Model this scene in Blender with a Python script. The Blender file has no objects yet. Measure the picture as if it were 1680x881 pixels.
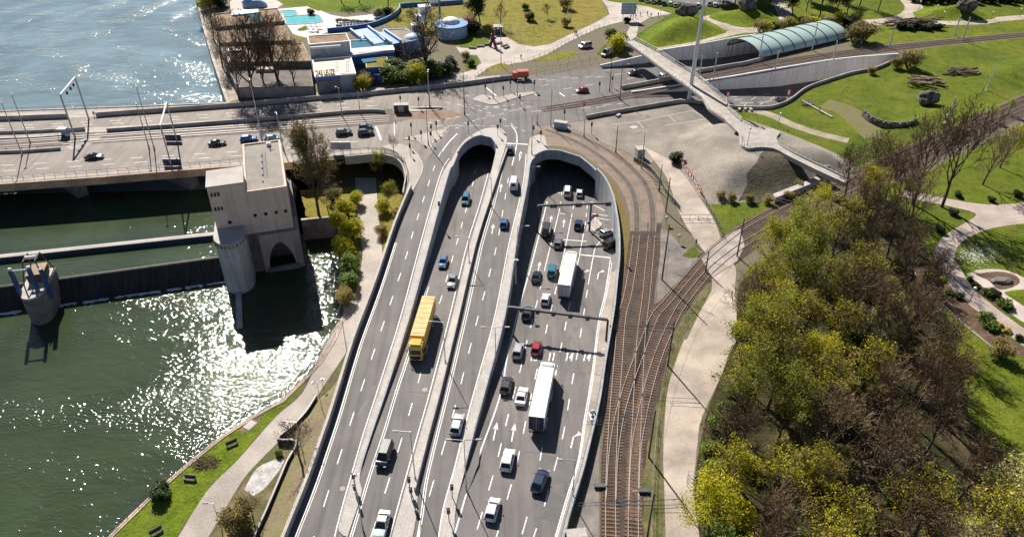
import bpy, bmesh, math, random
from mathutils import Vector, Matrix, noise
from mathutils.geometry import delaunay_2d_cdt
R = math.radians
rnd = random.Random(7)
scene = bpy.context.scene
col = scene.collection
# ---------------------------------------------------------------- camera geometry (photo pixels -> points on the ground)
CH, FL, TH = 93.0, 1270.0, R(35)
CT, ST = math.cos(TH), math.sin(TH)
CR = {'C1': (0, 0, .3406), 'C2': (320, 0, .3406), 'C3': (700, 0, .3406), 'C4': (1000, 0, .3406), 'C5': (1300, 0, .3405),
      'C6': (0, 200, .4086), 'C7': (300, 200, .4086), 'C8': (640, 200, .4086), 'D1': (960, 200, .4086), 'D2': (1260, 200, .4086),
      'D3': (0, 520, .4098), 'D4': (280, 520, .4098), 'D5': (460, 520, .4098), 'D6': (740, 520, .4098), 'D7': (920, 520, .4098),
      'D8': (1260, 520, .4098), 'E1': (330, 0, .193), 'E2': (500, 0, .193), 'E3': (640, 0, .193), 'E4': (520, 110, .193),
      'E5': (700, 110, .193), 'E6': (860, 60, .193), 'E7': (1000, 180, .193), 'E8': (1040, 330, .193), 'F1': (330, 210, .193),
      'F2': (330, 350, .193), 'F3': (0, 390, .193), 'F4': (860, 280, .1646), 'F5': (820, 420, .1816), 'F6': (800, 560, .193),
      'F7': (1480, 380, .2043), 'F8': (0, 130, .193), 'G1': (1000, 0, .193), 'G2': (1160, 0, .193), 'G3': (1320, 0, .193),
      'G4': (1480, 0, .193), 'G5': (1130, 150, .193), 'G6': (780, 0, .193), 'G7': (500, 780, .15476), 'G8': (180, 110, .193)}
def K(c, *pts):
    ox, oy, s = CR[c]
    return [(ox + s * x, oy + s * y) for x, y in pts]
def P(p, z=0.0):
    """photo pixel -> world point on the surface z (a number or a function of x, y)"""
    x = (p[0] - 840) / FL; v = (p[1] - 440.5) / FL
    dy = CT - v * ST; dz = -(ST + v * CT)
    f = z if callable(z) else None
    zz = 0.0 if f else z
    for _ in range(14 if f else 1):
        t = (zz - CH) / dz
        q = (x * t, dy * t)
        if f: zz = .5 * zz + .5 * f(*q)
    if f: zz = f(*q)
    return Vector((q[0], q[1], zz))
def PP(pts, z=0.0): return [P(p, z) for p in pts]
def top_z(base, py):
    """height of a vertical thing standing at base whose top shows at photo row py"""
    v = (py - 440.5) / FL
    return CH - base.y * (ST + v * CT) / (CT - v * ST)
def smooth(pts, n=4, closed=False):
    out = []; N = len(pts)
    V = [Vector(p) for p in pts]
    for i in range(N if closed else N - 1):
        g = (lambda k: V[k % N]) if closed else (lambda k: V[max(0, min(N - 1, k))])
        a, b, c, d = g(i - 1), g(i), g(i + 1), g(i + 2)
        for j in range(n):
            t = j / n
            out.append(.5 * ((2 * b) + (c - a) * t + (2 * a - 5 * b + 4 * c - d) * t * t + (3 * b - a - 3 * c + d) * t ** 3))
    if not closed: out.append(V[-1])
    return out
def inside(p, poly):
    x, y = p[0], p[1]; c = False; j = len(poly) - 1
    for i in range(len(poly)):
        a, b = poly[i], poly[j]
        if (a[1] > y) != (b[1] > y) and x < (b[0] - a[0]) * (y - a[1]) / (b[1] - a[1]) + a[0]: c = not c
        j = i
    return c
def dseg(p, poly):
    best = 1e9; N = len(poly)
    for i in range(N):
        ax, ay = poly[i][0], poly[i][1]; bx, by = poly[(i + 1) % N][0], poly[(i + 1) % N][1]
        dx, dy = bx - ax, by - ay; L = dx * dx + dy * dy or 1e-9
        t = max(0, min(1, ((p[0] - ax) * dx + (p[1] - ay) * dy) / L))
        best = min(best, math.hypot(p[0] - ax - t * dx, p[1] - ay - t * dy))
    return best
def resample(pts, step):
    out = [Vector(pts[0])]; acc = 0
    for a, b in zip(pts, pts[1:]):
        a, b = Vector(a), Vector(b); L = (b - a).length
        if L < 1e-6: continue
        d = step - acc
        while d <= L:
            out.append(a.lerp(b, d / L)); d += step
        acc = L - (d - step)
    return out
def offset(pts, d, closed=False):
    """shift a polyline sideways (positive = to its left)"""
    out = []; N = len(pts)
    for i in range(N):
        a = Vector(pts[(i - 1) % N] if closed else pts[max(0, i - 1)]); b = Vector(pts[(i + 1) % N] if closed else pts[min(N - 1, i + 1)])
        t = (b - a); t.z = 0
        if t.length < 1e-6: t = Vector((0, 1, 0))
        t.normalize()
        p = Vector(pts[i]); out.append(p + Vector((-t.y, t.x, 0)) * d)
    return out
# ---------------------------------------------------------------- mesh building
class MB:
    def __init__(s): s.v = []; s.f = []; s.m = []
    def add(s, vs, fs, mi=0):
        o = len(s.v); s.v += [tuple(v) for v in vs]
        for f in fs: s.f.append([o + i for i in f]); s.m.append(mi)
        return s
    def poly(s, vs, mi=0): return s.add(vs, [list(range(len(vs)))], mi)
    def box(s, c, d, rz=0, mi=0, tx=1, ty=1, rx=0):
        x, y, z = d[0] / 2, d[1] / 2, d[2] / 2
        vs = [(-x, -y, -z), (x, -y, -z), (x, y, -z), (-x, y, -z), (-x * tx, -y * ty, z), (x * tx, -y * ty, z), (x * tx, y * ty, z), (-x * tx, y * ty, z)]
        M_ = Matrix.Translation(c) @ Matrix.Rotation(rz, 4, 'Z') @ Matrix.Rotation(rx, 4, 'X')
        return s.add([M_ @ Vector(v) for v in vs], [(3, 2, 1, 0), (4, 5, 6, 7), (0, 1, 5, 4), (1, 2, 6, 5), (2, 3, 7, 6), (3, 0, 4, 7)], mi)
    def prism(s, pts, z0, z1, mi=0, cap=None):
        n = len(pts); a = [(p[0], p[1], z0 if not callable(z0) else z0(p[0], p[1])) for p in pts]; b = [(p[0], p[1], z1 if not callable(z1) else z1(p[0], p[1])) for p in pts]
        s.add(a + b, [[i, (i + 1) % n, n + (i + 1) % n, n + i] for i in range(n)], mi)
        s.poly(b, mi if cap is None else cap); s.poly(a[::-1], mi)
        return s
    def tube(s, pts, r, n=6, mi=0, cap=True):
        pts = [Vector(p) for p in pts]; rs = r if isinstance(r, (list, tuple)) else [r] * len(pts)
        o = len(s.v); ref = None
        for i, p in enumerate(pts):
            t = (pts[min(i + 1, len(pts) - 1)] - pts[max(i - 1, 0)])
            if t.length < 1e-9: t = Vector((0, 0, 1))
            t.normalize()
            if ref is None or abs(ref.dot(t)) > .95: ref = Vector((1, 0, 0)) if abs(t.x) < .8 else Vector((0, 1, 0))
            u = t.cross(ref).normalized(); w = t.cross(u)
            for k in range(n):
                a = 2 * math.pi * k / n
                s.v.append(tuple(p + (u * math.cos(a) + w * math.sin(a)) * rs[i]))
        for i in range(len(pts) - 1):
            for k in range(n):
                s.f.append([o + i * n + k, o + i * n + (k + 1) % n, o + (i + 1) * n + (k + 1) % n, o + (i + 1) * n + k]); s.m.append(mi)
        if cap:
            s.f.append([o + k for k in range(n)][::-1]); s.m.append(mi)
            e = o + (len(pts) - 1) * n; s.f.append([e + k for k in range(n)]); s.m.append(mi)
        return s
    def loft(s, rings, mi=0, cap=True, closed=True):
        n = len(rings[0]); o = len(s.v)
        for r in rings: s.v += [tuple(p) for p in r]
        for i in range(len(rings) - 1):
            for k in range(n if closed else n - 1):
                s.f.append([o + i * n + k, o + i * n + (k + 1) % n, o + (i + 1) * n + (k + 1) % n, o + (i + 1) * n + k]); s.m.append(mi)
        if cap:
            s.f.append([o + k for k in range(n)][::-1]); s.m.append(mi)
            e = o + (len(rings) - 1) * n; s.f.append([e + k for k in range(n)]); s.m.append(mi)
        return s
    def ball(s, c, r, n=8, m=5, mi=0, sq=(1, 1, 1)):
        rings = []
        for i in range(m + 1):
            a = math.pi * (i + .02) / (m + .04)
            rings.append([(c[0] + r * sq[0] * math.sin(a) * math.cos(2 * math.pi * k / n), c[1] + r * sq[1] * math.sin(a) * math.sin(2 * math.pi * k / n), c[2] - r * sq[2] * math.cos(a)) for k in range(n)])
        return s.loft(rings, mi)
    def strip(s, pts, o0, o1, zb, zt, mi=0, cap_mi=None):
        """a solid band along a polyline between the side offsets o0 and o1 and the heights zb and zt (numbers or functions)"""
        A, B = offset(pts, o0), offset(pts, o1)
        g = lambda z, p: z(p.x, p.y) if callable(z) else z
        rings = [[(a.x, a.y, g(zb, a)), (b.x, b.y, g(zb, b)), (b.x, b.y, g(zt, b)), (a.x, a.y, g(zt, a))] for a, b in zip(A, B)]
        return s.loft(rings, mi)
    def ribbon(s, pts, o0, o1, z, mi=0):
        A, B = offset(pts, o0), offset(pts, o1)
        g = (lambda p: z(p.x, p.y)) if callable(z) else (lambda p: p.z + z)
        o = len(s.v)
        for a, b in zip(A, B): s.v += [(a.x, a.y, g(a)), (b.x, b.y, g(b))]
        for i in range(len(A) - 1): s.f.append([o + 2 * i, o + 2 * i + 1, o + 2 * i + 3, o + 2 * i + 2]); s.m.append(mi)
        return s
    def build(s, name, mats, parent=None, shade=False, recalc=True):
        me = bpy.data.meshes.new(name)
        me.from_pydata(s.v, [], s.f)
        if not isinstance(mats, (list, tuple)): mats = [mats]
        for m in mats: me.materials.append(m)
        me.polygons.foreach_set('material_index', s.m)
        if recalc:
            bm = bmesh.new(); bm.from_mesh(me); bmesh.ops.recalc_face_normals(bm, faces=bm.faces); bm.to_mesh(me); bm.free()
        if shade: me.polygons.foreach_set('use_smooth', [True] * len(me.polygons))
        me.update()
        o = bpy.data.objects.new(name, me); col.objects.link(o)
        if parent: o.parent = parent
        return o
def tag(o, label=None, cat=None, group=None, kind=None):
    for k, v in (('label', label), ('category', cat), ('group', group), ('kind', kind)):
        if v: o[k] = v
    return o
def thing(name, label, cat, loc=(0, 0, 0), rz=0, group=None):
    o = bpy.data.objects.new(name, None); col.objects.link(o)
    o.location = loc; o.rotation_euler = (0, 0, rz); o.empty_display_size = .3
    return tag(o, label, cat, group)
def copy_tree(o, parent=None):
    c = o.copy(); col.objects.link(c)
    if parent: c.parent = parent
    for ch in list(o.children): copy_tree(ch, c)
    return c
def put(proto, used, loc, rz=0, label=None, group=None, s=1):
    """place a copy of a prototype; the first call uses the prototype itself"""
    o = proto if id(proto) not in used else copy_tree(proto)
    used.add(id(proto))
    o.location = loc; o.rotation_euler = (0, 0, rz); o.scale = (s, s, s) if not isinstance(s, tuple) else s
    if label: o['label'] = label
    if group: o['group'] = group
    elif 'group' in o: del o['group']
    return o
USED = set()
def sheet(name, outer, z, m, holes=(), kind='structure', step=None, label=None, cat=None, zoff=0.0):
    """a flat (or gently shaped) sheet inside an outline, with holes cut out"""
    if not step and m.name.split('_')[-1] == 'turf':              # ragged grass borders
        rj = random.Random(len(outer)); o2 = [Vector((p[0], p[1], 0)) for p in outer]; o2 = resample(o2 + o2[:1], 1.3)[:-1]
        if 8 < len(o2) < 900: outer = [p + Vector((rj.uniform(-.28, .28), rj.uniform(-.28, .28), 0)) for p in o2]
    loops = [[Vector((p[0], p[1])) for p in outer]] + [[Vector((p[0], p[1])) for p in h] for h in holes]
    vs, fs_e = [], []
    for L in loops:
        o = len(vs); vs += L; fs_e += [(o + i, o + (i + 1) % len(L)) for i in range(len(L))]
    if step:
        xs = [p.x for p in loops[0]]; ys = [p.y for p in loops[0]]
        x = min(xs) + step / 2
        while x < max(xs):
            y = min(ys) + step / 2
            while y < max(ys):
                if inside((x, y), loops[0]) and dseg((x, y), loops[0]) > step * .3: vs.append(Vector((x, y)))
                y += step
            x += step
    V, E, F_, *_ = delaunay_2d_cdt(vs, fs_e, [], 0, 1e-4)
    mb = MB()
    g = (lambda p: z(p.x, p.y) + zoff) if callable(z) else (lambda p: z + zoff)
    mb.v = [(p.x, p.y, g(p)) for p in V]
    for f in F_:
        c = sum((V[i] for i in f), Vector((0, 0))) / len(f)
        if inside(c, loops[0]) and not any(inside(c, h) for h in loops[1:]):
            a = (V[f[1]] - V[f[0]]).cross(V[f[2]] - V[f[0]])
            mb.f.append(list(f) if a > 0 else list(f)[::-1]); mb.m.append(0)
    o = mb.build(name, m, recalc=False, shade=bool(step))
    return tag(o, label, cat, None, kind)
# ---------------------------------------------------------------- materials
def nt(name):
    m = bpy.data.materials.new(name); m.use_nodes = True
    n = m.node_tree.nodes; l = m.node_tree.links
    return m, n, l, n['Principled BSDF']
def ramp(n, l, src, stops):
    r = n.new('ShaderNodeValToRGB'); e = r.color_ramp.elements
    while len(e) < len(stops): e.new(.5)
    for k, (p, c) in zip(e, stops): k.position = p; k.color = (*c, 1) if len(c) == 3 else c
    l.new(src, r.inputs[0]); return r.outputs[0]
def nz(n, l, scale, detail=4, rough=.6, dist=0, vec=None, coord='Object'):
    t = n.new('ShaderNodeTexNoise'); t.inputs['Scale'].default_value = scale; t.inputs['Detail'].default_value = detail
    t.inputs['Roughness'].default_value = rough; t.inputs['Distortion'].default_value = dist
    if vec is None:
        c = n.new('ShaderNodeTexCoord'); vec = c.outputs[coord]
    l.new(vec, t.inputs['Vector']); return t.outputs['Fac']
def mixc(n, l, a, b, fac, mode='MIX'):
    x = n.new('ShaderNodeMix'); x.data_type = 'RGBA'; x.blend_type = mode
    for s, i in ((a, 6), (b, 7)):
        if isinstance(s, tuple): x.inputs[i].default_value = (*s, 1)
        else: l.new(s, x.inputs[i])
    if isinstance(fac, (int, float)): x.inputs[0].default_value = fac
    else: l.new(fac, x.inputs[0])
    return x.outputs[2]
def dim(c, k): return tuple(min(1, x * k) for x in c)
def M(name, c, rough=.8, var=.25, scale=.35, c2=None, fine=0, bump=0, bscale=8, spec=.4, metal=0, lo=.35, hi=.65, detail=5, coat=0):
    """a plain surface with cloudy variation, optional fine grain and bump"""
    m, n, l, b = nt(name)
    f = nz(n, l, scale, detail)
    cc = ramp(n, l, f, [(lo, dim(c, 1 - var)), (hi, c2 if c2 else dim(c, 1 + var))])
    if fine:
        g = nz(n, l, fine, 3, .7)
        cc = mixc(n, l, cc, ramp(n, l, g, [(.3, (.62,) * 3), (.7, (1.3,) * 3)]), .8, 'MULTIPLY')
    l.new(cc, b.inputs['Base Color'])
    b.inputs['Roughness'].default_value = rough; b.inputs['Metallic'].default_value = metal
    b.inputs['Specular IOR Level'].default_value = spec; b.inputs['Coat Weight'].default_value = coat
    if bump:
        bn = n.new('ShaderNodeBump'); bn.inputs['Strength'].default_value = 1; bn.inputs['Distance'].default_value = bump
        l.new(nz(n, l, bscale, 4, .7), bn.inputs['Height']); l.new(bn.outputs[0], b.inputs['Normal'])
    return m
def plain(name, c, rough=.5, metal=0, spec=.5, coat=0):
    """paint, metal or plastic with faint dirt"""
    m, n, l, b = nt(name)
    f = nz(n, l, 1.7, 4)
    l.new(ramp(n, l, f, [(.3, dim(c, .86)), (.7, dim(c, 1.06))]), b.inputs['Base Color'])
    b.inputs['Roughness'].default_value = rough; b.inputs['Metallic'].default_value = metal
    b.inputs['Specular IOR Level'].default_value = spec; b.inputs['Coat Weight'].default_value = coat; b.inputs['Coat Roughness'].default_value = .08
    return m
def leafmat(name, stops, trans=.35):
    m, n, l, b = nt(name)
    g = n.new('ShaderNodeNewGeometry'); oi = n.new('ShaderNodeObjectInfo')
    cc = ramp(n, l, g.outputs['Random Per Island'], stops)
    hs = n.new('ShaderNodeHueSaturation')
    mr = n.new('ShaderNodeMapRange'); mr.inputs[3].default_value = .85; mr.inputs[4].default_value = 1.4
    l.new(oi.outputs['Random'], mr.inputs[0]); l.new(mr.outputs[0], hs.inputs['Value']); l.new(cc, hs.inputs['Color'])
    l.new(hs.outputs[0], b.inputs['Base Color']); b.inputs['Roughness'].default_value = .6; b.inputs['Specular IOR Level'].default_value = .25
    t = n.new('ShaderNodeBsdfTranslucent'); l.new(hs.outputs[0], t.inputs[0])
    x = n.new('ShaderNodeMixShader'); x.inputs[0].default_value = trans
    l.new(b.outputs[0], x.inputs[1]); l.new(t.outputs[0], x.inputs[2]); l.new(x.outputs[0], n['Material Output'].inputs[0])
    return m
def asphalt(name, c, rot, spec=.2):
    # cloudy wear, long tyre-darkened streaks along the lanes, sealed cracks and oil spots
    m, n, l, b = nt(name)
    tc = n.new('ShaderNodeTexCoord'); v = tc.outputs['Object']
    cc = ramp(n, l, nz(n, l, .1, 5), [(.35, dim(c, .86)), (.65, dim(c, 1.14))])
    mp = n.new('ShaderNodeMapping'); mp.inputs['Rotation'].default_value = (0, 0, rot); mp.inputs['Scale'].default_value = (1, .035, 1); l.new(v, mp.inputs[0])
    cc = mixc(n, l, cc, ramp(n, l, nz(n, l, .75, 4, .6, 0, mp.outputs[0]), [(.34, (.66,) * 3), (.5, (1,) * 3), (.68, (1.16,) * 3)]), .75, 'MULTIPLY')
    cc = mixc(n, l, cc, ramp(n, l, nz(n, l, .55, 6, .75), [(.28, (.55,) * 3), (.38, (1,) * 3)]), .6, 'MULTIPLY')
    cc = mixc(n, l, cc, ramp(n, l, nz(n, l, 9, 3, .7), [(.3, (.7,) * 3), (.7, (1.24,) * 3)]), .8, 'MULTIPLY')
    l.new(cc, b.inputs['Base Color']); b.inputs['Roughness'].default_value = .75; b.inputs['Specular IOR Level'].default_value = spec
    return m
ASPH = asphalt('asphalt', (.152, .137, .129), R(14))
ASPH2 = M('worn_asphalt', (.15, .135, .125), .7, .25, .1, fine=6, bump=.004, bscale=25, spec=.3)
BRASPH = asphalt('bridge_asphalt', (.215, .183, .155), R(94), .25)
PATCH = M('dark_patch', (.1, .095, .092), .7, .15, .3, fine=9)
CONC = M('concrete', (.4, .36, .325), .85, .22, .25, fine=4, bump=.01, bscale=6)
CONCL = M('pale_concrete', (.42, .385, .35), .85, .12, .3, fine=5, bump=.006, bscale=6)
def streaked(name, c, k=.3, rough=.85):
    # rendered or cast walls with rain streaks and faint lift lines
    m, n, l, b = nt(name)
    tc = n.new('ShaderNodeTexCoord'); mp = n.new('ShaderNodeMapping'); mp.inputs['Scale'].default_value = (1, 1, .07); l.new(tc.outputs['Object'], mp.inputs[0])
    cc = ramp(n, l, nz(n, l, .25, 5), [(.35, dim(c, .92)), (.65, dim(c, 1.06))])
    cc = mixc(n, l, cc, ramp(n, l, nz(n, l, 1.3, 5, .7, 0, mp.outputs[0]), [(.36, (1 - k, 1 - k, 1 - k * .9)), (.56, (1,) * 3)]), 1, 'MULTIPLY')
    wv = n.new('ShaderNodeTexWave'); wv.bands_direction = 'Z'; wv.inputs['Scale'].default_value = .16; l.new(tc.outputs['Object'], wv.inputs['Vector'])
    cc = mixc(n, l, cc, ramp(n, l, wv.outputs['Fac'], [(0, (.8,) * 3), (.03, (1,) * 3)]), .6, 'MULTIPLY')
    l.new(cc, b.inputs['Base Color']); b.inputs['Roughness'].default_value = rough; b.inputs['Specular IOR Level'].default_value = .3
    return m
CONCD = M('dark_concrete', (.2, .18, .165), .9, .3, .3, fine=3, bump=.02, bscale=3)
WALLW = streaked('retaining_concrete', (.5, .49, .47), .3)
PAVE = M('paving', (.36, .32, .28), .85, .15, .2, fine=5, bump=.006, bscale=5)
PATHM = M('path_gravel', (.39, .325, .265), .9, .3, .12, fine=5, bump=.015, bscale=9)
PATHG = M('service_road', (.37, .325, .28), .85, .2, .12, fine=4, bump=.006, bscale=9)
SOIL = M('soil', (.17, .12, .08), .95, .4, .2, fine=2.5, bump=.06, bscale=2.5)
DIRT = M('dry_dirt', (.3, .22, .145), .95, .35, .22, c2=(.16, .15, .06), fine=2.5, bump=.06, bscale=2.5)
GRAVEL = M('grey_gravel', (.235, .205, .172), .95, .32, .09, fine=2.4, bump=.1, bscale=2.2, detail=8)
BALLAST = M('ballast', (.066, .046, .034), .95, .35, .3, fine=7, bump=.05, bscale=6)
STONES = M('stone_chips', (.2, .175, .155), .95, .3, .3, fine=5, bump=.06, bscale=5)
TRAMD = M('dark_track_paving', (.105, .07, .048), .85, .3, .4, fine=4)
TRAM = M('tram_paving', (.2, .142, .1), .8, .25, .25, fine=4)
def turf(name, a, b_, worn, amt):
    # mown turf: broad colour drift, weedy and worn patches, tufts
    m, n, l, b = nt(name)
    cc = ramp(n, l, nz(n, l, .045, 6, .65, .6), [(.32, a), (.68, b_)])
    cc = mixc(n, l, cc, ramp(n, l, nz(n, l, .33, 8, .7, .4), [(.3, (.5,) * 3), (.5, (1,) * 3), (.72, (1.25,) * 3)]), .8, 'MULTIPLY')
    cc = mixc(n, l, cc, worn, ramp(n, l, nz(n, l, .085, 7, .72, 1), [(.56, (0,) * 3), (.74, (amt,) * 3)]))
    cc = mixc(n, l, cc, ramp(n, l, nz(n, l, 1.7, 4, .75), [(.3, (.55,) * 3), (.7, (1.35,) * 3)]), .8, 'MULTIPLY')
    l.new(cc, b.inputs['Base Color']); b.inputs['Roughness'].default_value = .95; b.inputs['Specular IOR Level'].default_value = .1
    bn = n.new('ShaderNodeBump'); bn.inputs['Distance'].default_value = .3; l.new(nz(n, l, 1.8, 5, .7), bn.inputs['Height']); l.new(bn.outputs[0], b.inputs['Normal'])
    return m
GRASS = turf('grass_turf', (.07, .105, .01), (.15, .175, .016), (.19, .165, .055), .75)
GRASSB = turf('bright_turf', (.095, .15, .012), (.165, .2, .016), (.17, .16, .05), .5)
GRASSY = turf('dry_turf', (.24, .19, .045), (.19, .19, .03), (.3, .23, .09), .7)
WOODF = M('woodland_floor', (.045, .05, .013), .95, .5, .16, c2=(.075, .058, .03), fine=1.4, bump=.25, bscale=1.5, spec=.15)  # tone lowered to paint in the shade between the trees
MULCH = M('flower_bed_soil', (.11, .065, .04), .95, .4, .5, fine=4, bump=.06, bscale=4)
WHITE = M('white_marking', (.74, .73, .7), .6, .14, 1.2, fine=6)
STEEL = plain('galvanised_steel', (.42, .43, .44), .45, .75)
DSTEEL = plain('dark_steel_and_wall_shade', (.07, .07, .075), .5, .4)
RAILM = plain('rail_steel', (.3, .27, .25), .5, .2, .3)
RUST = plain('rusty_steel', (.14, .07, .045), .8, .1)
TIE = M('sleeper_wood', (.155, .094, .058), .9, .35, 1.2, fine=8)
BLACK = plain('black_plastic', (.015, .015, .017), .5)
WPAINT = plain('white_paint', (.8, .8, .78), .45)
REDP = plain('red_paint', (.55, .03, .03), .45)
BLUEP = plain('blue_paint', (.05, .17, .42), .5)
LBLUE = plain('pale_blue_paint', (.3, .45, .65), .5)
YELP = plain('yellow_paint', (.75, .5, .03), .4)
GLASS = plain('dark_glass', (.012, .015, .018), .06, 0, .7)
TYRE = plain('tyre_rubber', (.018, .018, .018), .85)
RIM = plain('wheel_rim', (.45, .45, .47), .3, .8)
HEADL = plain('headlight_glass', (.75, .77, .8), .12)
TAILL = plain('tail_light_red', (.5, .015, .012), .2)
EDGEC = streaked('cream_render', (.74, .57, .46), .22)
ROOFF = M('grey_roofing', (.25, .222, .19), .85, .15, .3, fine=3)
ROOFB = M('brown_roofing', (.23, .15, .085), .9, .28, .4, fine=3)
BARK = M('bark', (.085, .062, .046), .9, .35, 1.5, fine=9)
TWIG = M('twigs', (.17, .118, .08), .9, .3, .6)
# ---------------------------------------------------------------- camera, sun, sky
cam = bpy.data.objects.new('camera', bpy.data.cameras.new('camera')); col.objects.link(cam)
cam.location = (0, 0, CH); cam.rotation_euler = (R(55), 0, 0)
cam.data.sensor_width = 36; cam.data.lens = 36 * FL / 1680; cam.data.clip_end = 3000; cam.data.clip_start = 1
scene.camera = cam
SUN_AZ, SUN_EL = 23, 40                     # degrees left of straight ahead; above the horizon
sl = bpy.data.lights.new('sun', 'SUN'); sl.energy = 5.0; sl.angle = R(.5); sl.color = (1, .94, .86)
so = bpy.data.objects.new('sun', sl); col.objects.link(so)
so.rotation_euler = (R(90 - SUN_EL), 0, R(180 + SUN_AZ)); so.location = (-60, 150, 160)
w = bpy.data.worlds.new('World'); scene.world = w; w.use_nodes = True
wn, wl = w.node_tree.nodes, w.node_tree.links
sky = wn.new('ShaderNodeTexSky'); sky.sky_type = 'NISHITA'; sky.sun_disc = False
sky.sun_elevation = R(SUN_EL); sky.sun_rotation = R(-SUN_AZ); sky.dust_density = .25; sky.ozone_density = 1.6; sky.air_density = .7
wl.new(sky.outputs[0], wn['Background'].inputs[0]); wn['Background'].inputs[1].default_value = .05
scene.view_settings.view_transform = 'Standard'; scene.view_settings.look = 'None'
scene.view_settings.exposure = .8; scene.view_settings.gamma = 1
scene.render.engine = 'CYCLES'; scene.cycles.max_bounces = 6; scene.cycles.diffuse_bounces = 2; scene.cycles.glossy_bounces = 3
scene.cycles.transmission_bounces = 3; scene.cycles.transparent_max_bounces = 4; scene.cycles.use_denoising = True
scene.cycles.sample_clamp_indirect = 4
# ---------------------------------------------------------------- levels
WUP, WDN, ZLOW = -7.5, -12.0, -6.3
def cl(x, a, b): return max(a, min(b, x))
def z2(x, y): return -7.5 * cl((y - 80) / 118, 0, 1.3) ** 1.6
def z4(x, y): return -cl((y - 75) * .07, 0, 6.9)
def z5(x, y): return -cl((x - 37) * .115, 0, 6.4)
def z6(x, y): return -cl((x - 27) * .13, 0, 6.5)
# ---------------------------------------------------------------- outlines
h2L = PP([(556, 930), (571.5, 875), (590.6, 818), (593.4, 801), (590.6, 777), (611.7, 708.4), (635, 640), (673.4, 517.7), (705.4, 400), (722.5, 336), (738, 281.7)], .2) + PP([(744, 268), (752, 249), (761.8, 235.5), (777.2, 225), (792.7, 221)], .9)
h2R = PP([(805.2, 225.8), (812.5, 235.5)], .9) + PP([(813, 250), (805, 284), (791, 335), (771, 400), (742.3, 517.7), (710, 640), (690.5, 708.4), (671.4, 777), (656.3, 831.6), (642.6, 881), (629, 930)], .14)
H2 = [Vector((p.x, p.y, 0)) for p in smooth(h2L, 3)[:-1]] + [Vector((p.x, p.y, 0)) for p in smooth(h2R, 3)]
h4L = PP([(731, 925), (744, 881), (748, 829), (761, 777), (778.7, 708), (797, 640), (829.4, 517.7), (847.7, 400), (856.5, 350), (866, 302)], .2) + PP([(870, 268), (876, 257), (886, 250), (901.5, 246), (926, 248)], .9)
h4R = PP([(950.5, 257), (971, 273.5), (991.4, 296), (1003.7, 322.6), (1009.8, 351), (1013.9, 384), (1014.2, 424.7), (1010, 465.6), (1005.7, 506), (997.5, 556), (989.5, 602), (981.8, 655), (967.5, 716.7), (953, 774), (932.6, 839.7), (922.4, 878.6), (908, 930)], .9)
H4 = [Vector((p.x, p.y, 0)) for p in smooth(h4L, 3)[:-1]] + [Vector((p.x, p.y, 0)) for p in smooth(h4R, 3)]
S0 = lambda pts, n=3: [Vector((p.x, p.y, 0)) for p in smooth(pts, n)]
# the side road's parapet, and the hole through which one looks down on the river path
wallL = S0(PP([(675, 302), (649, 363.4), (622.8, 441), (603, 495), (580, 555.5), (546.5, 663.5), (525, 726), (503.5, 786.5), (466.6, 876.7), (448, 930)], 1.5))
edgeS = S0(PP([(469.6, 267), (535.4, 259), (578, 255), (612.7, 252), (630, 253), (648, 257.5), (660, 268), (664.5, 280), (666, 292), (662, 315)], .9))
bankE = PP([(494, 362), (553, 356)], ZLOW) + PP([(554, 396), (556, 440), (560, 480), (564, 512), (546, 556), (524, 592), (500, 618), (462, 656), (410, 684), (362, 715), (300, 765), (240, 818), (180, 876.6), (140, 925)], ZLOW)
abut = [P((374.7, 170.3)), P((430, 225)), P((480, 266))]
HN = S0([P((480, 266))] + [Vector(p) for p in edgeS[1:]], 1) + [Vector(p) for p in wallL]      # eastern side of the low river bank
south = Vector((wallL[-1].x, 55, 0))
west_up = PP([(300, -75), (315, -30), (328.7, 20), (334, 42), (340.6, 64.7), (350, 97), (361, 129.4), (374.7, 170.3)])
BIG = 900
LAND = [Vector((west_up[0].x - 5, BIG, 0))] + west_up + abut[1:] + HN[1:] + [Vector((wallL[-1].x, 20, 0)), Vector((260, 20, 0)), Vector((BIG, 20, 0)), Vector((BIG, BIG, 0))]
H5 = S0(PP([(1036, 153.5), (1080, 147), (1200, 128), (1360, 101), (1440, 93.5), (1474, 91)]), 2) + S0(PP([(1466.7, 100), (1436, 114), (1397, 121.6), (1360, 133), (1333, 142), (1315, 151), (1294, 167), (1269, 177), (1246, 179), (1207, 178), (1165, 173), (1119, 168.5), (1060, 178), (1030, 183.5)]), 3)
H6 = S0(PP([(985, 110), (1060, 93), (1077, 86), (1143, 76), (1206, 64), (1235, 60), (1300, 52)]), 2) + S0(PP([(1330, 70), (1243, 101), (1200, 110), (1147, 119), (1123.5, 127), (1060, 139), (1019, 146.5)]), 2)
HOLES = [H2, H4, H5, H6]
GBASE = M('bare_ground', (.2, .165, .12), .95, .3, .06, c2=(.13, .12, .055), fine=1.5, bump=.05, bscale=2)
sheet('ground', LAND, 0, GBASE, HOLES)
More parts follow.
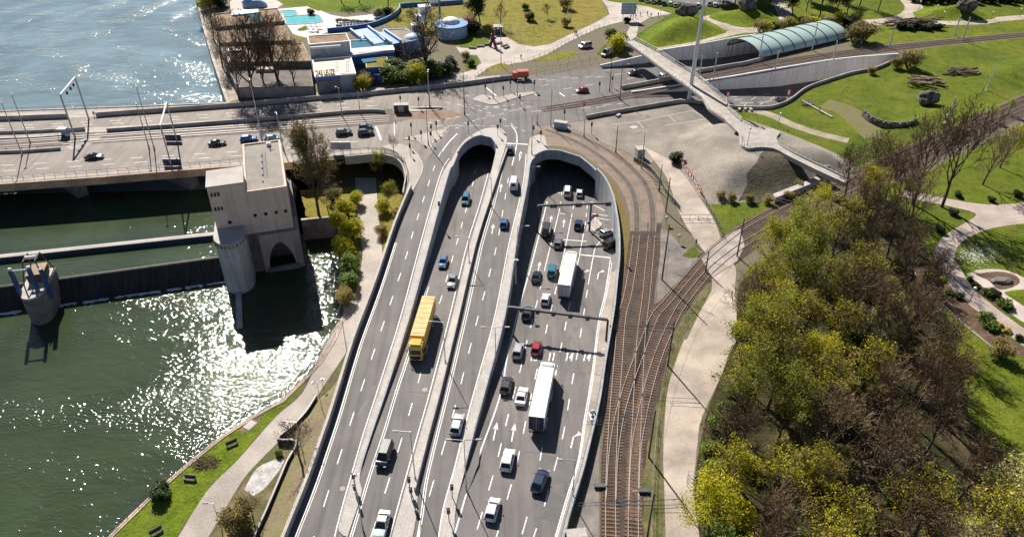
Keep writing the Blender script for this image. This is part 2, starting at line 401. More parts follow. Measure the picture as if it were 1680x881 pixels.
# ---------------------------------------------------------------- water
def water(name, c, far, calm=1.0):
    m, n, l, b = nt(name)
    tc = n.new('ShaderNodeTexCoord'); v = tc.outputs['Object']
    f = nz(n, l, .03, 4, .6, 1, v)
    l.new(ramp(n, l, f, [(.35, c), (.65, dim(c, 1.5))]), b.inputs['Base Color'])
    b.inputs['Roughness'].default_value = .05; b.inputs['IOR'].default_value = 1.33; b.inputs['Specular IOR Level'].default_value = .5
    mp = n.new('ShaderNodeMapping'); mp.inputs['Rotation'].default_value = (0, 0, .35); mp.inputs['Scale'].default_value = (1, 1.7, 1); l.new(v, mp.inputs[0])
    def math_(op, a, b_):
        x = n.new('ShaderNodeMath'); x.operation = op
        for s, i in ((a, 0), (b_, 1)):
            if isinstance(s, (int, float)): x.inputs[i].default_value = s
            else: l.new(s, x.inputs[i])
        return x.outputs[0]
    big = nz(n, l, .12 if far else .2, 2, .5, .4, mp.outputs[0])
    mid = nz(n, l, .7 if far else 1.15, 1, .5, .3, mp.outputs[0])
    fin = nz(n, l, 1.6 if far else 2.6, 1, .5, .2, mp.outputs[0])
    # calm and ruffled patches, drawn out along the current
    pm = n.new('ShaderNodeMapping'); pm.inputs['Rotation'].default_value = (0, 0, .5 if far else -.75)
    pm.inputs['Scale'].default_value = (.35, 1, 1); l.new(v, pm.inputs[0])
    patch = ramp(n, l, nz(n, l, .05 if far else .03, 4, .6, 1.5, pm.outputs[0]), [(.42, (.2,) * 3), (.62, (1.05,) * 3)])
    if far:                                             # curling wakes
        wv = n.new('ShaderNodeTexWave'); wv.wave_type = 'RINGS'; wv.rings_direction = 'Z'; wv.inputs['Scale'].default_value = .016; wv.inputs['Distortion'].default_value = 11; wv.inputs['Detail'].default_value = 3; wv.inputs['Detail Scale'].default_value = .6
        wm_ = n.new('ShaderNodeMapping'); wm_.inputs['Location'].default_value = (95, -330, 0); l.new(v, wm_.inputs[0]); l.new(wm_.outputs[0], wv.inputs['Vector'])
        patch = mixc(n, l, patch, ramp(n, l, wv.outputs['Fac'], [(.5, (.6,) * 3), (.95, (1.35,) * 3)]), 1, 'MULTIPLY')
    k = (.3 * calm, .26 * calm, .07 * calm) if far else (.24, .16, .03)
    h = math_('ADD', math_('MULTIPLY', mid, k[1]), math_('MULTIPLY', fin, k[2]))
    h = math_('ADD', math_('MULTIPLY', h, patch), math_('MULTIPLY', big, k[0]))
    bn = n.new('ShaderNodeBump'); bn.inputs['Strength'].default_value = 1; bn.inputs['Distance'].default_value = 1
    l.new(h, bn.inputs['Height']); l.new(bn.outputs[0], b.inputs['Normal'])
    return m
WATU = water('river_water_more_sky', (.12, .17, .185), True)  # sky reflection and glitter haze put into the pale base colour
WATM = water('weir_pool_water_less_sky', (.034, .05, .026), True, .45)  # same river water; darker copy with less sky reflection in its colour
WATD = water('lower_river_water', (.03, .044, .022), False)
crest0, crest1 = P((-160, 492), WUP), P((372, 420), WUP)
# upper reach above the weir, lower reach below it
upper = [crest0 + Vector((-300, -50, 0)), crest0, crest1, Vector((-54, 162, 0)), P((480, 266)), P((374.7, 170.3)) + Vector((6, 0, 0)), Vector((west_up[0].x + 10, BIG, 0)), Vector((-BIG, BIG, 0)), Vector((-BIG, 140, 0))]
sheet('river_water_more_sky', upper[4:9], WUP, WATU, kind='structure')
sheet('weir_pool_water_less_sky', [upper[0], upper[1], upper[2], upper[3], upper[4], P((374.7, 190), WUP), P((-330, 225), WUP)] , WUP - .006, WATM, kind='structure')
lower = [Vector((-BIG, 20, 0)), Vector((-20, 20, 0)), Vector((-25, 165, 0)), Vector((-BIG, 165, 0))]
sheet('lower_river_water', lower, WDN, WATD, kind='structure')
# ---------------------------------------------------------------- low river bank with its path, embankment below the side road
under = [Vector((-20, 215, 0)), Vector((-62, 215, 0))]
lowpoly = [Vector((p.x, p.y)) for p in bankE] + [Vector((bankE[-1].x, 30)), Vector((wallL[-1].x + .5, 30))] + [Vector((p.x + .35, p.y)) for p in wallL[::-1]] + [Vector((p.x, p.y)) for p in under] + [Vector((-47, 165))]
BANKG = M('bank_ground', (.17, .125, .08), .95, .4, .12, c2=(.09, .11, .02), fine=2, bump=.05, bscale=2.5)
sheet('river_bank_ground', lowpoly, ZLOW, BANKG)
mb = MB()
bk = [Vector((p.x, p.y, 0)) for p in bankE]
mb.strip(bk, 0, .8, WDN - 1, ZLOW + .12)
tag(mb.build('quay_wall', M('quay_stone', (.4, .31, .26), .9, .25, .3, fine=2)), 'dark quay wall along the water edge below the river path', 'wall')
# retaining walls of the junction above the low bank
mb = MB(); mb.strip(wallL, -.35, 0, ZLOW - .5, 1.45)
sw = tag(mb.build('road_parapet', CONCL), 'long pale concrete parapet beside the outer road above the river path', 'wall')
mb = MB(); mb.strip(wallL, -.42, .06, 1.45, 1.55); mb.build('coping', CONCL, sw)
mb = MB(); mb.strip(edgeS[5:], -.3, 0, -1.5, .9)
tag(mb.build('curved_parapet', CONCL), 'curved parapet round the opening above the river path', 'wall')
pathL = K('C7', (690, 225), (695, 270), (705, 400), (720, 520), (712, 600), (690, 690), (632, 790), (570, 880)) + K('D4', (600, 140), (530, 300), (420, 400), (270, 570), (150, 690), (30, 880), (-40, 1000))
pathR = K('C7', (775, 225), (780, 300), (788, 400), (802, 560), (775, 680)) + K('D4', (775, 0), (715, 120), (640, 235), (540, 380), (430, 500), (360, 570), (290, 650), (200, 800), (140, 900), (100, 1000))
pL, pR = S0(PP(pathL, ZLOW), 4), S0(PP(pathR, ZLOW), 4)
sheet('river_path', pL + pR[::-1], ZLOW + .012, PATHG)
gstrip = K('C7', (600, 480), (700, 470), (716, 560), (708, 620), (690, 680), (640, 740)) + [(0, 0)]
g1 = PP(K('D4', (520, 255), (545, 250), (520, 295), (420, 395), (270, 565), (150, 685), (30, 875), (-40, 1000)), ZLOW) + PP([(150, 921), (190, 876), (246, 820), (306, 767), (366, 718), (414, 687), (466, 659), (500, 627)], ZLOW)
sheet('grass_bank', g1, ZLOW + .008, GRASSB)
g2 = PP(K('D4', (370, 605), (435, 545), (440, 520), (505, 520), (440, 640), (340, 880), (310, 1000), (120, 1000), (165, 880), (215, 790), (295, 650)), ZLOW)
sheet('rough_grass', g2, ZLOW + .008, M('rough_turf', (.13, .13, .03), .95, .35, .3, c2=(.2, .15, .08), fine=2, bump=.1, bscale=3))
g3 = PP(K('C7', (470, 275), (615, 262), (690, 262), (702, 400), (712, 530), (700, 640), (640, 735), (628, 600), (615, 388), (500, 385)), ZLOW)
sheet('shrub_bed_grass', g3, ZLOW + .008, GRASSY)
g4 = PP(K('C7', (780, 235), (860, 240), (880, 300), (830, 480), (808, 560), (790, 400)), ZLOW)
sheet('verge_grass', g4, ZLOW + .008, GRASSY)
sheet('stone_patch', S0(PP(K('D4', (295, 690), (345, 605), (420, 570), (455, 570), (430, 620), (370, 690), (330, 715)), ZLOW), 3), ZLOW + .016, M('white_stones', (.44, .42, .4), .9, .25, .8, fine=4, bump=.05, bscale=6))
# embankment: rises from a low wall up to the road parapet
foot = K('C7', (860, 420), (825, 520), (812, 600), (790, 690), (770, 760)) + K('D4', (735, 90), (700, 200), (640, 290), (585, 335), (545, 395), (495, 450), (505, 515), (470, 590), (445, 650), (390, 780), (345, 880), (300, 990))
fz = PP(foot, ZLOW + .01)
fz = resample(smooth(fz, 3), 1.0)
def nearest_on(pl, p):
    return min(pl, key=lambda q: (q.x - p.x) ** 2 + (q.y - p.y) ** 2)
wl_d = resample(wallL, .5)
rings = []
for p in fz:
    q = nearest_on(wl_d, p); rr = []
    for k in range(7):
        t = k / 6; h = ZLOW + .02 + (.55 if k else 0) + 3.4 * t ** 1.4
        c = Vector((p.x, p.y, 0)).lerp(Vector((q.x + .1, q.y, 0)), t)
        rr.append((c.x, c.y, h + .25 * noise.noise(Vector((c.x * .4, c.y * .4, 0))) * (1 if 0 < k else 0)))
    rings.append(rr)
mb = MB(); mb.loft(rings, 0, False, False)
tag(mb.build('embankment', DIRT, shade=True), kind='structure')
lw = smooth(PP(K('D4', (585, 330), (545, 393), (495, 447), (432, 503), (508, 512), (470, 590), (445, 650), (390, 780), (345, 880), (310, 960)), ZLOW), 3)
mb = MB(); mb.strip(lw, -.15, .15, ZLOW - .2, ZLOW + 1.1)
tag(mb.build('low_wall', DSTEEL), 'low retaining wall, toned black as shade, zigzagging up the earth bank beside the river path', 'wall')  # near-black colour stands in for the wall's own shading
# ---------------------------------------------------------------- the road bridge over the river
dS = [Vector((p.x, p.y, 0)) for p in PP([(-330, 318), (-160, 312), (0, 302), (170, 290), (339, 276), (410, 271), (480, 266)], 0)]
dN = [Vector((p.x, p.y, 0)) for p in PP([(-330, 194), (-160, 189), (0, 184), (190, 177), (374.7, 170.3)], 0)]
deck = dS + [P((430, 225))] + dN[::-1]
mb = MB(); mb.prism([(p.x, p.y) for p in deck][::1], -1.6, -.01)
br = tag(mb.build('road_bridge', [CONC]), 'wide concrete road bridge crossing the river upstream of the weir', 'bridge')
mb = MB(); mb.strip(dS, -.5, .05, -1.9, .18); mb.build('edge_beam', M('stained_concrete', (.45, .3, .2), .85, .25, .2, fine=2), br)
mb = MB(); mb.strip(dN, -.05, .5, -1.9, .25); mb.build('edge_beam', CONC, br)
for t in (.12, .46, .8):
    mb = MB()
    a = dS[1].lerp(dS[5], t); b = dN[1].lerp(dN[3], t)
    mb.strip([a + Vector((0, 4, 0)), b - Vector((0, 4, 0))], -1.4, 1.4, WUP - 2, -1.6)
    mb.build('pier', CONCD, br)
ov = lambda name, px, z, m, n=1: sheet(name, S0(PP(px), n) if n > 1 else PP(px), z, m)
# carriageways on the bridge
ov('bridge_road_south', [(-330, 307), (0, 291), (340, 268), (470, 257), (600, 245), (640, 244), (700, 262), (760, 180), (640, 203), (530, 212), (350, 224), (0, 246), (-330, 262)], .009, BRASPH)
ov('bridge_road_north', [(-330, 224), (0, 216), (200, 207), (420, 193), (540, 185), (660, 178), (760, 182), (760, 142), (660, 153), (540, 163), (400, 175), (200, 189), (0, 199), (-330, 207)], .010, BRASPH)
ov('tram_bed', [(-330, 262), (0, 246), (350, 224), (530, 212), (652, 203), (652, 186), (540, 193), (420, 201), (200, 215), (0, 225), (-330, 236)], .013, M('tram_ballast', (.13, .105, .088), .9, .3, .4, fine=5))
ov('bridge_pavement_north', [(-330, 203), (0, 195), (200, 185), (400, 171), (540, 158.5), (600, 154), (680, 147), (760, 138), (820, 130), (820, 124), (760, 129), (700, 133), (620, 142), (540, 150), (374, 170.5), (190, 177.5), (0, 184.5), (-330, 194.5)], .017, PAVE)
ov('bridge_pavement_south', [(-330, 317), (0, 301), (340, 275.5), (480, 265), (535, 258), (580, 254), (612, 251), (630, 252), (630, 246.5), (600, 245.5), (480, 255), (340, 266.5), (0, 290), (-330, 306)], .018, PAVE)
# parapets beside the carriageway (they cast the dark bands along it)
def wall_line(name, px, label, h=1.1, wd=.3, m=CONC, z0=-.05, cat='wall', n=3):
    mb = MB(); mb.strip(S0(PP(px), n), -wd / 2, wd / 2, z0, h)
    return tag(mb.build(name, m), label, cat)
wall_line('bridge_parapet', [(-330, 206), (0, 197.5), (70, 195), (112, 193.5)], 'low wall between bridge road and north footway at the far left end', 1.3)
wall_line('bridge_parapet', [(158, 192), (200, 188.5), (400, 174.5), (540, 162), (600, 157), (660, 151), (720, 145), (772, 139), (820, 132), (845, 129.5)], 'long wall between bridge road and north footway ending by the red lorry', 1.3)
wall_line('track_wall', [(-330, 229), (0, 221), (90, 217), (140, 214)], 'low wall between north bridge road and tram track left of the portal frame', 1.0, .3)
wall_line('track_wall', [(176, 216.5), (300, 208), (420, 199), (530, 190), (575, 186), (612, 184.5), (632, 186)], 'low wall between north bridge road and tram track right of the portal frame', 1.0, .3)
wall_line('track_wall', [(-330, 263), (0, 252), (60, 249), (100, 246)], 'low wall between tram track and south bridge road near the shelter', .8, .3)
def fence(name, label, pts, sp, h, m=STEEL, rails=(1.0, .5), r=.03, z=0, mesh=None, pr=.04, n=3, cat='railing', world=False, ground=None, group=None):
    pl = smooth(pts if world else PP(pts, z), n)
    zz = pl[0].z if not ground else 0
    th = thing(name, label, cat, pl[0], 0, group); L0 = pl[0]
    loc = [p - L0 for p in pl]
    for rh in rails:
        mb = MB(); mb.tube([p + Vector((0, 0, h * rh)) for p in loc], r, 4); mb.build('rail', m, th)
    if mesh:
        mb = MB(); mb.ribbon([p for p in loc], -.005, .005, 0); mb = MB()
        mb.loft([[(p.x, p.y, p.z + .08), (p.x, p.y, p.z + h)] for p in loc], 0, False, False); mb.build('panel', mesh, th)
    pp = resample(loc, sp); first = None
    if len(pp) > 100: pp = pp[::max(1, len(pp) // 95)]
    for p in pp:
        if first is None:
            mb = MB(); mb.tube([(0, 0, 0), (0, 0, h)], pr, 5); first = mb.build('post', m, th); first.location = p
        else:
            o = first.copy(); col.objects.link(o); o.parent = th; o.location = p
    return th
fence('bridge_railing', 'steel railing along the south edge of the bridge over the dark water', [(-120, 305), (0, 297.5), (170, 285.5), (339, 272.5), (400, 268)], 2.5, 1.2, DSTEEL, (1, .7, .4), .05, pr=.05)
fence('bridge_railing', 'thin railing along the north edge of the bridge above the upper river', [(-120, 188), (0, 184), (190, 177), (374, 169.8)], 3, 1.1, STEEL, (1, .5), .035)
fence('junction_railing', 'railing along the bridge edge above the dark opening beside the tall brown tree', [(480, 262), (540, 255), (580, 250.5), (612, 248.5), (632, 250), (650, 255), (662, 265), (668, 280), (669, 292), (664, 312)], 2.2, 1.1, DSTEEL, (1, .6), .04)
# tram track on the bridge
def track(name, label, pxs, ties=True, sp=.75, world=False, zr=.0, gauge=1.435, step=2.0, tie_m=None, zf=0):
    pl = resample(smooth(pxs if world else PP(pxs, zf), 6), step)
    th = thing(name, label, 'railway track', pl[0]); L0 = pl[0]; loc = [p - L0 for p in pl]
    for s in (-1, 1):
        mb = MB(); mb.strip(loc, s * gauge / 2 - .055, s * gauge / 2 + .055, zr + .05, zr + .2); mb.build('rail', RAILM, th)
        if not ties:
            mb = MB(); mb.ribbon(loc, s * gauge / 2 - .19, s * gauge / 2 + .19, zr + .19); mb.build('groove', DSTEEL, th, recalc=False)
    if not ties:
        mb = MB(); mb.ribbon(loc, -gauge / 2 + .2, gauge / 2 - .2, zr + .185); mb.build('track_paving', TRAMD, th, recalc=False)
    if ties:
        mb = MB()
        for a, b in zip(loc, loc[1:]):
            n_ = int(round((b - a).length / sp)) or 1
            for k in range(n_):
                p = a.lerp(b, k / n_); ang = math.atan2(b.y - a.y, b.x - a.x)
                j = random.Random(int(p.x * 97 + p.y * 31)).uniform(-.04, .04)
                mb.box((p.x, p.y, zr + .035 + L0.z * 0), (.27, 2.5 + j, .1), ang + j * .5)
        tag(mb.build('sleepers', tie_m or TIE, th), kind='stuff')
    return th
track('tram_track', 'tram track on the bridge on the north side of its bed', [(-120, 241), (0, 234), (200, 220.5), (420, 206), (560, 196.5), (640, 192)], False, zr=-.08)
track('tram_track', 'tram track on the bridge on the south side of its bed', [(-120, 252), (0, 243), (200, 229), (420, 213.5), (560, 203.5), (640, 198)], False, zr=-.08)
# ---------------------------------------------------------------- weir, walkway and piers in the river
dirw = (crest1 - crest0).normalized(); nrm = Vector((dirw.y, -dirw.x, 0))     # downstream side
mb = MB(); rings = []
for t in [i / 40 for i in range(41)]:
    c = crest0.lerp(crest1, t)
    prof = [(-2.5, WUP - .5), (-.6, WUP - .02), (0, WUP + .05), (.35, WUP - .1), (.9, WUP - 1.2), (1.5, WUP - 2.6), (2.3, WUP - 3.9), (3.6, WDN - .15), (3.6, WDN - 2)]
    rings.append([tuple(c + nrm * a + Vector((0, 0, z - c.z))) for a, z in prof])
mb.loft(rings, 0, True, True)
m, n_, l_, b_ = nt('weir_water')
tcw = n_.new('ShaderNodeTexCoord'); mp = n_.new('ShaderNodeMapping'); mp.inputs['Scale'].default_value = (1, .12, .12); mp.inputs['Rotation'].default_value = (0, 0, -.12); l_.new(tcw.outputs['Object'], mp.inputs[0])
l_.new(ramp(n_, l_, nz(n_, l_, 1.6, 5, .7, .2, mp.outputs[0]), [(.35, (.016, .015, .015)), (.85, (.075, .068, .064))]), b_.inputs['Base Color']); b_.inputs['Roughness'].default_value = .5; b_.inputs['Specular IOR Level'].default_value = .15
tag(mb.build('weir', m, shade=False), 'dark weir with water sliding over its long straight crest', 'weir')
mb = MB(); fr = random.Random(3)
for i in range(900):
    t = fr.random(); d = 3.7 + abs(fr.gauss(0, .35)); c = crest0.lerp(crest1, t) + nrm * d
    s = fr.uniform(.1, .38)
    if noise.noise(Vector((t * 30, 0, 0))) < -.12: continue
    mb.poly([(c.x + s * 1.8 * math.cos(a) , c.y + s * .6 * math.sin(a), WDN + .03 + i * 2e-5) for a in [k * 1.047 + fr.random() * .4 for k in range(6)]])
tag(mb.build('foam', M('foam_white', (.62, .66, .7), .9, .2, 2)), 'white foam along the foot of the weir', 'foam', kind='stuff')
fw0, fw1 = P((-160, 437), WUP + 1.2), P((362, 382), WUP + 1.2)
th = thing('walkway_beam', 'long narrow steel walkway beam standing in the water above the weir', 'walkway', fw0)
fl = [Vector((0, 0, 0)), fw1 - fw0]
mb = MB(); mb.strip(fl, -.75, .75, -.25, 0); mb.build('deck', CONCL, th)
mb = MB(); mb.strip(fl, -.8, -.62, -1.35, -.1); mb.build('side_plate', plain('navy_plate', (.02, .04, .08), .6), th)
for o_ in (-.65, .68):
    mb = MB(); mb.tube([p + Vector((0, o_, .9)) for p in fl], .05, 4); mb.build('handrail', STEEL, th)
for k in range(1, 6):
    p = fl[1] * (k / 6); mb = MB(); mb.box((p.x, p.y, -2.5), (.5, .9, 4.6)); mb.build('support', CONCD, th)
# gate tower (power station pier) with its rounded downstream pier and the arched base
U = (P((398.5, 235), 9.4) - P((402.4, 316), 9.4)); U.z = 0; U.normalize()          # along the roof, away from the camera
Rr = Vector((U.y, -U.x, 0))
c0 = P((402.4, 316), 9.4); c0.z = 0
def loc3(a, b, z): q = c0 + Rr * a + U * b; return (q.x, q.y, z)
TW = thing('gate_tower', 'tall cream gate tower with flat grey roof beside the weir', 'tower', (c0.x, c0.y, WDN))
def tb(name, a0, a1, b0, b1, za, zb, m):
    mb = MB(); mb.prism([loc3(a0, b0, 0), loc3(a1, b0, 0), loc3(a1, b1, 0), loc3(a0, b1, 0)], za, zb)
    o = mb.build(name, m, TW); o.location = -TW.location; return o
TWW, TWL = 8.7, 24.5
tb('wall', 0, TWW, 0, TWL, -1.2, 9.2, EDGEC)
tb('roof', .3, TWW - .3, .3, TWL - .3, 9.2, 9.32, ROOFF)
for nm, a0, a1, b0, b1 in (('parapet', -.1, .3, -.1, TWL + .1), ('parapet', TWW - .3, TWW + .15, -.1, TWL + .1), ('parapet', .3, TWW - .3, -.1, .25), ('parapet', .3, TWW - .3, TWL - .25, TWL + .1)):
    tb(nm, a0, a1, b0, b1, 9.1, 9.62, EDGEC)
tb('stair_wing', -7.6, -.02, .01, 7.6, -1.2, 11.75, EDGEC)
tb('wing_roof', -7.75, .1, -.12, 7.75, 11.75, 12.0, CONCL)
tb('ledge', -.1, TWW + .3, -.45, TWL, -1.75, -1.2, CONCD)
def archwall():
    mb = MB(); pts = []
    zt, zb = -1.75, WDN - 1
    L_, R_ = .6, TWW + .9
    out = [(L_, zb), (L_ + .9, zb)]
    ax0, ax1 = 1.7, 7.9
    arch = [(ax0 + (ax1 - ax0) * k / 14, -10.8 + 6.4 * math.sin(math.pi * k / 14) ** .62) for k in range(15)]
    front = [(L_, zb), (ax0, zb)] + arch + [(ax1, zb), (R_, zb), (R_, zt), (L_, zt)]
    f = [loc3(a, -.2, z) for a, z in front]; b = [loc3(a, 6, z) for a, z in front]
    n = len(f); mb.add(f + b, [[i, (i + 1) % n, n + (i + 1) % n, n + i] for i in range(n)]); mb.poly(f); mb.poly(b[::-1])
    o = mb.build('arched_base', streaked('base_stone', (.5, .39, .32), .3), TW); o.location = -TW.location
archwall()
tb('base_core', .6, TWW + .9, 6, TWL, WDN - 1, -1.75, CONCD)
tb('base_core', -7.3, .62, .6, 8, WDN - 1, -1.25, CONCD)
tb('arch_sill', 1.2, 8.6, -.6, .2, WDN - .5, -10.9, CONCD)
def win(a, z, w_=.62, h=.75, b=-.02):
    mb = MB()
    for (dx, dz, ww, hh) in ((0, h / 2 + .05, w_ + .2, .1), (0, -h / 2 - .05, w_ + .2, .1), (-w_ / 2 - .05, 0, .1, h), (w_ / 2 + .05, 0, .1, h)):
        q = loc3(a + dx, b - .02, z + dz); mb.box(q, (ww, .1, hh), math.atan2(Rr.y, Rr.x))
    o = mb.build('window', EDGEC, TW); o.location = -TW.location
    mb = MB(); mb.box(loc3(a, b + .0, z), (w_, .06, h), math.atan2(Rr.y, Rr.x)); mb.build('pane', GLASS, o)
for a in (1.0, 3.3, 5.6, 7.6): win(a, 3.4, .7, .8)
for a in (-6.9, -6.2, -5.5): win(a, 9.9, .45, .95); win(a, 6.4, .45, .9)
win(-4.6, 2.6, .8, .85)
mb = MB()
for k in range(22):
    q = loc3(4.6, 6 + k * .6, 9.36); mb.box(q, (.8, .1, .06), math.atan2(Rr.y, Rr.x))
for s in (-.4, .4): mb.tube([loc3(4.6 + s, 5.8, 9.38), loc3(4.6 + s, 19, 9.38)], .04, 4)
o = mb.build('roof_ladder', DSTEEL, TW); o.location = -TW.location
mb = MB(); q = loc3(6.0, 22.5, 9.3); mb.tube([q, (q[0], q[1], 12.3)], .12, 6); mb.box((q[0], q[1], 9.7), (.9, .7, .8)); mb.tube([(q[0], q[1], 11.6), (q[0] + 1, q[1] + .2, 11.9)], .07, 5)
o = mb.build('aerial', WPAINT, TW); o.location = -TW.location
for k in range(5):
    q = loc3(3.9 + .05 * k, 4 + 3.3 * k, 9.42); mb = MB(); mb.tube([(q[0], q[1], 9.3), (q[0], q[1], 9.75)], .13, 6); o = mb.build('roof_vent', DSTEEL, TW); o.location = -TW.location
# rounded pier
def nose_pier(name, label, tip, width, length, ztop, ang, m, teeth=True):
    ux = Vector((math.cos(ang), math.sin(ang), 0)); uy = Vector((-ux.y, ux.x, 0))      # uy points downstream from tip reversed
    ring = []
    half = width / 2
    for k in range(13):
        a = math.pi * k / 12; d = half * 1.25
        ring.append(tip + ux * (half * math.cos(a)) + uy * (d - d * math.sin(a)))
    ring = [tip + ux * half + uy * length] + ring + [tip - ux * half + uy * length]
    th = thing(name, label, 'pier', (tip.x, tip.y, WDN))
    def bld(nm, z0, z1, m_, grow=0):
        c = sum(ring, Vector((0, 0, 0))) / len(ring)
        mb = MB(); mb.prism([((p - c) * (1 + grow) + c) for p in ring], z0, z1); o = mb.build(nm, m_, th); o.location = -th.location; return o
    bld('shaft', WDN - 1.5, ztop - .5, m)
    bld('cap', ztop - .5, ztop, CONCL, .02)
    if teeth:
        for k in range(1, 14):
            p = ring[k]; mb = MB(); d = (p - (tip + uy * half)).normalized()
            q = p + d * .12
            mb.box((q.x, q.y, ztop - .85), (.22, .3, .7), math.atan2(d.y, d.x) - math.pi / 2); o = mb.build('corbel', CONCD, th); o.location = -th.location
    return th, ux, uy
angw = math.atan2(Rr.y, Rr.x)
tip = P((374.4, 401), 1.4); tip.z = 0
npier, ux, uy = nose_pier('weir_pier', 'pale rounded weir pier standing in front of the gate tower', tip, 6.4, 15.5, 1.4, angw - .04, streaked('pier_concrete', (.56, .54, .51), .35))
mb = MB(); t2 = P((384, 470), WDN + .5); t3 = P((393, 536), WDN + .5); mb.strip([Vector((t2.x, t2.y + 3, 0)), Vector((t3.x, t3.y, 0))], -.6, .6, WDN - 2, WDN + .7)
tag(mb.build('training_wall', CONC), 'narrow low wall in the water trailing from the rounded pier', 'wall')
# left weir pier with blue gate frames and rusty machinery
tip = P((46.3, 490.4), WUP + 2.5); tip.z = 0
lp, ux, uy = nose_pier('weir_pier', 'dark low weir pier carrying blue frames at the far end of the weir', tip, 4.8, 11, WUP + 2.5, angw - .1, CONCD, False)
zt = WUP + 2.5
DBLUE = plain('worn_blue_paint', (.035, .09, .2), .6)
th = thing('sluice_gantry', 'blue steel gate frames with white crossbar on the low weir pier', 'gantry', tip + Vector((0, 0, zt)))
for s in (-2.3, 1.2):
    q = ux * s + uy * 2.6
    for (dy, wz) in ((0, .7),):
        mb = MB(); mb.box((q.x, q.y, 2.9), (.6, 1.2, 5.8), angw); mb.build('post', DBLUE, th)
        mb = MB(); mb.ball((q.x, q.y, 6.0), .42, 8, 5); mb.build('pulley', WPAINT, th)
a_ = ux * -2.3 + uy * 2.6; b_2 = ux * 1.2 + uy * 2.6
mb = MB(); mb.tube([a_ + Vector((0, 0, 5.6)), b_2 + Vector((0, 0, 5.6))], .22, 6); mb.build('crossbar', WPAINT, th)
mb = MB(); mb.tube([ux * 2.6 + uy * 4 + Vector((0, 0, -3)), ux * 2.6 + uy * 4.2 + Vector((0, 0, 4.4))], .45, 6); mb.build('post', DBLUE, th)
th = thing('gate_machinery', 'rusty brown winch house and gantry braces behind the blue gate frames', 'machinery', tip + uy * 8 + Vector((0, 0, zt)))
mb = MB(); mb.box((0, 0, 1.0), (3.4, 4.2, 2.0), angw); mb.build('winch_house', RUST, th)
mb = MB(); mb.box((0, 0, 2.06), (3.7, 4.5, .12), angw); mb.build('roof', M('brown_sheet', (.28, .19, .13), .8), th)
for sx in (-1, 1):
    for sy in (-1, 1):
        b0 = ux * 2.2 * sx + uy * 3.0 * sy; mb = MB(); mb.tube([b0, b0 * .55 + Vector((0, 0, 5.2))], .14, 5); mb.build('brace', RUST, th)
for sx in (-1, 1):
    b0 = ux * 1.2 * sx; mb = MB(); mb.tube([b0 + uy * -1.7 + Vector((0, 0, 5.2)), b0 + uy * 1.7 + Vector((0, 0, 5.2))], .16, 5); mb.build('beam', RUST, th)
mb = MB(); mb.tube([ux * -1.2 + Vector((0, 0, 5.2)), ux * 1.2 + Vector((0, 0, 5.2))], .4, 8); mb.build('winch_drum', WPAINT, th)
mb = MB(); mb.tube([uy * -6.6 + ux * .5 + Vector((0, 0, -2.5)), uy * -5.2 + ux * .9 + Vector((0, 0, -.3))], .3, 6); mb.build('pipe', DBLUE, th)
# river fences
fence('river_railing', 'steel railing along the quay between grass bank and lower river', [(549, 545), (524, 588), (500, 614), (462, 652), (410, 680), (362, 711), (300, 761), (240, 814), (180, 872), (150, 905)], 2.2, 1.1, STEEL, (1, .55), .05, ZLOW, pr=.05)
fence('path_railing', 'railing along the river side of the path beside the shrubs', K('C7', (712, 590), (690, 680), (632, 782), (568, 872)) + K('D4', (600, 130), (535, 250)), 2, 1.1, DSTEEL, (1, .5), .04, ZLOW)
fence('bank_railing', 'thin railing on the river wall behind the shrubs near the gate tower', K('C7', (622, 480), (630, 560), (638, 660), (640, 735), (600, 810)), 2, 1.1, STEEL, (1, .5), .035, ZLOW)
# ---------------------------------------------------------------- roads
A = PP([(448, 930), (466.6, 876.7), (503.5, 786.5), (546.5, 663.5), (580, 555.5), (622.8, 441), (649, 363), (668, 322), (668, 290), (655, 262), (630, 247), (640, 200), (650, 153), (760, 139.5), (850, 127.5), (950, 115.5), (990, 110.5), (1022, 150), (1036, 153), (1046, 182), (962, 196), (900, 206), (884, 214), (872, 235)]) + [H4[i] for i in range(len(H4)) if H4[i].x < P((926, 248)).x + 1 and i < len(h4L) * 3 - 6][::-1]
sheet('road', A, .004, ASPH, [H2, H4, H5, H6])
sheet('bottom_road', PP([(300, 1320), (448, 928), (560, 900), (727, 925), (912, 905), (860, 1320)]), .0035, ASPH, [H2, H4])
sheet('underpass_road', H2, z2, ASPH, step=4)
sheet('underpass_carriageway', H4, z4, ASPH, step=4)
sheet('sunken_road_south', H5 , z5, ASPH, step=5)
sheet('sunken_road_north', H6, z6, ASPH, step=5)
def tunnel(name, px, zf, z_, n_m):
    q = PP(px, z_)
    d = (q[1] - q[0]) ; u = Vector((-d.y, d.x, 0)).normalized()
    a, b = q[0], q[1]; aa, bb = a + u * 45, b + u * 45
    sheet('tunnel_road', [a - u * 6, b - u * 6, bb, aa], lambda x, y: zf(x, y) - .03, ASPH, step=5)
    mb = MB()
    for p0, p1 in ((a, aa), (aa, bb), (bb, b)):
        mb.strip([Vector((p0.x, p0.y, 0)), Vector((p1.x, p1.y, 0))], -.2, .2, -9, -.02)
    tag(mb.build('tunnel_wall', CONCD), kind='structure')
tunnel('a', [(744, 262), (815, 262)], z2, 0, None)
tunnel('b', [(874, 262), (985, 278)], z4, 0, None)
def hole_wall(name, pts, label, zb, zt, wd=.35, m=WALLW, o0=0):
    mb = MB(); mb.strip(pts, o0, o0 + wd, zb, zt); return tag(mb.build(name, m), label, 'wall')
n2 = len(H2); n4 = len(H4)
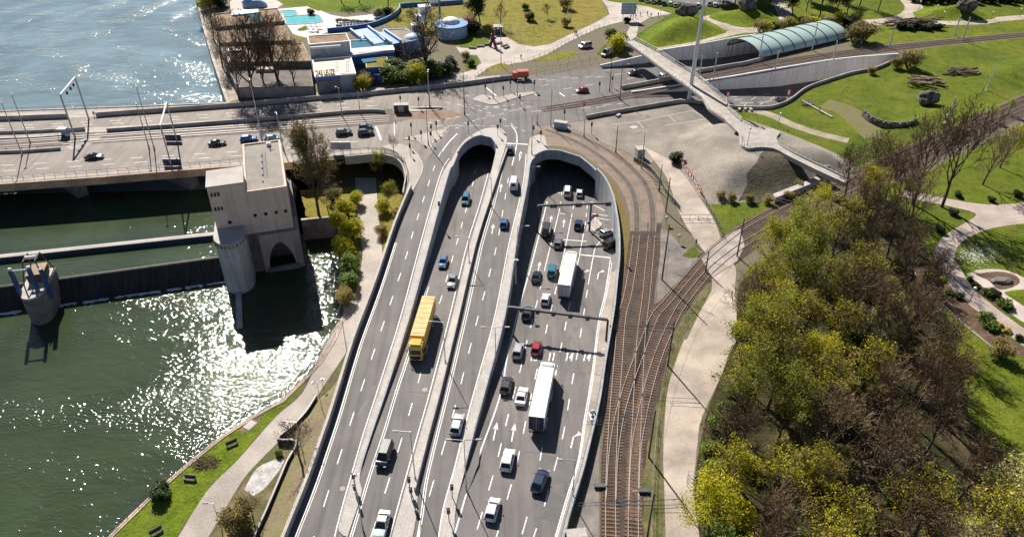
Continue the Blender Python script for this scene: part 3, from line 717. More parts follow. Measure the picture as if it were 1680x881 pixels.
def split(poly, px_list):
    """indices of the outline points nearest to the given photo points"""
    out = []
    for p in px_list:
        q = P(p, .9); out.append(min(range(len(poly)), key=lambda i: (poly[i].x - q.x) ** 2 + (poly[i].y - q.y) ** 2))
    return out
INW = streaked('underpass_wall', (.36, .37, .385), .35)
iA, iB = split(H2, [(750, 252), (813, 238)])
ph = lambda y0, hh: (lambda x, y: .1 + hh * cl((y - y0) / 1.2, 0, 1))
hole_wall('underpass_wall', H2[:iA + 1], 'inner wall of the narrow underpass along the outer road', lambda x, y: z2(x, y) - .4, ph(78.5, .3), .3, INW)
hole_wall('portal_wall', H2[iA:iB + 1], 'rounded portal wall over the mouth of the narrow underpass', -1.9, .9, .35, INW)
hole_wall('underpass_wall', H2[iB:], 'inner wall of the narrow underpass along the middle road', lambda x, y: z2(x, y) - .4, .12, .3, INW)
iA, iB = split(H4, [(878, 255), (975, 277)])
hole_wall('underpass_wall', H4[:iA + 1], 'inner wall of the wide underpass along the middle road', lambda x, y: z4(x, y) - .4, ph(78.5, .3), .3, INW)
hole_wall('portal_wall', H4[iA:iB + 1], 'rounded portal wall over the mouth of the wide underpass', -1.9, .9, .4, INW)
hole_wall('underpass_wall', H4[iB:], 'long curved outer wall of the wide underpass beside the railway', lambda x, y: z4(x, y) - .4, 1.6, .4, INW)
kN = 2 * 5 + 1
hole_wall('trench_wall', H5[:11], 'high white retaining wall between tram line and sunken road', lambda x, y: z5(x, y) - .4, .55, .4, streaked('white_wall', (.88, .87, .85), .16))
hole_wall('trench_wall', H5[11:-4], 'dark curved parapet between sunken road and grassy park', lambda x, y: z5(x, y) - .4, .95, .35, CONC)
hole_wall('trench_wall', H6[:13], 'tall white wall on the far side of the sunken road behind the footbridge', lambda x, y: z6(x, y) - .4, .6, .4, streaked('pale_wall', (.82, .82, .81), .16))
hole_wall('trench_wall', H6[13:], 'low black parapet between sunken road and tram tracks', lambda x, y: z6(x, y) - .4, 1.25, .4, CONC)
hole_wall('road_edge_wall', S0(PP([(962, 195.5), (1000, 188.5), (1062, 178), (1119, 168.5)]), 3), 'low dark parapet between road and gravel lot by the footbridge', -.1, 1.15, .35, CONC)
# medians and kerbed islands
def island(name, px, z=.14, holes=(), m=PAVE, n=3, kerb=True, world=False):
    o_ = px if world else S0(PP(px + [px[0]]), n)[:-1]
    o = sheet(name, o_, z, m, holes)
    if kerb:
        mb = MB(); mb.strip(o_ + [o_[0]], -.14, .14, -.05, z + .006)
        if holes:
            pass
        k = mb.build('kerb', CONCL, o)
    return o
w12 = [(556, 930), (560, 890), (566, 878), (558, 870), (557.8, 859), (568.7, 818), (581, 777), (600.8, 708.4), (623.5, 640), (661.6, 517.7), (693, 400), (711, 336), (727.8, 281.7), (741.5, 262.5), (752, 243), (763.7, 229.7), (781, 218), (796.5, 211), (815.8, 209.5), (823.6, 212), (831, 225), (830, 236), (822, 262), (816, 281.7), (801, 335), (783, 400), (755.5, 517.7), (725.5, 640), (707.5, 708.4), (687, 788), (682, 842.5), (675.5, 881), (660, 930)]
isl = S0(PP(w12[2:], .14), 2)
sheet('median_pavement', isl, .14, CONCL, [H2])
mb = MB(); mb.strip(isl, -.13, .13, -.05, .146); tag(mb.build('median_kerb', CONC), kind='structure')
mb = MB(); pr_ = S0(PP([(833, 243), (819, 281.7), (801.5, 335), (781, 400), (753.3, 517.7), (723.5, 640), (705, 708.4), (685, 788), (682, 800)], .9), 2)
mb.strip(pr_, -.3, 0, -.05, .95)
tag(mb.build('median_barrier', CONCL), 'long concrete barrier on the median between narrow underpass and middle road', 'barrier')
w34 = [(700, 940), (709, 925), (722, 881), (730, 831.6), (745.3, 777), (763, 708), (781, 640), (814.9, 517.7), (837.6, 400), (848, 353), (860.6, 302), (865, 262), (869, 232), (874, 224), (892, 222.5), (897, 244)]
isl = S0(PP(w34, .14), 2)
sheet('median_pavement', isl + PP([(930, 300), (800, 930)]), .14, CONCL, [H4])
mb = MB(); mb.strip(isl, -.13, .13, -.05, .146); tag(mb.build('median_kerb', CONC), kind='structure')
island('traffic_island', K('E4', (735, 615), (860, 635), (945, 685), (1036, 590), (1110, 530), (960, 560)), n=2)
island('corner_pavement', K('C7', (800, 103), (850, 92), (905, 100), (948, 140), (964, 185), (948, 232), (915, 290), (890, 340), (880, 345), (890, 300), (893, 240), (898, 190), (880, 145), (850, 118)), n=2)
island('traffic_island', K('E5', (395, 280), (470, 240), (600, 262), (720, 238), (905, 215), (920, 228), (750, 268), (590, 320), (500, 312)), n=2)
island('traffic_island', K('E5', (-210, 335), (-60, 345), (50, 340), (165, 350), (120, 362), (20, 368), (-130, 360)), n=2)
island('bridge_island', K('E4', (650, 370), (790, 352), (1080, 348), (1000, 372), (860, 378), (680, 388)), n=2)
sheet('tram_crossing', PP(K('E4', (650, 372), (1000, 372), (1150, 380), (1290, 415), (1240, 425), (1000, 440), (660, 445))), .0165, M('brown_setts', (.21, .13, .085), .85, .25, .4, fine=4))
# lane markings
mk = {}
def dash(pts, w_=.14, on=None, off=0, zf=None, start=0, name='road_marking'):
    pl = pts; zf = zf or (lambda x, y: 0)
    if on is None: segs = [resample(pl, 1.5) + [Vector(pl[-1])]]
    else:
        fine = resample(pl, .5); segs = []; k = int(start / .5); a, b = int(on / .5), int(off / .5)
        while k + a < len(fine): segs.append(fine[k:k + a + 1]); k += a + b
    mb = mk.setdefault(name, MB())
    for s in segs: mb.ribbon(s, -w_ / 2, w_ / 2, lambda x, y: zf(x, y) + .021)
def ln(px, zf=None, **k):
    pl = [Vector((p.x, p.y, 0)) for p in smooth(PP(px, zf or 0), 4)]
    dash(pl, zf=zf, **k)
Wm = .17
ln([(505, 910), (515, 881), (530, 833.5), (573, 700), (609, 590), (649, 473), (667, 419), (680, 373.7), (710.6, 279.7), (724, 248)], w_=Wm, on=3.2, off=5.4)
wl2 = [Vector(p) for p in wallL]
dash([p for p in offset(wl2, 1.0)][4:], Wm); dash(offset(wl2, 1.35)[4:], .1)
ln([(549, 880), (554, 859), (565, 818), (577, 777), (597, 708.4), (619.5, 640), (658, 517.7), (689.5, 400), (707.5, 336), (724, 281.7), (737, 260)], w_=Wm)
ln(K('E5', (130, 720), (190, 640), (260, 568)), w_=.3); ln(K('E5', (20, 690), (80, 625), (140, 568)), w_=.3)
Z2 = z2; Z4 = z4
ln([(601, 905), (612, 870), (627.6, 820.6), (655, 733), (687.6, 621.7), (717.7, 506.7), (726, 482), (756.5, 373.7), (774.8, 306), (781, 275)], Z2, w_=Wm, on=3.2, off=5.4, start=2)
for d_ in (0, 3.5): ln([(574 + d_, 881), (590 + d_, 829), (605.7 + d_, 777), (629 + d_, 708), (649.5 + d_, 640), (669.8 + d_, 578), (700 + d_, 470)], Z2, w_=.13)
ln([(639, 881), (652.5, 831.6), (667.5, 777), (686.5, 708.4), (706, 640), (738, 517.7), (766.5, 400), (787, 335), (801, 284)], Z2, w_=Wm)
for d_ in (0, 3.4): ln([(684 + d_, 881), (691 + d_, 842), (698 + d_, 788), (717 + d_, 708), (734 + d_, 640), (763 + d_, 517.7), (789 + d_, 400), (808 + d_, 335), (821 + d_, 281.7), (834 + d_, 238)], w_=.13)
ln([(683, 890), (703, 818), (717, 770), (742.5, 682.4), (762, 606.6), (779, 539.6), (802.5, 452), (814.9, 402.7), (827, 335), (838, 270)], w_=Wm, on=3.2, off=5.0)
ln([(715, 900), (719.5, 881), (727.5, 831.6), (743, 777), (760.5, 708), (778.5, 640), (812, 517.7), (835, 400), (858, 302), (863, 253)], w_=Wm)
ln([(839, 206.5), (847, 218), (847.7, 237.4), (840, 272)], w_=.25)
ln([(831, 235.5), (866, 237.4)], w_=.5)
# wide carriageway
ln([(735, 905), (748, 868), (781, 760), (820, 651), (833.6, 578), (853, 500), (875, 423), (900, 321)], Z4, w_=.22)
ln([(783, 868), (811.7, 770), (832, 688), (850.7, 618), (865.4, 556), (880, 500), (893, 445)], Z4, w_=Wm, on=3, off=4.2)
ln([(893, 445), (899, 420), (908, 385), (916.8, 349)], Z4, w_=Wm)
ln([(917, 348), (920, 332), (922, 310)], Z4, w_=Wm, on=2, off=2.5)
ln([(810, 895), (818, 868), (832, 819), (844.5, 774), (854.8, 729), (871, 651), (892.6, 558), (899, 529), (910.8, 480), (918, 447)], Z4, w_=Wm, on=3, off=4.2, start=1)
ln([(918, 447), (926.7, 410), (937, 359)], Z4, w_=Wm); ln([(937.5, 357), (941.5, 334), (943, 313)], Z4, w_=Wm, on=2, off=2.5)
ln([(850, 895), (858.9, 868), (871, 823), (883.5, 770), (889.6, 733), (907, 640), (916, 589.7), (928, 534), (940, 470)], Z4, w_=Wm, on=3, off=4.2, start=2)
ln([(940, 470), (949.7, 423), (955, 396), (959.6, 372)], Z4, w_=Wm); ln([(960, 370), (963, 342.5), (964.5, 319.5)], Z4, w_=Wm, on=2, off=2.5)
ln([(871, 895), (879.5, 868), (893.8, 827), (906, 782), (918.4, 737), (926.6, 700), (932.7, 663.5), (938.8, 626.6), (949.8, 565), (959, 507), (965, 467)], Z4, w_=Wm, on=3, off=4.2)
ln([(965, 467), (973.5, 420), (978, 404), (990, 392)], Z4, w_=Wm)
ln([(903, 905), (912, 876.6), (930, 815), (949, 753.7), (959, 685.5), (970.8, 618), (981.6, 529), (993, 480), (1001.6, 425)], Z4, w_=Wm)
ln([(906, 905), (915, 876.6), (933, 815), (951, 753.7), (962, 685.5), (973.5, 618), (984, 529), (996, 480), (1004, 430)], Z4, w_=.1)
ln([(952, 418), (1001.6, 423)], Z4, w_=.4); ln(K('F4', (385, 688), (620, 706)), Z4, w_=.3)
for a, b in (((640, 300), (740, 340)), ((690, 265), (800, 320)), ((650, 320), (840, 420)), ((680, 430), (850, 455)), ((670, 462), (850, 495)), ((835, 410), (890, 430)), ((580, 318), (620, 325)), ((350, 425), (410, 435)), ((330, 215), (360, 230))):
    ln(K('F4', a, b), Z4, w_=.22)
# numerals, arrows painted on the lanes
def arrow(px, zf, dirp, L=4.5, turn=0, name='road_marking'):
    p = P(px, zf); q = P(dirp, zf); u = Vector((q.x - p.x, q.y - p.y, 0)).normalized(); n_ = Vector((u.y, -u.x, 0))
    mb = mk.setdefault(name, MB())
    def pt(a, b): v = p + u * b + n_ * a; return (v.x, v.y, zf(v.x, v.y) + .022)
    mb.poly([pt(-.1, -L / 2), pt(.1, -L / 2), pt(.1, L / 2 - 1.6), pt(-.1, L / 2 - 1.6)])
    if turn:
        mb.poly([pt(-.1, L / 2 - 1.6), pt(.1, L / 2 - 1.6), pt(.75 * turn, L / 2 - .9), pt(.65 * turn, L / 2 - .55)]); mb.poly([pt(.55 * turn, L / 2 - .15), pt(.5 * turn, L / 2 - 1.3), pt(1.25 * turn, L / 2 - .75)])
    else: mb.poly([pt(-.42, L / 2 - 1.6), pt(.42, L / 2 - 1.6), pt(0, L / 2)])
zz0 = lambda x, y: 0
for px, zf, d, t in (((812.5, 707), z4, (820, 670), 0), ((842, 709), z4, (849, 672), 0), (K('F4', (265, 490))[0], z4, K('F4', (280, 420))[0], 0), (K('F4', (395, 525))[0], z4, K('F4', (405, 450))[0], 0),
                     (K('F5', (355, 95))[0], z4, K('F5', (372, 20))[0], 0), (K('F5', (755, 160))[0], z4, K('F5', (770, 90))[0], 1), (K('F5', (890, 165))[0], z4, K('F5', (905, 95))[0], 1), ((940, 720), z4, (947, 690), 1),
                     (K('C8', (445, 265))[0], zz0, K('C8', (452, 220))[0], 0), (K('C8', (412, 430))[0], zz0, K('C8', (420, 380))[0], 0), (K('C8', (524, 133))[0], zz0, K('C8', (526, 100))[0], 0), ((853, 258), zz0, (855, 246), 0)):
    arrow(px, zf, d, 4.2, t)
def strokes(px, up, zf, segs, w_=.22, sx=.55, sy=2.6):
    p = P(px, zf); q = P(up, zf); u = Vector((q.x - p.x, q.y - p.y, 0)).normalized(); n_ = Vector((u.y, -u.x, 0))
    for s in segs:
        pts = [p + n_ * (a * sx) + u * (b * sy) for a, b in s]
        mk.setdefault('road_marking', MB())
        for a, b in zip(pts, pts[1:]): mk['road_marking'].ribbon([a, b], -w_ / 2, w_ / 2, lambda x, y: zf(x, y) + .023)
ONE = [[(.5, 0), (.5, 1), (.2, .78)]]; FOUR = [[(.8, 0), (.8, 1), (.05, .3), (1.05, .3)]]; ZERO = [[(.1, .05), (.1, .95), (.9, .95), (.9, .05), (.1, .05)]]
for x, dg in ((365, ONE), (398, ZERO), (515, ONE), (548, ONE), (663, ONE), (698, FOUR), (812, ONE), (848, FOUR)):
    c = K('F6', (x - 8, 165))[0]; strokes(c, (c[0] + 5, c[1] - 22), z4, dg)
# junction: lane dashes, stop lines, crossing traces
for a, b in (((500, 172), (592, 248)), ((908, 222), (962, 258))): ln(K('E5', a, b), w_=.4)
ln(K('E6', (300, 480), (345, 512)), w_=.4); ln(K('E6', (75, 485), (130, 515)), w_=.4); ln(K('E4', (500, 505), (545, 620)), w_=.5)
ln(K('E4', (655, 470), (660, 590)), w_=.15)
for y0, y1, x0, x1 in ((395, 352, 0, 470), (372, 330, 120, 560), (425, 385, 140, 330), (450, 400, 330, 640)):
    ln(K('E6', (x0, y0), (x1, y1)), w_=.16, on=3, off=4.5)
for a, b in (((400, 500), (640, 478)), ((480, 612), (760, 575)), ((610, 605), (1000, 545)), ((60, 640), (520, 600)), ((520, 350), (660, 325)), ((600, 350), (960, 300)), ((680, 290), (960, 275)), ((870, 362), (980, 350))):
    ln(K('E6', a, b), w_=.16, on=3, off=4)
jr = random.Random(5)
for a, b in (((160, 300), (480, 365)), ((330, 240), (680, 375)), ((0, 480), (420, 395)), ((150, 560), (560, 400)), ((150, 520), (700, 385)), ((300, 330), (560, 400)), ((330, 320), (860, 380)), ((560, 350), (870, 300)), ((650, 440), (740, 500)), ((420, 500), (720, 505)), ((700, 380), (900, 330)), ((480, 360), (700, 320)), ((0, 500), (500, 500)), ((740, 510), (860, 560))):
    ln(K('E5', a, b), w_=.16, on=1.5, off=jr.choice((1.5, 2.5)))
for ys in ((300, 285, 262), (282, 268, 247)):
    pass
for px in ([(-160, 280), (0, 272), (340, 252), (470, 243), (600, 231)], [(-160, 290), (0, 281), (340, 259.5), (470, 250), (590, 240)]): ln(px, w_=.16, on=3, off=5)
for px in ([(-160, 214), (0, 207.5), (200, 197.5), (420, 183), (540, 173), (650, 163)], [(-160, 219), (0, 212), (200, 202), (420, 188), (540, 179), (650, 171)]): ln(px, w_=.16, on=3, off=5)
for px in ([(1140, 166), (1200, 160), (1290, 152)], [(1120, 172), (1200, 169), (1260, 168)]): ln(px, z5, w_=.15, on=3, off=4)
for a, b in (((530, 75), (570, 50)), ((470, 125), (495, 100)), ((605, 115), (635, 95)), ((690, 70), (740, 40)), ((440, 105), (480, 100)), ((510, 100), (550, 95)), ((590, 95), (620, 92)), ((660, 90), (710, 80)), ((380, 75), (460, 68)), ((610, 38), (650, 30))): ln(K('G5', a, b), z5, w_=.18)
for nm, mb in mk.items(): tag(mb.build(nm, WHITE, recalc=False), kind='structure')
# dark repair patches and manhole covers
sheet('road_patch', PP(K('D6', (360, 548), (498, 572), (492, 640), (455, 740), (425, 820), (330, 800), (345, 690)), z4), lambda x, y: z4(x, y) + .009, PATCH, step=3)
mpt = []
for p, s in ((K('D6', (445, 215)), (45, 30)), (K('D6', (510, 215)), (25, 35)), (K('D6', (515, 360)), (14, 30))): pass
for px, zf, r in (((697, 639), z2, .45), ((562, 801), zz0, .42), ((990, 573), z4, .3), ((1003, 447), z4, .3)):
    p = P(px, zf); mb = MB(); mb.poly([(p.x + r * math.cos(a), p.y + r * math.sin(a), zf(p.x, p.y) + .02) for a in [k * math.pi / 8 for k in range(16)]])
    mb.poly([(p.x + r * .7 * math.cos(a), p.y + r * .7 * math.sin(a), zf(p.x, p.y) + .024) for a in [k * math.pi / 8 for k in range(16)]], 1)
    tag(mb.build('manhole_cover', [CONCL, CONC]), {697: 'round pale manhole cover in the narrow underpass lane below the lorry', 562: 'round pale manhole cover in the outer road near the island tip', 990: 'small round cover on the shoulder beside the second gantry', 1003: 'small round cover on the shoulder near the stop line'}[px[0]], 'manhole cover')
sheet('shoulder', [Vector((p.x, p.y)) for p in offset([Vector(p) for p in smooth(PP([(918, 905), (927, 876.6), (946, 815), (961, 753.7), (971, 685.5), (980, 618), (990, 556), (999, 506), (1004, 460)], z4), 3)], 1.2)] + [Vector((p.x, p.y)) for p in smooth(PP([(1012, 440), (1008, 480), (997, 556), (988, 606), (979, 660), (965, 718), (950, 776), (930, 840), (919, 880), (910, 905)], z4), 3)], lambda x, y: z4(x, y) + .008, M('shoulder_concrete', (.3, .26, .22), .85, .25, .2, fine=4), step=3)

# worn places on the wide carriageway: dark bleeding asphalt, cross joints
sk = random.Random(12)
for (c, p, w_, h_, zf) in (('F6', (640, 290), 1.4, 7, z4), ('F6', (800, 320), 1.2, 6, z4), ('F6', (790, 545), 1.2, 5, z4), ('F5', (500, 800), 1.0, 7, z4), ('F5', (690, 620), 1.1, 5, z4), ('F5', (620, 790), .9, 7, z4), ('D5', (560, 640), 1.0, 9, z2), ('D5', (770, 620), .9, 9, zz0), ('D5', (300, 640), 1.3, 10, zz0), ('D5', (350, 330), 1.0, 8, zz0), ('C8', (300, 560), .9, 8, z2), ('C8', (420, 620), .9, 9, zz0), ('D6', (120, 560), .9, 8, z4)):
    q = P(K(c, p)[0], zf); u = Vector((.22, .97, 0)).normalized(); n_ = Vector((u.y, -u.x, 0)); out = []
    for k in range(18):
        a = k * math.pi / 9; r = sk.uniform(.75, 1.15); v = q + n_ * (math.cos(a) * w_ * .5 * r) + u * (math.sin(a) * h_ * .5 * r); out.append(v)
    sheet('worn_patch', out, lambda x, y, zf=zf: zf(x, y) + .0125, M('bled_asphalt', (.115, .104, .1), .7, .2, .5, fine=6) if 'bled_asphalt' not in bpy.data.materials else bpy.data.materials['bled_asphalt'])
for px, zf in (([(505, 800), (578, 808)], zz0), ([(640, 640), (706, 645)], z2), ([(838, 597), (985, 615)], z4), ([(820, 735), (960, 752)], z4), ([(688, 520), (736, 526)], z2), ([(760, 540), (808, 545)], zz0)):
    mb = MB(); mb.ribbon([Vector((p.x, p.y, 0)) for p in PP(px, zf)], -.12, .12, lambda x, y, zf=zf: zf(x, y) + .0145); tag(mb.build('asphalt_joint', bpy.data.materials['bled_asphalt'], recalc=False), kind='structure')
# ---------------------------------------------------------------- railway and tram tracks on the right
z0f = lambda px: PP(px)
W0 = lambda pts: [Vector((p.x, p.y)) for p in pts]
sheet('tram_paving', PP([(872, 206), (893, 208), (945, 215), (1000, 240), (1027, 251), (1058, 276.5), (1081, 313), (1091, 346), (1086, 366), (1062, 366), (1062, 379), (1034, 379), (1033, 350), (1026, 325), (1012, 300), (995, 283), (975, 267), (950, 250), (926, 241), (905, 239), (896, 241), (893, 222)]), .006, TRAM)
sheet('soil_verge', PP([(996, 293), (1003, 297), (1020, 328), (1030, 360), (1032, 395), (1027, 425), (1018, 462), (1017, 425), (1017, 384), (1013, 350), (1007, 322)]), .01, M('brown_verge', (.2, .12, .025), .95, .25, .3, c2=(.15, .13, .03), fine=3, bump=.06, bscale=4))
sheet('ballast_bed', PP([(1034, 379), (1062, 379), (1062, 366), (1086, 366), (1083, 420), (1075, 470), (1072, 500), (1085, 494), (1105, 464), (1140, 424), (1170, 399), (1210, 367), (1270, 339), (1320, 314), (1400, 281), (1490, 241), (1606, 189), (1760, 121), (1760, 157), (1620, 220), (1500, 277), (1400, 324), (1320, 364), (1250, 402), (1200, 439), (1175, 467), (1150, 502), (1122, 542), (1098, 602), (1080, 682), (1067, 742), (1064, 800), (1063, 1000), (984, 1000), (986, 760), (992, 690), (1003, 600), (1012, 540), (1022, 470)]), .012, BALLAST)
sheet('stone_bed', PP([(1084, 372), (1100, 384), (1120, 405), (1146, 424), (1118, 458), (1098, 478), (1078, 498), (1078, 470), (1083, 420)]), .018, STONES)
sheet('stone_bed', PP([(988, 690), (983, 760), (983, 1000), (905, 1000), (925, 930), (945, 860), (962, 800), (977, 740), (988, 660), (1004, 556), (1014, 500), (1003, 590)]), .016, STONES)
T1 = [(1004, 1150), (1003, 960), (1002, 881), (1002, 786), (1007, 684), (1013.5, 602), (1020.4, 520), (1029.5, 486), (1039.7, 424.7), (1044.6, 379.8), (1043.8, 339), (1033.5, 306), (1013, 281.7), (984.5, 257), (955, 238), (925, 224), (890, 211)]
T2 = [(1041, 1150), (1040, 960), (1039, 881), (1039.7, 786), (1045, 684), (1048, 620), (1052, 551), (1060, 486), (1065.4, 429), (1070, 380), (1071, 355), (1067, 322.6), (1056, 298), (1037.6, 277.6), (1013, 257), (985, 240), (950, 223), (910, 208)]
T3 = [(1002.5, 820), (1006, 749.6), (1016, 684), (1032.7, 626.6), (1051, 577), (1073.7, 520), (1090.8, 500), (1123, 461.5), (1152, 428.8), (1180.6, 403), (1221.5, 372), (1278.7, 341), (1330, 316), (1400, 288), (1490, 248.5), (1606, 195), (1680, 161), (1760, 126)]
T4 = [(1039.5, 850), (1043, 745.5), (1053, 684), (1067.6, 622.5), (1084, 573), (1104.5, 527), (1117, 504), (1139.8, 474), (1164, 446), (1201, 415), (1246, 386), (1315, 351), (1400, 309), (1490, 266), (1606, 212), (1680, 177), (1760, 142)]
def zt_(px, i): return px[:i + 1], px[i:]
a, b = zt_(T1, 9); track('railway_track', 'left railway track on wooden sleepers running straight beside the road wall', a)
track('tram_track', 'tram rails in brown paving curving round the portal, inner pair', b, False, zr=-.17)
a, b = zt_(T2, 9); track('railway_track', 'second railway track on wooden sleepers beside the grassy verge', a)
track('tram_track', 'tram rails in brown paving curving round the portal, outer pair', b, False, zr=-.17)
track('railway_track', 'railway track branching across the path toward the park, upper of two', T3)
track('railway_track', 'railway track branching across the path toward the park, lower of two', T4)
UB = [(880, 177), (935, 171), (968, 164), (1010, 157), (1060, 146), (1150, 124), (1259, 101), (1420, 79), (1538, 67), (1680, 54), (1780, 46), (1780, 53), (1680, 61), (1538, 75.5), (1420, 90), (1359, 101), (1259, 120), (1200, 129), (1080, 148), (1036, 155), (1000, 168), (940, 178)]
sheet('tram_bed', PP(UB), .012, BALLAST)
track('tram_track', 'tram track on ballast toward the glass canopy, far one', [(900, 177), (968, 166), (1014, 157.5), (1060, 147), (1150, 126.5), (1259, 104), (1340, 92), (1420, 81.5), (1538, 69), (1680, 56), (1780, 48)], True)
track('tram_track', 'tram track on ballast toward the glass canopy, near one', [(890, 182), (968, 170.5), (1020, 162), (1060, 154), (1150, 134.5), (1259, 113), (1340, 99), (1420, 86.5), (1538, 73), (1680, 59), (1780, 51)], True)
# ---------------------------------------------------------------- ground covers on the right
sheet('park_grass', PP([(1208, 478), (1225, 442), (1325, 372), (1400, 336), (1500, 290), (1760, 170), (2100, 120), (2400, 1000), (1150, 1000), (1142, 850), (1140, 790), (1150, 720), (1165, 660), (1190, 600), (1208, 560)]), .004, GRASS)
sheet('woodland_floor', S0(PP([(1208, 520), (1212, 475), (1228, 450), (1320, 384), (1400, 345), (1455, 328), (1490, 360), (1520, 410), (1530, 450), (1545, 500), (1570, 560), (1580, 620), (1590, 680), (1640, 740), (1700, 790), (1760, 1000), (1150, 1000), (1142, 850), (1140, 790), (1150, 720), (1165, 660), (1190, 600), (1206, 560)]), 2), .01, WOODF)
vg = PP(K('D1', (520, 645), (500, 690), (440, 790), (390, 870)) + K('D7', (490, 90), (425, 270), (405, 430), (400, 560), (408, 700), (412, 1100), (325, 1100), (330, 880), (335, 600), (355, 480), (385, 360), (420, 220), (460, 100)) + K('D1', (330, 880), (400, 770), (450, 700), (500, 640)))
sheet('verge_grass', vg, .016, M('verge_turf', (.1, .12, .018), .95, .35, .4, c2=(.17, .14, .06), fine=3, bump=.1, bscale=3))
pl = K('D1', (235, 100), (280, 160), (330, 230), (365, 330), (395, 400), (440, 470), (490, 540), (507, 620), (505, 680), (462, 760), (410, 870)) + K('D7', (490, 100), (432, 270), (415, 430), (410, 560), (415, 700), (420, 880), (425, 1150))
pr = K('D1', (335, 150), (390, 205), (470, 320), (520, 400), (545, 470), (572, 540), (605, 590), (600, 680), (608, 760), (605, 880)) + K('D7', (680, 120), (645, 230), (565, 400), (548, 500), (540, 580), (530, 700), (555, 880), (570, 1150))
sheet('gravel_path', S0(PP(pl), 3) + S0(PP(pr), 3)[::-1], .02, PATHM)
sheet('crossing_panel', PP(K('D1', (465, 548), (568, 455), (622, 430), (640, 500), (610, 560), (510, 625))), .09, M('crossing_boards', (.34, .29, .25), .9, .2, .3, fine=4))
sheet('gravel_lot', PP([(890, 208), (962, 198), (1062, 181), (1119, 171), (1200, 181), (1215, 195), (1165, 205), (1120, 245), (1105, 262), (1098, 280), (1075, 262), (1058, 275), (1028, 250), (1000, 239), (945, 214)]), .008, GRAVEL)
sheet('lot_asphalt', PP(K('E7', (0, 130), (240, 105), (700, 8), (740, 20), (830, 75), (470, 135), (290, 165), (120, 190), (0, 150))), .014, M('old_asphalt', (.2, .175, .15), .85, .25, .2, fine=5))
lm = MB()
for a, b in (((240, 105), (290, 160)), ((505, 55), (560, 105)), ((700, 8), (830, 75)), ((240, 105), (700, 10)), ((0, 130), (240, 105)), ((470, 138), (830, 78))):
    lm.ribbon([Vector((p.x, p.y, 0)) for p in PP(K('E7', a, b))], -.12, .12, lambda x, y: .02)
lm.poly([(p.x, p.y, .02) for p in PP(K('E7', (165, 150), (205, 135), (248, 148), (205, 165)))])
tag(lm.build('lot_marking', M('faded_marking', (.45, .42, .38), .8, .2, 1), recalc=False), kind='structure')
sheet('grass_patch', PP(K('D1', (500, 325), (600, 330), (690, 300), (790, 290), (800, 320), (720, 350), (640, 400), (560, 455), (540, 440), (520, 380))), .013, GRASS)
sheet('grass_patch', PP(K('D1', (385, 540), (440, 500), (462, 535), (440, 548), (400, 550))), .021, GRASS)
# park on the upper right
sheet('park_grass', PP([(1196, 184), (1215, 182), (1270, 180), (1296, 170), (1318, 153.5), (1362, 135.5), (1400, 124), (1440, 116.5), (1480, 95), (1500, 82), (1540, 77), (1680, 62), (2000, 46), (2000, 100), (1760, 117), (1606, 186), (1490, 238), (1400, 278), (1320, 311), (1250, 345), (1180, 335)]), .004, GRASS)
sheet('upper_lawn', PP([(1040, 60), (1100, 24), (1064, 12), (1000, 3), (985, -10), (1000, -60), (2200, -80), (2200, 20), (1780, 44), (1538, 65), (1420, 76), (1390, 62), (1300, 50), (1206, 61), (1143, 74), (1060, 90)]), .004, GRASS)
def band(name, px, w_, m, z=.012, n=4):
    mb = MB(); mb.ribbon([Vector((p.x, p.y, 0)) for p in smooth(PP(px), n)], -w_ / 2, w_ / 2, lambda x, y: z)
    return tag(mb.build(name, m, recalc=False), kind='structure')
EARTH = M('trodden_earth', (.23, .185, .1), .95, .3, .2, c2=(.12, .135, .025), fine=2)
band('park_path', [(1225, 180), (1262, 188), (1300, 205), (1345, 220), (1392, 231)], 3.4, M('park_gravel', (.3, .26, .19), .95, .25, .3, fine=3))
band('worn_path', [(1352, 170), (1385, 180), (1408, 196), (1425, 213), (1440, 226)], 8, EARTH, .01)
band('park_path', [(1400, 37), (1470, 36), (1520, 38), (1600, 37.5), (1640, 32), (1720, 26)], 5, PATHM)
band('park_path', [(1470, -30), (1490, 0), (1500, 14), (1488, 28), (1450, 36), (1400, 39)], 7, PATHM, .016)
band('park_path', [(1157, 27), (1175, 36), (1195, 46), (1237, 50), (1280, 39), (1290, 28), (1276, 0), (1270, -20)], 6, PATHM, .016)
band('park_path', [(1080, 81), (1130, 70), (1175, 60), (1210, 52), (1237, 50)], 5, PATHM)
sheet('plaza', S0(PP([(734, 134), (771, 132), (794, 117), (840, 105), (865, 101), (896, 90), (934, 68.5), (980, 47), (1000, 41), (1021, 36), (1034, 44), (1024, 62), (1030, 70), (1044, 60), (1048, 40), (1066, 29), (1102, 23), (1064, 11.6), (1000, 3), (960, -12), (985, -3), (996, 12), (1000, 24), (980, 36), (934, 57.5), (903.5, 72.5), (876.5, 77), (851, 73), (834, 63), (812, 54), (796, 66), (756, 79), (748, 77), (756, 89), (783, 91), (790, 104), (773, 116), (744, 124)]), 1), .012, M('plaza_paving', (.42, .37, .32), .9, .2, .15, fine=3))
sheet('dry_lawn', PP([(600, -60), (985, -30), (990, 8), (998, 24), (980, 35), (934, 56.5), (903, 71.5), (876, 76), (851, 72), (834, 62), (815, 52), (800, 60), (757, 78), (700, 60), (640, 45), (620, 20)]), .006, GRASSY)
sheet('green_lawn', PP([(400, -60), (700, -60), (720, 12), (640, 10), (560, 22), (500, 14), (430, 6)]), .01, GRASSB)
sheet('lawn', PP(K('E3', (600, 410), (590, 330), (700, 270), (840, 290), (850, 390), (740, 415))), .014, GRASS)
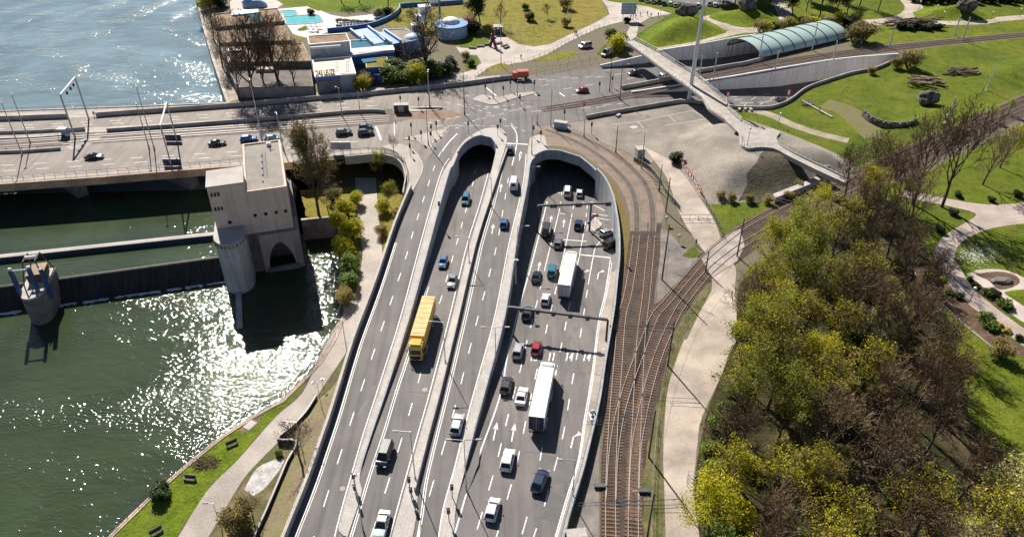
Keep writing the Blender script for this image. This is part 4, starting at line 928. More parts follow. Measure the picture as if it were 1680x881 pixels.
for k, px in enumerate((K('G6', (70, 600), (200, 545), (300, 565), (150, 620)), K('G6', (450, 520), (600, 470), (720, 450), (860, 440), (840, 480), (640, 520)), K('E3', (650, 470), (720, 480), (760, 530), (690, 590), (640, 600)), K('E6', (610, 150), (700, 60), (880, 50), (830, 150), (700, 190)))):
    sheet('grass_patch', S0(PP(px + px[:1]), 3)[:-1], .014, GRASS if k > 1 else GRASSY)
def mound(name, px, H, w_, m, step=1.6, seed=0, world=False, z0=0):
    o_ = px if world else S0(PP(px + px[:1]), 3)[:-1]
    def zf(x, y):
        d = dseg((x, y), o_); t = min(1, d / w_); t = t * t * (3 - 2 * t)
        return H * t + (.35 * noise.noise(Vector((x * .15, y * .15, seed))) * t)
    return tag(sheet(name, o_, zf, m, step=step), kind='structure'), zf
MG = [(1098, 248), (1112, 224), (1150, 205), (1196, 198), (1240, 202), (1300, 222), (1360, 247), (1400, 268), (1400, 292), (1350, 305), (1300, 318), (1250, 330), (1200, 333), (1165, 335), (1140, 312), (1118, 280)]
gm_, gz = mound('gravel_mound', MG, 4.55, 11, GRAVEL, 1.6, 3)
sheet('shaded_scrub_soil', S0(PP([(1244, 270), (1262, 262), (1290, 270), (1322, 288), (1330, 300), (1308, 306), (1285, 318), (1262, 318), (1240, 327), (1222, 320), (1212, 322), (1226, 306), (1222, 298), (1236, 286), (1244, 270)], 1.5), 2)[:-1], lambda x, y: gz(x, y) + .06, M('shaded_scrub_soil', (.13, .108, .08), .95, .5, .4, c2=(.1, .095, .045), fine=1.2, bump=.25, bscale=1.5), step=1.6)  # scrubby soil; its dark tone also paints the mound's shaded quadrant
mound('grass_mound', [(1045, 70), (1052, 58), (1066, 46), (1090, 34), (1130, 26), (1165, 36), (1192, 52), (1180, 58), (1140, 69), (1070, 80), (1052, 78)], 4.5, 13, GRASSB, 2, 1)
mound('grass_mound', [(1160, 28), (1185, 18), (1245, 16), (1272, 26), (1281, 40), (1250, 46), (1210, 43), (1178, 36)], 4, 13, GRASSB, 2, 2)
mound('grass_mound', [(1496, 20), (1530, 12), (1570, 10), (1612, 18), (1634, 31), (1580, 35), (1510, 33)], 4, 13, GRASSB, 2, 4)
mound('grass_mound', [(1440, 215), (1480, 190), (1530, 170), (1570, 178), (1560, 205), (1500, 225), (1460, 228)], 1.6, 9, GRASS, 2, 5)
mound('grass_rise', [(1560, 130), (1620, 100), (1700, 90), (1780, 110), (1700, 140), (1640, 160), (1590, 160)], 3, 20, GRASS, 3, 6)
# formal garden on the right
sheet('garden_path', S0(PP([(1480, 312), (1520, 319), (1560, 327), (1620, 336), (1690, 331), (1790, 312)]), 2) + S0(PP([(1790, 358), (1690, 366), (1640, 372), (1611, 380), (1582, 394), (1568, 411), (1568, 427), (1578, 445), (1594, 470), (1623, 496.5), (1658, 523), (1690, 545), (1790, 610)]), 3) + S0(PP([(1790, 650), (1664, 556), (1623, 528), (1594, 503), (1562, 473), (1545, 448), (1534, 425), (1535, 407), (1551, 385), (1590, 362), (1600, 350), (1560, 339), (1520, 331), (1480, 323)]), 3), .016, M('garden_paving', (.38, .31, .27), .9, .18, .2, fine=4))
ring = PP(K('F7', (520, 340), (600, 310), (720, 300), (850, 315), (979, 370), (1050, 420), (1040, 470), (979, 470), (880, 480), (820, 490), (870, 530), (979, 600), (1080, 680), (1080, 760), (960, 720), (800, 600), (640, 470)))
sheet('garden_path', S0(ring + ring[:1], 2)[:-1], .02, M('garden_paving_pale', (.46, .39, .34), .9, .18, .2, fine=4))
bedL = PP(K('F7', (60, 300), (200, 270), (300, 300), (350, 390), (430, 490), (540, 590), (640, 665), (750, 765), (900, 880), (1050, 990), (900, 1000), (650, 870), (480, 720), (300, 560), (140, 490), (110, 400)))
sheet('flower_bed', bedL, .024, MULCH)
for px in (K('F7', (530, 375), (600, 400), (690, 480), (800, 520), (890, 610), (880, 635), (780, 620), (640, 500), (560, 440)), K('F7', (580, 345), (700, 325), (820, 325), (920, 360), (945, 410), (880, 450), (780, 468), (730, 430), (690, 390))):
    sheet('flower_bed', S0(PP(px + px[:1]), 2)[:-1], .028, MULCH)
sheet('lawn', PP(K('F7', (820, 490), (979, 460), (1050, 470), (1050, 500), (900, 535))), .03, GRASSB)
wb = S0(PP(K('F7', (95, 310), (125, 400), (140, 490), (300, 570), (480, 730), (660, 880), (820, 1000))), 3)
mb = MB(); mb.strip(wb, -.1, .1, 0, .16); tag(mb.build('bed_kerb', CONCL), kind='structure')
daisy = MB(); dr = random.Random(9)
for k in range(1500):
    x, y = dr.gauss(600, 90), dr.gauss(190, 45)
    if k > 900: x, y = dr.uniform(500, 1500), dr.uniform(780, 1500)
    p = P(K('F7', (x, y))[0]); s = dr.uniform(.03, .075)
    if P(K('F7', (430, 200))[0]).x > p.x: continue
    daisy.poly([(p.x - s, p.y - s, .06), (p.x + s, p.y - s * .6, .07), (p.x + s * .7, p.y + s, .08), (p.x - s, p.y + s * .8, .07)])
tag(daisy.build('daisies', plain('daisy_white', (.75, .75, .68), .8), recalc=False), 'white daisies scattered over the lawn', 'flowers', kind='stuff')
# ---------------------------------------------------------------- cable-stayed footbridge
ZB = 5.0
cL = K('G1', (128, 355), (300, 480), (500, 630), (690, 765), (800, 855)) + K('G5', (170, 155), (300, 245))
cR = K('G1', (215, 345), (400, 440), (560, 545), (720, 640), (860, 755), (990, 870)) + K('G5', (330, 150), (448, 258))
aL = smooth(PP(cL, ZB), 3); aR = smooth(PP(cR, ZB), 3)
FB = thing('footbridge', 'curved concrete footbridge hung from a tall white mast across the sunken road', 'footbridge', aL[0])
def fb(mb, nm, m): o = mb.build(nm, m, FB); o.location = -FB.location; return o
mid = []
NB = 26
ra = resample(aL, (sum((q - p).length for p, q in zip(aL, aL[1:])) - .01) / NB); rb = resample(aR, (sum((q - p).length for p, q in zip(aR, aR[1:])) - .01) / NB)
n_ = min(len(ra), len(rb)); ra, rb = ra[:n_], rb[:n_]
for r_ in (ra, rb):
    for p in r_: p.z = ZB
mb = MB(); mb.loft([[(a.x, a.y, ZB), (b.x, b.y, ZB), (b.x, b.y, ZB - .55), (a.x, a.y, ZB - .55)] for a, b in zip(ra, rb)]); fb(mb, 'deck', M('footbridge_deck', (.37, .33, .28), .85, .2, .5, fine=3))
for r_, s in ((ra, -1), (rb, 1)):
    mb = MB(); mb.strip(r_, -.18 , .18, ZB - .3, ZB + .35); fb(mb, 'edge_beam', CONC)
    for h in (.7, 1.15):
        mb = MB(); mb.tube([p + Vector((0, 0, h)) for p in r_], .05, 4); fb(mb, 'handrail', STEEL)
    first = None
    for p in resample(r_, 2):
        if first is None:
            mb = MB(); mb.tube([(0, 0, 0), (0, 0, 1.15)], .045, 4); first = mb.build('baluster_post', STEEL, FB); first.location = p - FB.location
        else:
            o = first.copy(); col.objects.link(o); o.location = p - FB.location
mbase = P((1129.5, 168), -.5); mt = top_z(mbase, 2); mtop = Vector((mbase.x + (P((1154, 0), mt).x - mbase.x), mbase.y, mt))
mtop = mbase + (mtop - mbase) * 1.12
mb = MB(); mb.tube([mbase, mbase.lerp(mtop, .33), mbase.lerp(mtop, .7), mtop], [.6, .6, .5, .33], 12); fb(mb, 'mast', plain('mast_white', (.62, .68, .72), .4, .2))
for k in range(2, n_ - 4, 3):
    a = ra[k].lerp(rb[k], .5 if k < n_ // 2 else .9); mb = MB(); mb.tube([rb[k], mbase.lerp(mtop, .86 + .01 * (k % 4))], .028, 4); fb(mb, 'stay_cable', DSTEEL)
for px in ((1080, 72), (1095, 66), (1200, 62)):
    q = P(px); mb = MB(); mb.tube([q, mtop.lerp(mbase, .08)], .03, 4); fb(mb, 'back_stay', DSTEEL)
for px in ((1180, 190),):
    q = P(px); mb = MB(); mb.tube([q, (q.x, q.y, ZB - .4)], .4, 8); fb(mb, 'column', CONC)
# the plaza on top of the mound and the walkway running on from it
pz = K('G5', (300, 240), (375, 200), (450, 262), (560, 308), (640, 308), (720, 318), (775, 342), (770, 362), (742, 395), (745, 425), (790, 465), (900, 530), (1036, 597)) + [(1345, 272), (1372, 285), (1394, 296)] + [(1386, 301), (1362, 290), (1330, 275)] + K('G5', (900, 580), (830, 545), (760, 505), (700, 485), (600, 478), (510, 488), (460, 470), (440, 440), (442, 400), (420, 350))
pzw = PP(pz, ZB)
mb = MB(); mb.prism([(p.x, p.y) for p in pzw], ZB - .7, ZB - .02)
WK = tag(mb.build('raised_walkway', M('walkway_paving', (.36, .325, .29), .85, .18, .4, fine=3)), 'raised paved terrace and walkway continuing the footbridge over the gravel mound', 'walkway')
edge = smooth(PP(K('G5', (300, 240), (420, 350), (442, 400), (440, 440), (460, 470), (510, 488), (600, 478), (700, 485), (760, 505), (830, 545), (900, 580)) + [(1330, 275), (1362, 290), (1386, 301)], ZB), 3)
mb = MB(); mb.strip(edge, -.2, .2, ZB - .9, ZB + .28); mb.build('edge_beam', CONCL, WK)
edge2 = smooth(PP(K('G5', (745, 400), (745, 425), (790, 465), (900, 530), (1036, 597)) + [(1345, 272), (1372, 285), (1394, 296)], ZB), 3)
mb = MB(); mb.strip(edge2, -.2, .2, ZB - .7, ZB + .3); mb.build('edge_beam', CONCL, WK)
fence('walkway_railing', 'green tinted railing along the far side of the raised walkway', edge2, 1.5, 1.25, plain('green_rail', (.12, .2, .16), .5), (1, .7, .4), .035, pr=.035, world=True, n=1)
fence('walkway_railing', 'railing round the left edge of the terrace above the gravel mound', edge[4:20], 1.5, 1.2, STEEL, (1, .55), .03, pr=.035, world=True, n=1)
for px in ((1285, 273), (1345, 297)):
    q = P(px, 0); mb = MB(); mb.prism([(q.x - 1.6, q.y - .4), (q.x + 1.6, q.y - .4), (q.x + 1.6, q.y + .4), (q.x - 1.6, q.y + .4)], -.2, ZB - .7); mb.build('support', CONCD, WK)
# low bridge slab and wall beside the tracks under the walkway
sl_ = PP(K('D2', (170, 190), (215, 215), (250, 205), (240, 190)), 2.2)
mb = MB(); mb.prism([(p.x, p.y) for p in PP(K('D2', (20, 290), (160, 235), (235, 200), (245, 215), (170, 250), (30, 305)), 1.6)], 0, 1.6)
tag(mb.build('bridge_abutment', CONC), 'low concrete abutment beside the tracks under the raised walkway', 'abutment')
# ---------------------------------------------------------------- glass barrel canopy of the tram stop
s0, s1 = P((1247, 97), .6), P((1392, 63), .6)
ax = (s1 - s0); Lc = ax.length; ax.normalize(); px_ = Vector((-ax.y, ax.x, 0)); Wc, Hc = 16, 3.7
CN = thing('barrel_canopy', 'long glass barrel canopy with dark arched ribs over the sunken tram stop', 'canopy', s0)
def arcp(t, a, lift=0): q = ax * (Lc * t) + px_ * (Wc / 2 - Wc / 2 * math.cos(a)); return (q.x, q.y, (Hc + lift) * math.sin(a))
mg, nn, ll, bb = nt('canopy_glass')
bb.inputs['Base Color'].default_value = (.38, .5, .46, 1); bb.inputs['Roughness'].default_value = .22; bb.inputs['Specular IOR Level'].default_value = .6
mb = MB(); mb.loft([[arcp(i / 24, math.pi * k / 16) for k in range(17)] for i in range(25)], 0, False, False)
g_ = mb.build('glazing', mg, CN, shade=True)
for i in range(9):
    t = i / 8; mb = MB(); mb.tube([arcp(t, math.pi * k / 16, .1) for k in range(17)], .17, 5); mb.build('rib', DSTEEL, CN)
for a in (0, math.pi):
    mb = MB(); mb.tube([arcp(0, a), arcp(1, a)], .3, 5); mb.build('gutter', DSTEEL, CN)
mb = MB()
for k in range(7):
    a = math.pi * (k + 1) / 8; q = arcp(.005, a); mb.tube([(q[0], q[1], -4), q], .08, 4)
mb.build('end_frame', DSTEEL, CN)
# ---------------------------------------------------------------- baths beyond the bridge
def prism_px(mb, px, z0, z1, mi=0):
    q = PP(px, z1); mb.prism([(p.x, p.y) for p in q], z0, z1, mi); return q
def block(th, nm, px, z1, wall, roof, z0=0, rim=None, rim_m=None):
    mb = MB(); q = prism_px(mb, px, z0 - .3, z1); o = mb.build(nm, wall, th); o.location = -th.location
    mb = MB(); c = sum(q, Vector()) / len(q); mb.prism([((p - c) * .985 + c) for p in q], z1 - .05, z1 + .05); r_ = mb.build('roof', roof, th); r_.location = -th.location
    if rim:
        mb = MB(); mb.strip([Vector((p.x, p.y, 0)) for p in q + q[:1]], -.2, .2, z1 - .2, z1 + rim); k = mb.build('roof_edge', rim_m or CONCL, th); k.location = -th.location
    return q
DWALL = M('bath_wall', (.16, .14, .125), .85, .3, .3, fine=1)
TEAL = plain('teal_glass', (.05, .16, .2), .12, 0, .7)
PANELW = M('pale_panel', (.6, .57, .52), .8, .12, .4)
bq = P(K('E1', (500, 600))[0])
BH = thing('bath_hall', 'large stepped bath hall with brown flat roofs beside the river', 'building', (bq.x, bq.y, 0))
block(BH, 'wall', K('E1', (95, 128), (650, 78), (705, 183), (125, 235)), 7, DWALL, ROOFB, 0, .35)
block(BH, 'wall', K('E1', (128, 240), (700, 190), (772, 352), (152, 372)), 6, DWALL, ROOFB, 0, .3, CONCD)
block(BH, 'wall', K('E1', (153, 378), (860, 374), (935, 522), (210, 532)), 5.2, DWALL, ROOFB, 0, .3, CONC)
block(BH, 'wall', K('E1', (235, 600), (930, 588), (952, 738), (310, 748)), 3.2, M('bath_front', (.27, .24, .22), .85, .25, .3), M('dark_roofing', (.13, .11, .095), .9, .3, .4, fine=3), 0, .2, CONCD)
def flat_on(th, nm, px, z, m, t=.12):
    mb = MB(); prism_px(mb, px, z - t, z); o = mb.build(nm, m, th); o.location = -th.location
flat_on(BH, 'skylight', K('E1', (380, 122), (500, 112), (512, 188), (455, 203)), 7.25, TEAL, .2)
flat_on(BH, 'skylight', K('E1', (410, 250), (520, 240), (570, 318), (400, 330)), 6.3, M('frosted_glass', (.45, .5, .5), .3, .2, .6), .25)
flat_on(BH, 'roof_band', K('E1', (262, 92), (485, 80), (488, 105), (258, 130)), 7.6, WPAINT, .5)
flat_on(BH, 'roof_band', K('E1', (210, 420), (235, 418), (250, 525), (225, 528)), 6.0, WPAINT, .5)
flat_on(BH, 'roof_band', K('E1', (235, 425), (340, 418), (340, 430), (235, 436)), 5.8, WPAINT, .3)
flat_on(BH, 'panel', K('E1', (450, 560), (600, 555), (620, 590), (460, 592)), 4.2, M('beige_panel', (.4, .33, .27), .8), 2)
for k in range(9):
    x = 300 + k * 68; a, b = K('E1', (x, 752), (x + 40, 751)); pa, pb = P(a, 2.4), P(b, 2.4)
    mb = MB(); mb.box(((pa.x + pb.x) / 2, (pa.y + pb.y) / 2 - .2, 1.5), (abs(pb.x - pa.x), .1, 1.6)); o = mb.build('window', [GLASS], BH); o.location = -BH.location
# riverside terrace edge
mb = MB(); mb.strip([Vector((p.x, p.y, 0)) for p in west_up], -.5, .3, WUP - 2, .35); tag(mb.build('river_wall', CONC), 'pale river wall along the bath hall at the upper reach', 'wall')
sheet('terrace', PP([(329, 22), (350, 20), (375, 120), (400, 160), (376, 168), (361, 129), (341, 65)]), .01, M('river_terrace', (.3, .25, .2), .9, .25, .3, fine=3))
# entrance building with its lettering
eq = P(K('E2', (250, 780))[0])
EN = thing('entrance_building', 'pale roofed entrance building with dark roof lettering beside the footway', 'building', (eq.x, eq.y, 0))
block(EN, 'wall', K('E2', (70, 518), (390, 492), (432, 632), (92, 660)), 5.4, M('entrance_wall', (.34, .36, .4), .7, .2, .3), M('sand_roof', (.6, .53, .42), .85, .12, .4), 0, .25, WPAINT)
block(EN, 'plant_room', K('E2', (25, 312), (352, 292), (380, 356), (38, 384)), 9.3, M('plant_wall', (.5, .52, .55), .7, .2, .4), ROOFB, 4.8, .3, WPAINT)
fq = PP(K('E2', (92, 664), (300, 645), (302, 636), (432, 628)), 5.4)
def facade(a, b, z0, z1, m, nm, d=.12):
    mb = MB(); u = (b - a).normalized(); n = Vector((u.y, -u.x, 0))
    mb.prism([a + n * .02, b + n * .02, b + n * d, a + n * d], z0, z1); o = mb.build(nm, m, EN); o.location = -EN.location
facade(fq[0], fq[1], 4.4, 5.3, BLUEP, 'blue_band'); facade(fq[2], fq[3], 4.6, 5.7, BLUEP, 'blue_band')
GRF = M('mural_panel', (.42, .42, .46), .7, .5, .5, c2=(.2, .14, .16), lo=.46, hi=.54)
facade(fq[0].lerp(fq[1], .06), fq[0].lerp(fq[1], .97), .3, 4.3, GRF, 'mural'); facade(fq[2].lerp(fq[3], .04), fq[2].lerp(fq[3], .96), .3, 4.5, GRF, 'mural')
def text(s, size, m, parent, loc, rot, name='lettering', ext=.06, sx=1):
    cu = bpy.data.curves.new(name, 'FONT'); cu.body = s; cu.size = size; cu.extrude = ext; cu.align_x = 'LEFT'; cu.offset = .035 * size
    t = bpy.data.objects.new(name, cu); col.objects.link(t)
    dg = bpy.context.evaluated_depsgraph_get(); me = bpy.data.meshes.new_from_object(t.evaluated_get(dg)); bpy.data.objects.remove(t)
    me.materials.clear(); me.materials.append(m)
    o = bpy.data.objects.new(name, me); col.objects.link(o)
    if parent: o.parent = parent
    o.location = loc; o.rotation_euler = rot; o.scale = (sx, 1, 1); return o
NAVY = plain('navy_letters', (.02, .03, .07), .5)
la, lb = P(K('E2', (92, 648))[0], 5.75), P(K('E2', (268, 634))[0], 5.75)
text('DAS LEUZE', 2.2, BLACK, EN, la - EN.location, (R(78), 0, math.atan2(lb.y - la.y, lb.x - la.x)), sx=(lb - la).length / 11.6)
for j in range(4):
    for i in range(2):
        flat_on(EN, 'roof_mark', K('E2', (345 + i * 18, 515 + j * 26), (360 + i * 18, 514 + j * 26), (363 + i * 18, 530 + j * 26), (348 + i * 18, 532 + j * 26)), 5.53, NAVY, .06)
flat_on(EN, 'roof_mark', K('E2', (255, 525), (275, 522), (290, 578), (262, 578)), 5.53, NAVY, .06); flat_on(EN, 'roof_mark', K('E2', (265, 590), (285, 588), (288, 604), (268, 605)), 5.53, NAVY, .06)
mb = MB(); a_, b_2 = PP(K('E2', (45, 412), (305, 392)), 8.6); mb.tube([a_, b_2], .45, 8); o = mb.build('duct', WPAINT, EN); o.location = -EN.location
# blue pool halls, slides and annex
sq_ = P(K('E2', (560, 520))[0])
SH = thing('slide_hall', 'low blue water slide hall with pale blue channels on its roof', 'building', (sq_.x, sq_.y, 0))
block(SH, 'wall', K('E2', (385, 352), (560, 345), (740, 380), (760, 420), (395, 455)), 4.2, BLUEP, TEAL, 0, .3, LBLUE)
flat_on(SH, 'gallery', K('E2', (392, 415), (750, 385), (765, 425), (395, 470)), 4.9, M('gallery_roof', (.42, .45, .52), .6), .8)
flat_on(SH, 'fascia', K('E2', (395, 442), (740, 412), (745, 426), (397, 458)), 5.0, M('pink_fascia', (.55, .42, .38), .7), .25)
def trough(px0, px1, w_, za, zb):
    a, b = P(px0, za), P(px1, zb); u = (b - a); u.z = 0; u.normalize(); n = Vector((-u.y, u.x, 0))
    for (o0, o1, h0, h1, m, nm) in ((-w_ / 2, w_ / 2, -.8, 0, BLUEP, 'channel_floor'), (-w_ / 2, -w_ / 2 + .5, 0, .9, LBLUE, 'channel_side'), (w_ / 2 - .5, w_ / 2, 0, .9, LBLUE, 'channel_side')):
        mb = MB(); mb.loft([[tuple(p + n * o0 + Vector((0, 0, h0))), tuple(p + n * o1 + Vector((0, 0, h0))), tuple(p + n * o1 + Vector((0, 0, h1))), tuple(p + n * o0 + Vector((0, 0, h1)))] for p in (a, b)])
        o = mb.build(nm, m, SH); o.location = -SH.location
trough(K('E2', (465, 252))[0], K('E2', (550, 320))[0], 7, 4.6, 4.6); trough(K('E2', (560, 305))[0], K('E2', (630, 370))[0], 5, 4.6, 4.4); trough(K('E2', (640, 275))[0], K('E2', (780, 370))[0], 4, 4.8, 4.8)
block(SH, 'wall', K('E2', (660, 262), (850, 250), (1000, 335), (820, 375)), 4.2, BLUEP, M('grey_brown_roof', (.25, .2, .16), .9, .2, .5, fine=3), 0, .3, LBLUE)
xq = P(K('E2', (610, 720))[0])
AN = thing('annex', 'small annex with planted green roof and deep blue front', 'building', (xq.x, xq.y, 0))
block(AN, 'wall', K('E2', (520, 512), (695, 490), (725, 563), (525, 580)), 4.6, plain('deep_blue', (.03, .12, .4), .5), GRASSY, 0, .2, CONC)
flat_on(AN, 'skylight', K('E2', (480, 505), (590, 492), (610, 520), (500, 535)), 5.0, TEAL, .35)
for k in range(4):
    a, b = PP(K('E2', (540 + k * 38, 650), (568 + k * 38, 647)), 2.4); mb = MB(); mb.box(((a.x + b.x) / 2, AN.location.y + .6, 1.6), (1.2, .2, 3)); o = mb.build('door', plain('door_blue', (.02, .07, .25), .4), AN); o.location = -AN.location
wall_line('blue_wall', K('E2', (195, 278), (350, 262), (500, 243), (600, 220), (700, 180), (770, 140), (805, 100), (808, 68)), 'long curved blue garden wall between pool deck and dry lawn', 1.6, .4, BLUEP)
wall_line('blue_wall', K('E3', (90, 66), (200, 56), (400, 48), (620, 33)), 'straight blue garden wall across the top of the dry lawn', 1.6, .4, BLUEP)
wall_line('blue_wall', K('E2', (640, 170), (690, 140), (700, 105), (680, 95)), 'short curved pale blue wall round a planted bed by the pool deck', 1.4, .4, LBLUE)
# round pavilion and white slide tower behind the big bare tree
rq = P(K('E3', (520, 300))[0])
RP = thing('round_pavilion', 'round blue pavilion with a white dome behind the big bare tree', 'pavilion', (rq.x, rq.y, 0))
mb = MB(); mb.tube([(0, 0, -.2), (0, 0, 4)], 6, 20); mb.build('wall', LBLUE, RP)
mb = MB(); mb.tube([(0, 0, 4), (0, 0, 4.4)], 6.3, 20); mb.build('roof', BLUEP, RP)
mb = MB(); mb.ball((0, 1, 4.2), 3.4, 14, 8, 0, (1, 1, .6)); mb.build('dome', WPAINT, RP, shade=True)
dq = P(K('E3', (210, 350))[0], 3)
mb = MB(); mb.ball((dq.x, dq.y, 2.5), 4.6, 16, 8, 0, (1, .8, .7)); tag(mb.build('pool_dome', LBLUE, shade=True), 'pale blue domed roof beside the slide hall', 'dome')
tq = P(K('E3', (400, 300))[0])
ST_ = thing('slide_tower', 'white stepped slide tower with box segments above the blue pavilion', 'tower', (tq.x, tq.y, 0))
for k, (x, y, z, w_) in enumerate(((-8, 3, 2, 3.5), (-6.5, 6, 4.5, 3.5), (-5, 9, 7, 4.5), (-2, 14, 9, 3), (0.5, 15.5, 9.6, 3), (3, 17, 10.2, 3))):
    mb = MB(); mb.box((x, y, z), (w_, 3.4, 2.2), .3); mb.build('segment', WPAINT, ST_)
for x, y, z in ((-8, 3, 2), (-5, 9, 7), (0, 15, 9.4)):
    mb = MB(); mb.tube([(x, y, -.2), (x, y, z)], .4, 6); mb.build('support', BLUEP, ST_)
# pool deck
sheet('pool_deck', S0(PP(K('E1', (650, 80), (900, 58), (1000, 100)) + K('E2', (130, 92), (230, 132), (340, 150), (620, 120), (640, 170), (500, 235), (350, 258), (195, 275), (110, 305), (20, 305)) + K('E1', (890, 330), (780, 290), (740, 230))), 1), .016, M('pool_paving', (.62, .55, .5), .85, .12, .3, fine=3))
sheet('pool_deck', PP(K('E1', (245, 20), (300, -30), (560, -40), (700, 40), (640, 75), (480, 85), (250, 90))), .018, M('pool_paving_worn', (.5, .42, .36), .85, .25, .4, fine=3))
def pool(px, label):
    q = S0(PP(px + px[:1]), 3)[:-1]; c = sum(q, Vector()) / len(q)
    th = thing('swimming_pool', label, 'pool', (c.x, c.y, 0))
    o = sheet('pool_water', [p - c for p in q], .08, plain('pool_water', (.12, .48, .5), .08), kind=None); o.parent = th
    mb = MB(); mb.strip([p - c for p in q + q[:1]], -.25, .25, 0, .2); mb.build('coping', CONCL, th)
    return th, q, c
pool(K('E1', (672, 98), (790, 92), (812, 125), (720, 140)), 'small shallow turquoise pool at the corner of the bath hall')
th, q, c = pool(K('E1', (700, 148), (850, 135), (985, 130), (1025, 165), (1028, 190), (950, 202), (745, 212), (720, 190)), 'long turquoise outdoor swimming pool with lane bars on the pale deck')
for a, b in (((770, 145), (805, 208)), ((865, 136), (905, 204)), ((940, 132), (978, 198))):
    p0, p1 = PP(K('E1', a, b), .1); mb = MB(); mb.tube([p0 - c, p1 - c], .15, 4); o = mb.build('lane_bar', STEEL, th)
sheet('deck_lawn', S0(PP(K('E1', (815, 262), (870, 225), (915, 235), (890, 265), (820, 268))), 2), .03, GRASS)
sheet('deck_lawn', PP(K('E1', (770, 300), (890, 320), (895, 335), (780, 340))), .03, GRASSY)
# sun loungers on the deck
def lounger_proto():
    th = thing('sun_lounger', 'x', 'sun lounger')
    mb = MB(); mb.box((0, -.25, .32), (.65, 1.3, .08)); mb.build('seat', WPAINT, th)
    mb = MB(); mb.box((0, .65, .52), (.65, .75, .08), 0, 0, 1, 1, R(35)); mb.build('backrest', WPAINT, th)
    mb = MB()
    for x in (-.28, .28):
        for y in (-.8, .3): mb.box((x, y, .14), (.06, .06, .3))
    mb.build('frame', STEEL, th); return th
LP = lounger_proto()
for k in range(16):
    x, y = 300 + (k % 8) * 28 + (k // 8) * 9, 205 + (k // 8) * 16 - (k % 8) * 2
    put(LP, USED, P(K('E2', (x, y))[0], .02), R(200), 'white sun lounger in the rows on the paved terrace beside the dark hedge', 'sun loungers on the terrace', 1.5)
for k in range(8):
    x, y = 905 + k * 14, 228 + (k % 3) * 22
    put(LP, USED, P(K('E1', (x, y))[0], .03), R(60), 'white sun lounger scattered around the small lawn on the pool deck', 'sun loungers by the small lawn', 1.5)
# red sculpture, seats and fences on the plaza
rs = P(K('E3', (875, 400))[0])
RS = thing('sculpture', 'tall angular dark red steel sculpture on the pale plaza', 'sculpture', rs)
mr = plain('dark_red_steel', (.16, .02, .045), .5)
for a, b, r in (((-1.1, 0, 0), (.3, .2, 4.2), .55), ((.9, 0, 0), (-.4, .2, 4.6), .55), ((.2, .2, 4.0), (.5, 0, 6.2), .7), ((-.6, -.3, 2.2), (1.1, .4, 3.2), .45)):
    mb = MB(); mb.tube([a, b], [r, r * .8], 4); mb.build('strut', mr, RS)
for k, (x, y) in enumerate(((700, 415), (770, 400), (830, 385), (925, 375), (975, 395), (990, 410))):
    q = P(K('E3', (x, y))[0]); mb = MB(); mb.box((q.x, q.y, .3), (2.4, .9, .6), R(-10 + 12 * k)); 
    tag(mb.build('stone_bench', CONCD), ('dark stone seat left of the red sculpture, farthest out', 'dark stone seat just left of the red sculpture', 'dark stone seat against the lawn behind the red sculpture', 'dark stone seat just right of the red sculpture', 'dark stone seat at the right rim of the plaza', 'dark stone seat nearest the tall lamp on the plaza')[k], 'seat')
kq = P(K('G6', (192, 285))[0]); 
KI = thing('kiosk', 'small dark kiosk box with a pale roof beside the plaza fence', 'kiosk', kq)
mb = MB(); mb.box((0, 0, 1.3), (3, 3, 2.6)); mb.build('body', DSTEEL, KI); mb = MB(); mb.box((0, 0, 2.7), (3.4, 3.4, .2)); mb.build('roof', CONCL, KI)
fence('lawn_fence', 'grey wire fence round the corner of the dry lawn by the plaza', K('G6', (215, 255), (300, 320), (400, 360)), 3, 2.0, STEEL, (1, .5), .04, pr=.06)
fence('lawn_fence', 'grey wire fence curving along the edge of the dry lawn', K('G6', (250, 250), (370, 290), (480, 285), (620, 215), (740, 180), (790, 110), (815, 0)), 3.5, 2.0, STEEL, (1, .5), .04, pr=.06)
fence('plaza_fence', 'low post fence along the lower edge of the plaza path', [(700, 143), (734, 135), (771, 133), (795, 117.5), (840, 106)] , 2.5, 1.2, DSTEEL, (1,), .03, pr=.06)
fence('plaza_fence', 'low post fence along the path up to the footbridge', [(866, 101.5), (896, 90.5), (934, 69), (980, 48), (1000, 41.5)], 2.8, 1.2, DSTEEL, (1,), .03, pr=.06)
fence('road_fence', 'post and wire fence on the dirt slope above the junction', K('G6', (450, 655), (600, 625), (760, 590), (900, 555), (1036, 530)), 3, 1.7, STEEL, (1, .5), .03, pr=.05)
fence('road_fence', 'second fence line crossing the dirt area above the junction', K('G6', (330, 530), (500, 560), (640, 540), (760, 530), (1036, 480)), 4, 1.7, STEEL, (1,), .03, pr=.05)
# information board by the footbridge end
bq_ = P((1030, 34)); bt = top_z(bq_, 5)
IB = thing('sign_gantry', 'big blue grey road sign board standing at the end of the footbridge', 'sign', bq_)
mb = MB(); mb.box((0, 0, bt - 2.2), (5.6, .2, 4.4)); mb.build('board', plain('sign_back', (.32, .42, .52), .5, .3), IB)
for x in (-2, 2): mb = MB(); mb.tube([(x, .2, 0), (x, .2, bt)], .14, 6); mb.build('post', STEEL, IB)
mb = MB()
for z in (-1.1, 0, 1.1): mb.box((0, -.12, bt - 2.2 + z), (5.6, .05, .08))
for x in (-1.4, 1.4): mb.box((x, -.12, bt - 2.2), (.08, .05, 4.4))
mb.build('frame', WPAINT, IB)
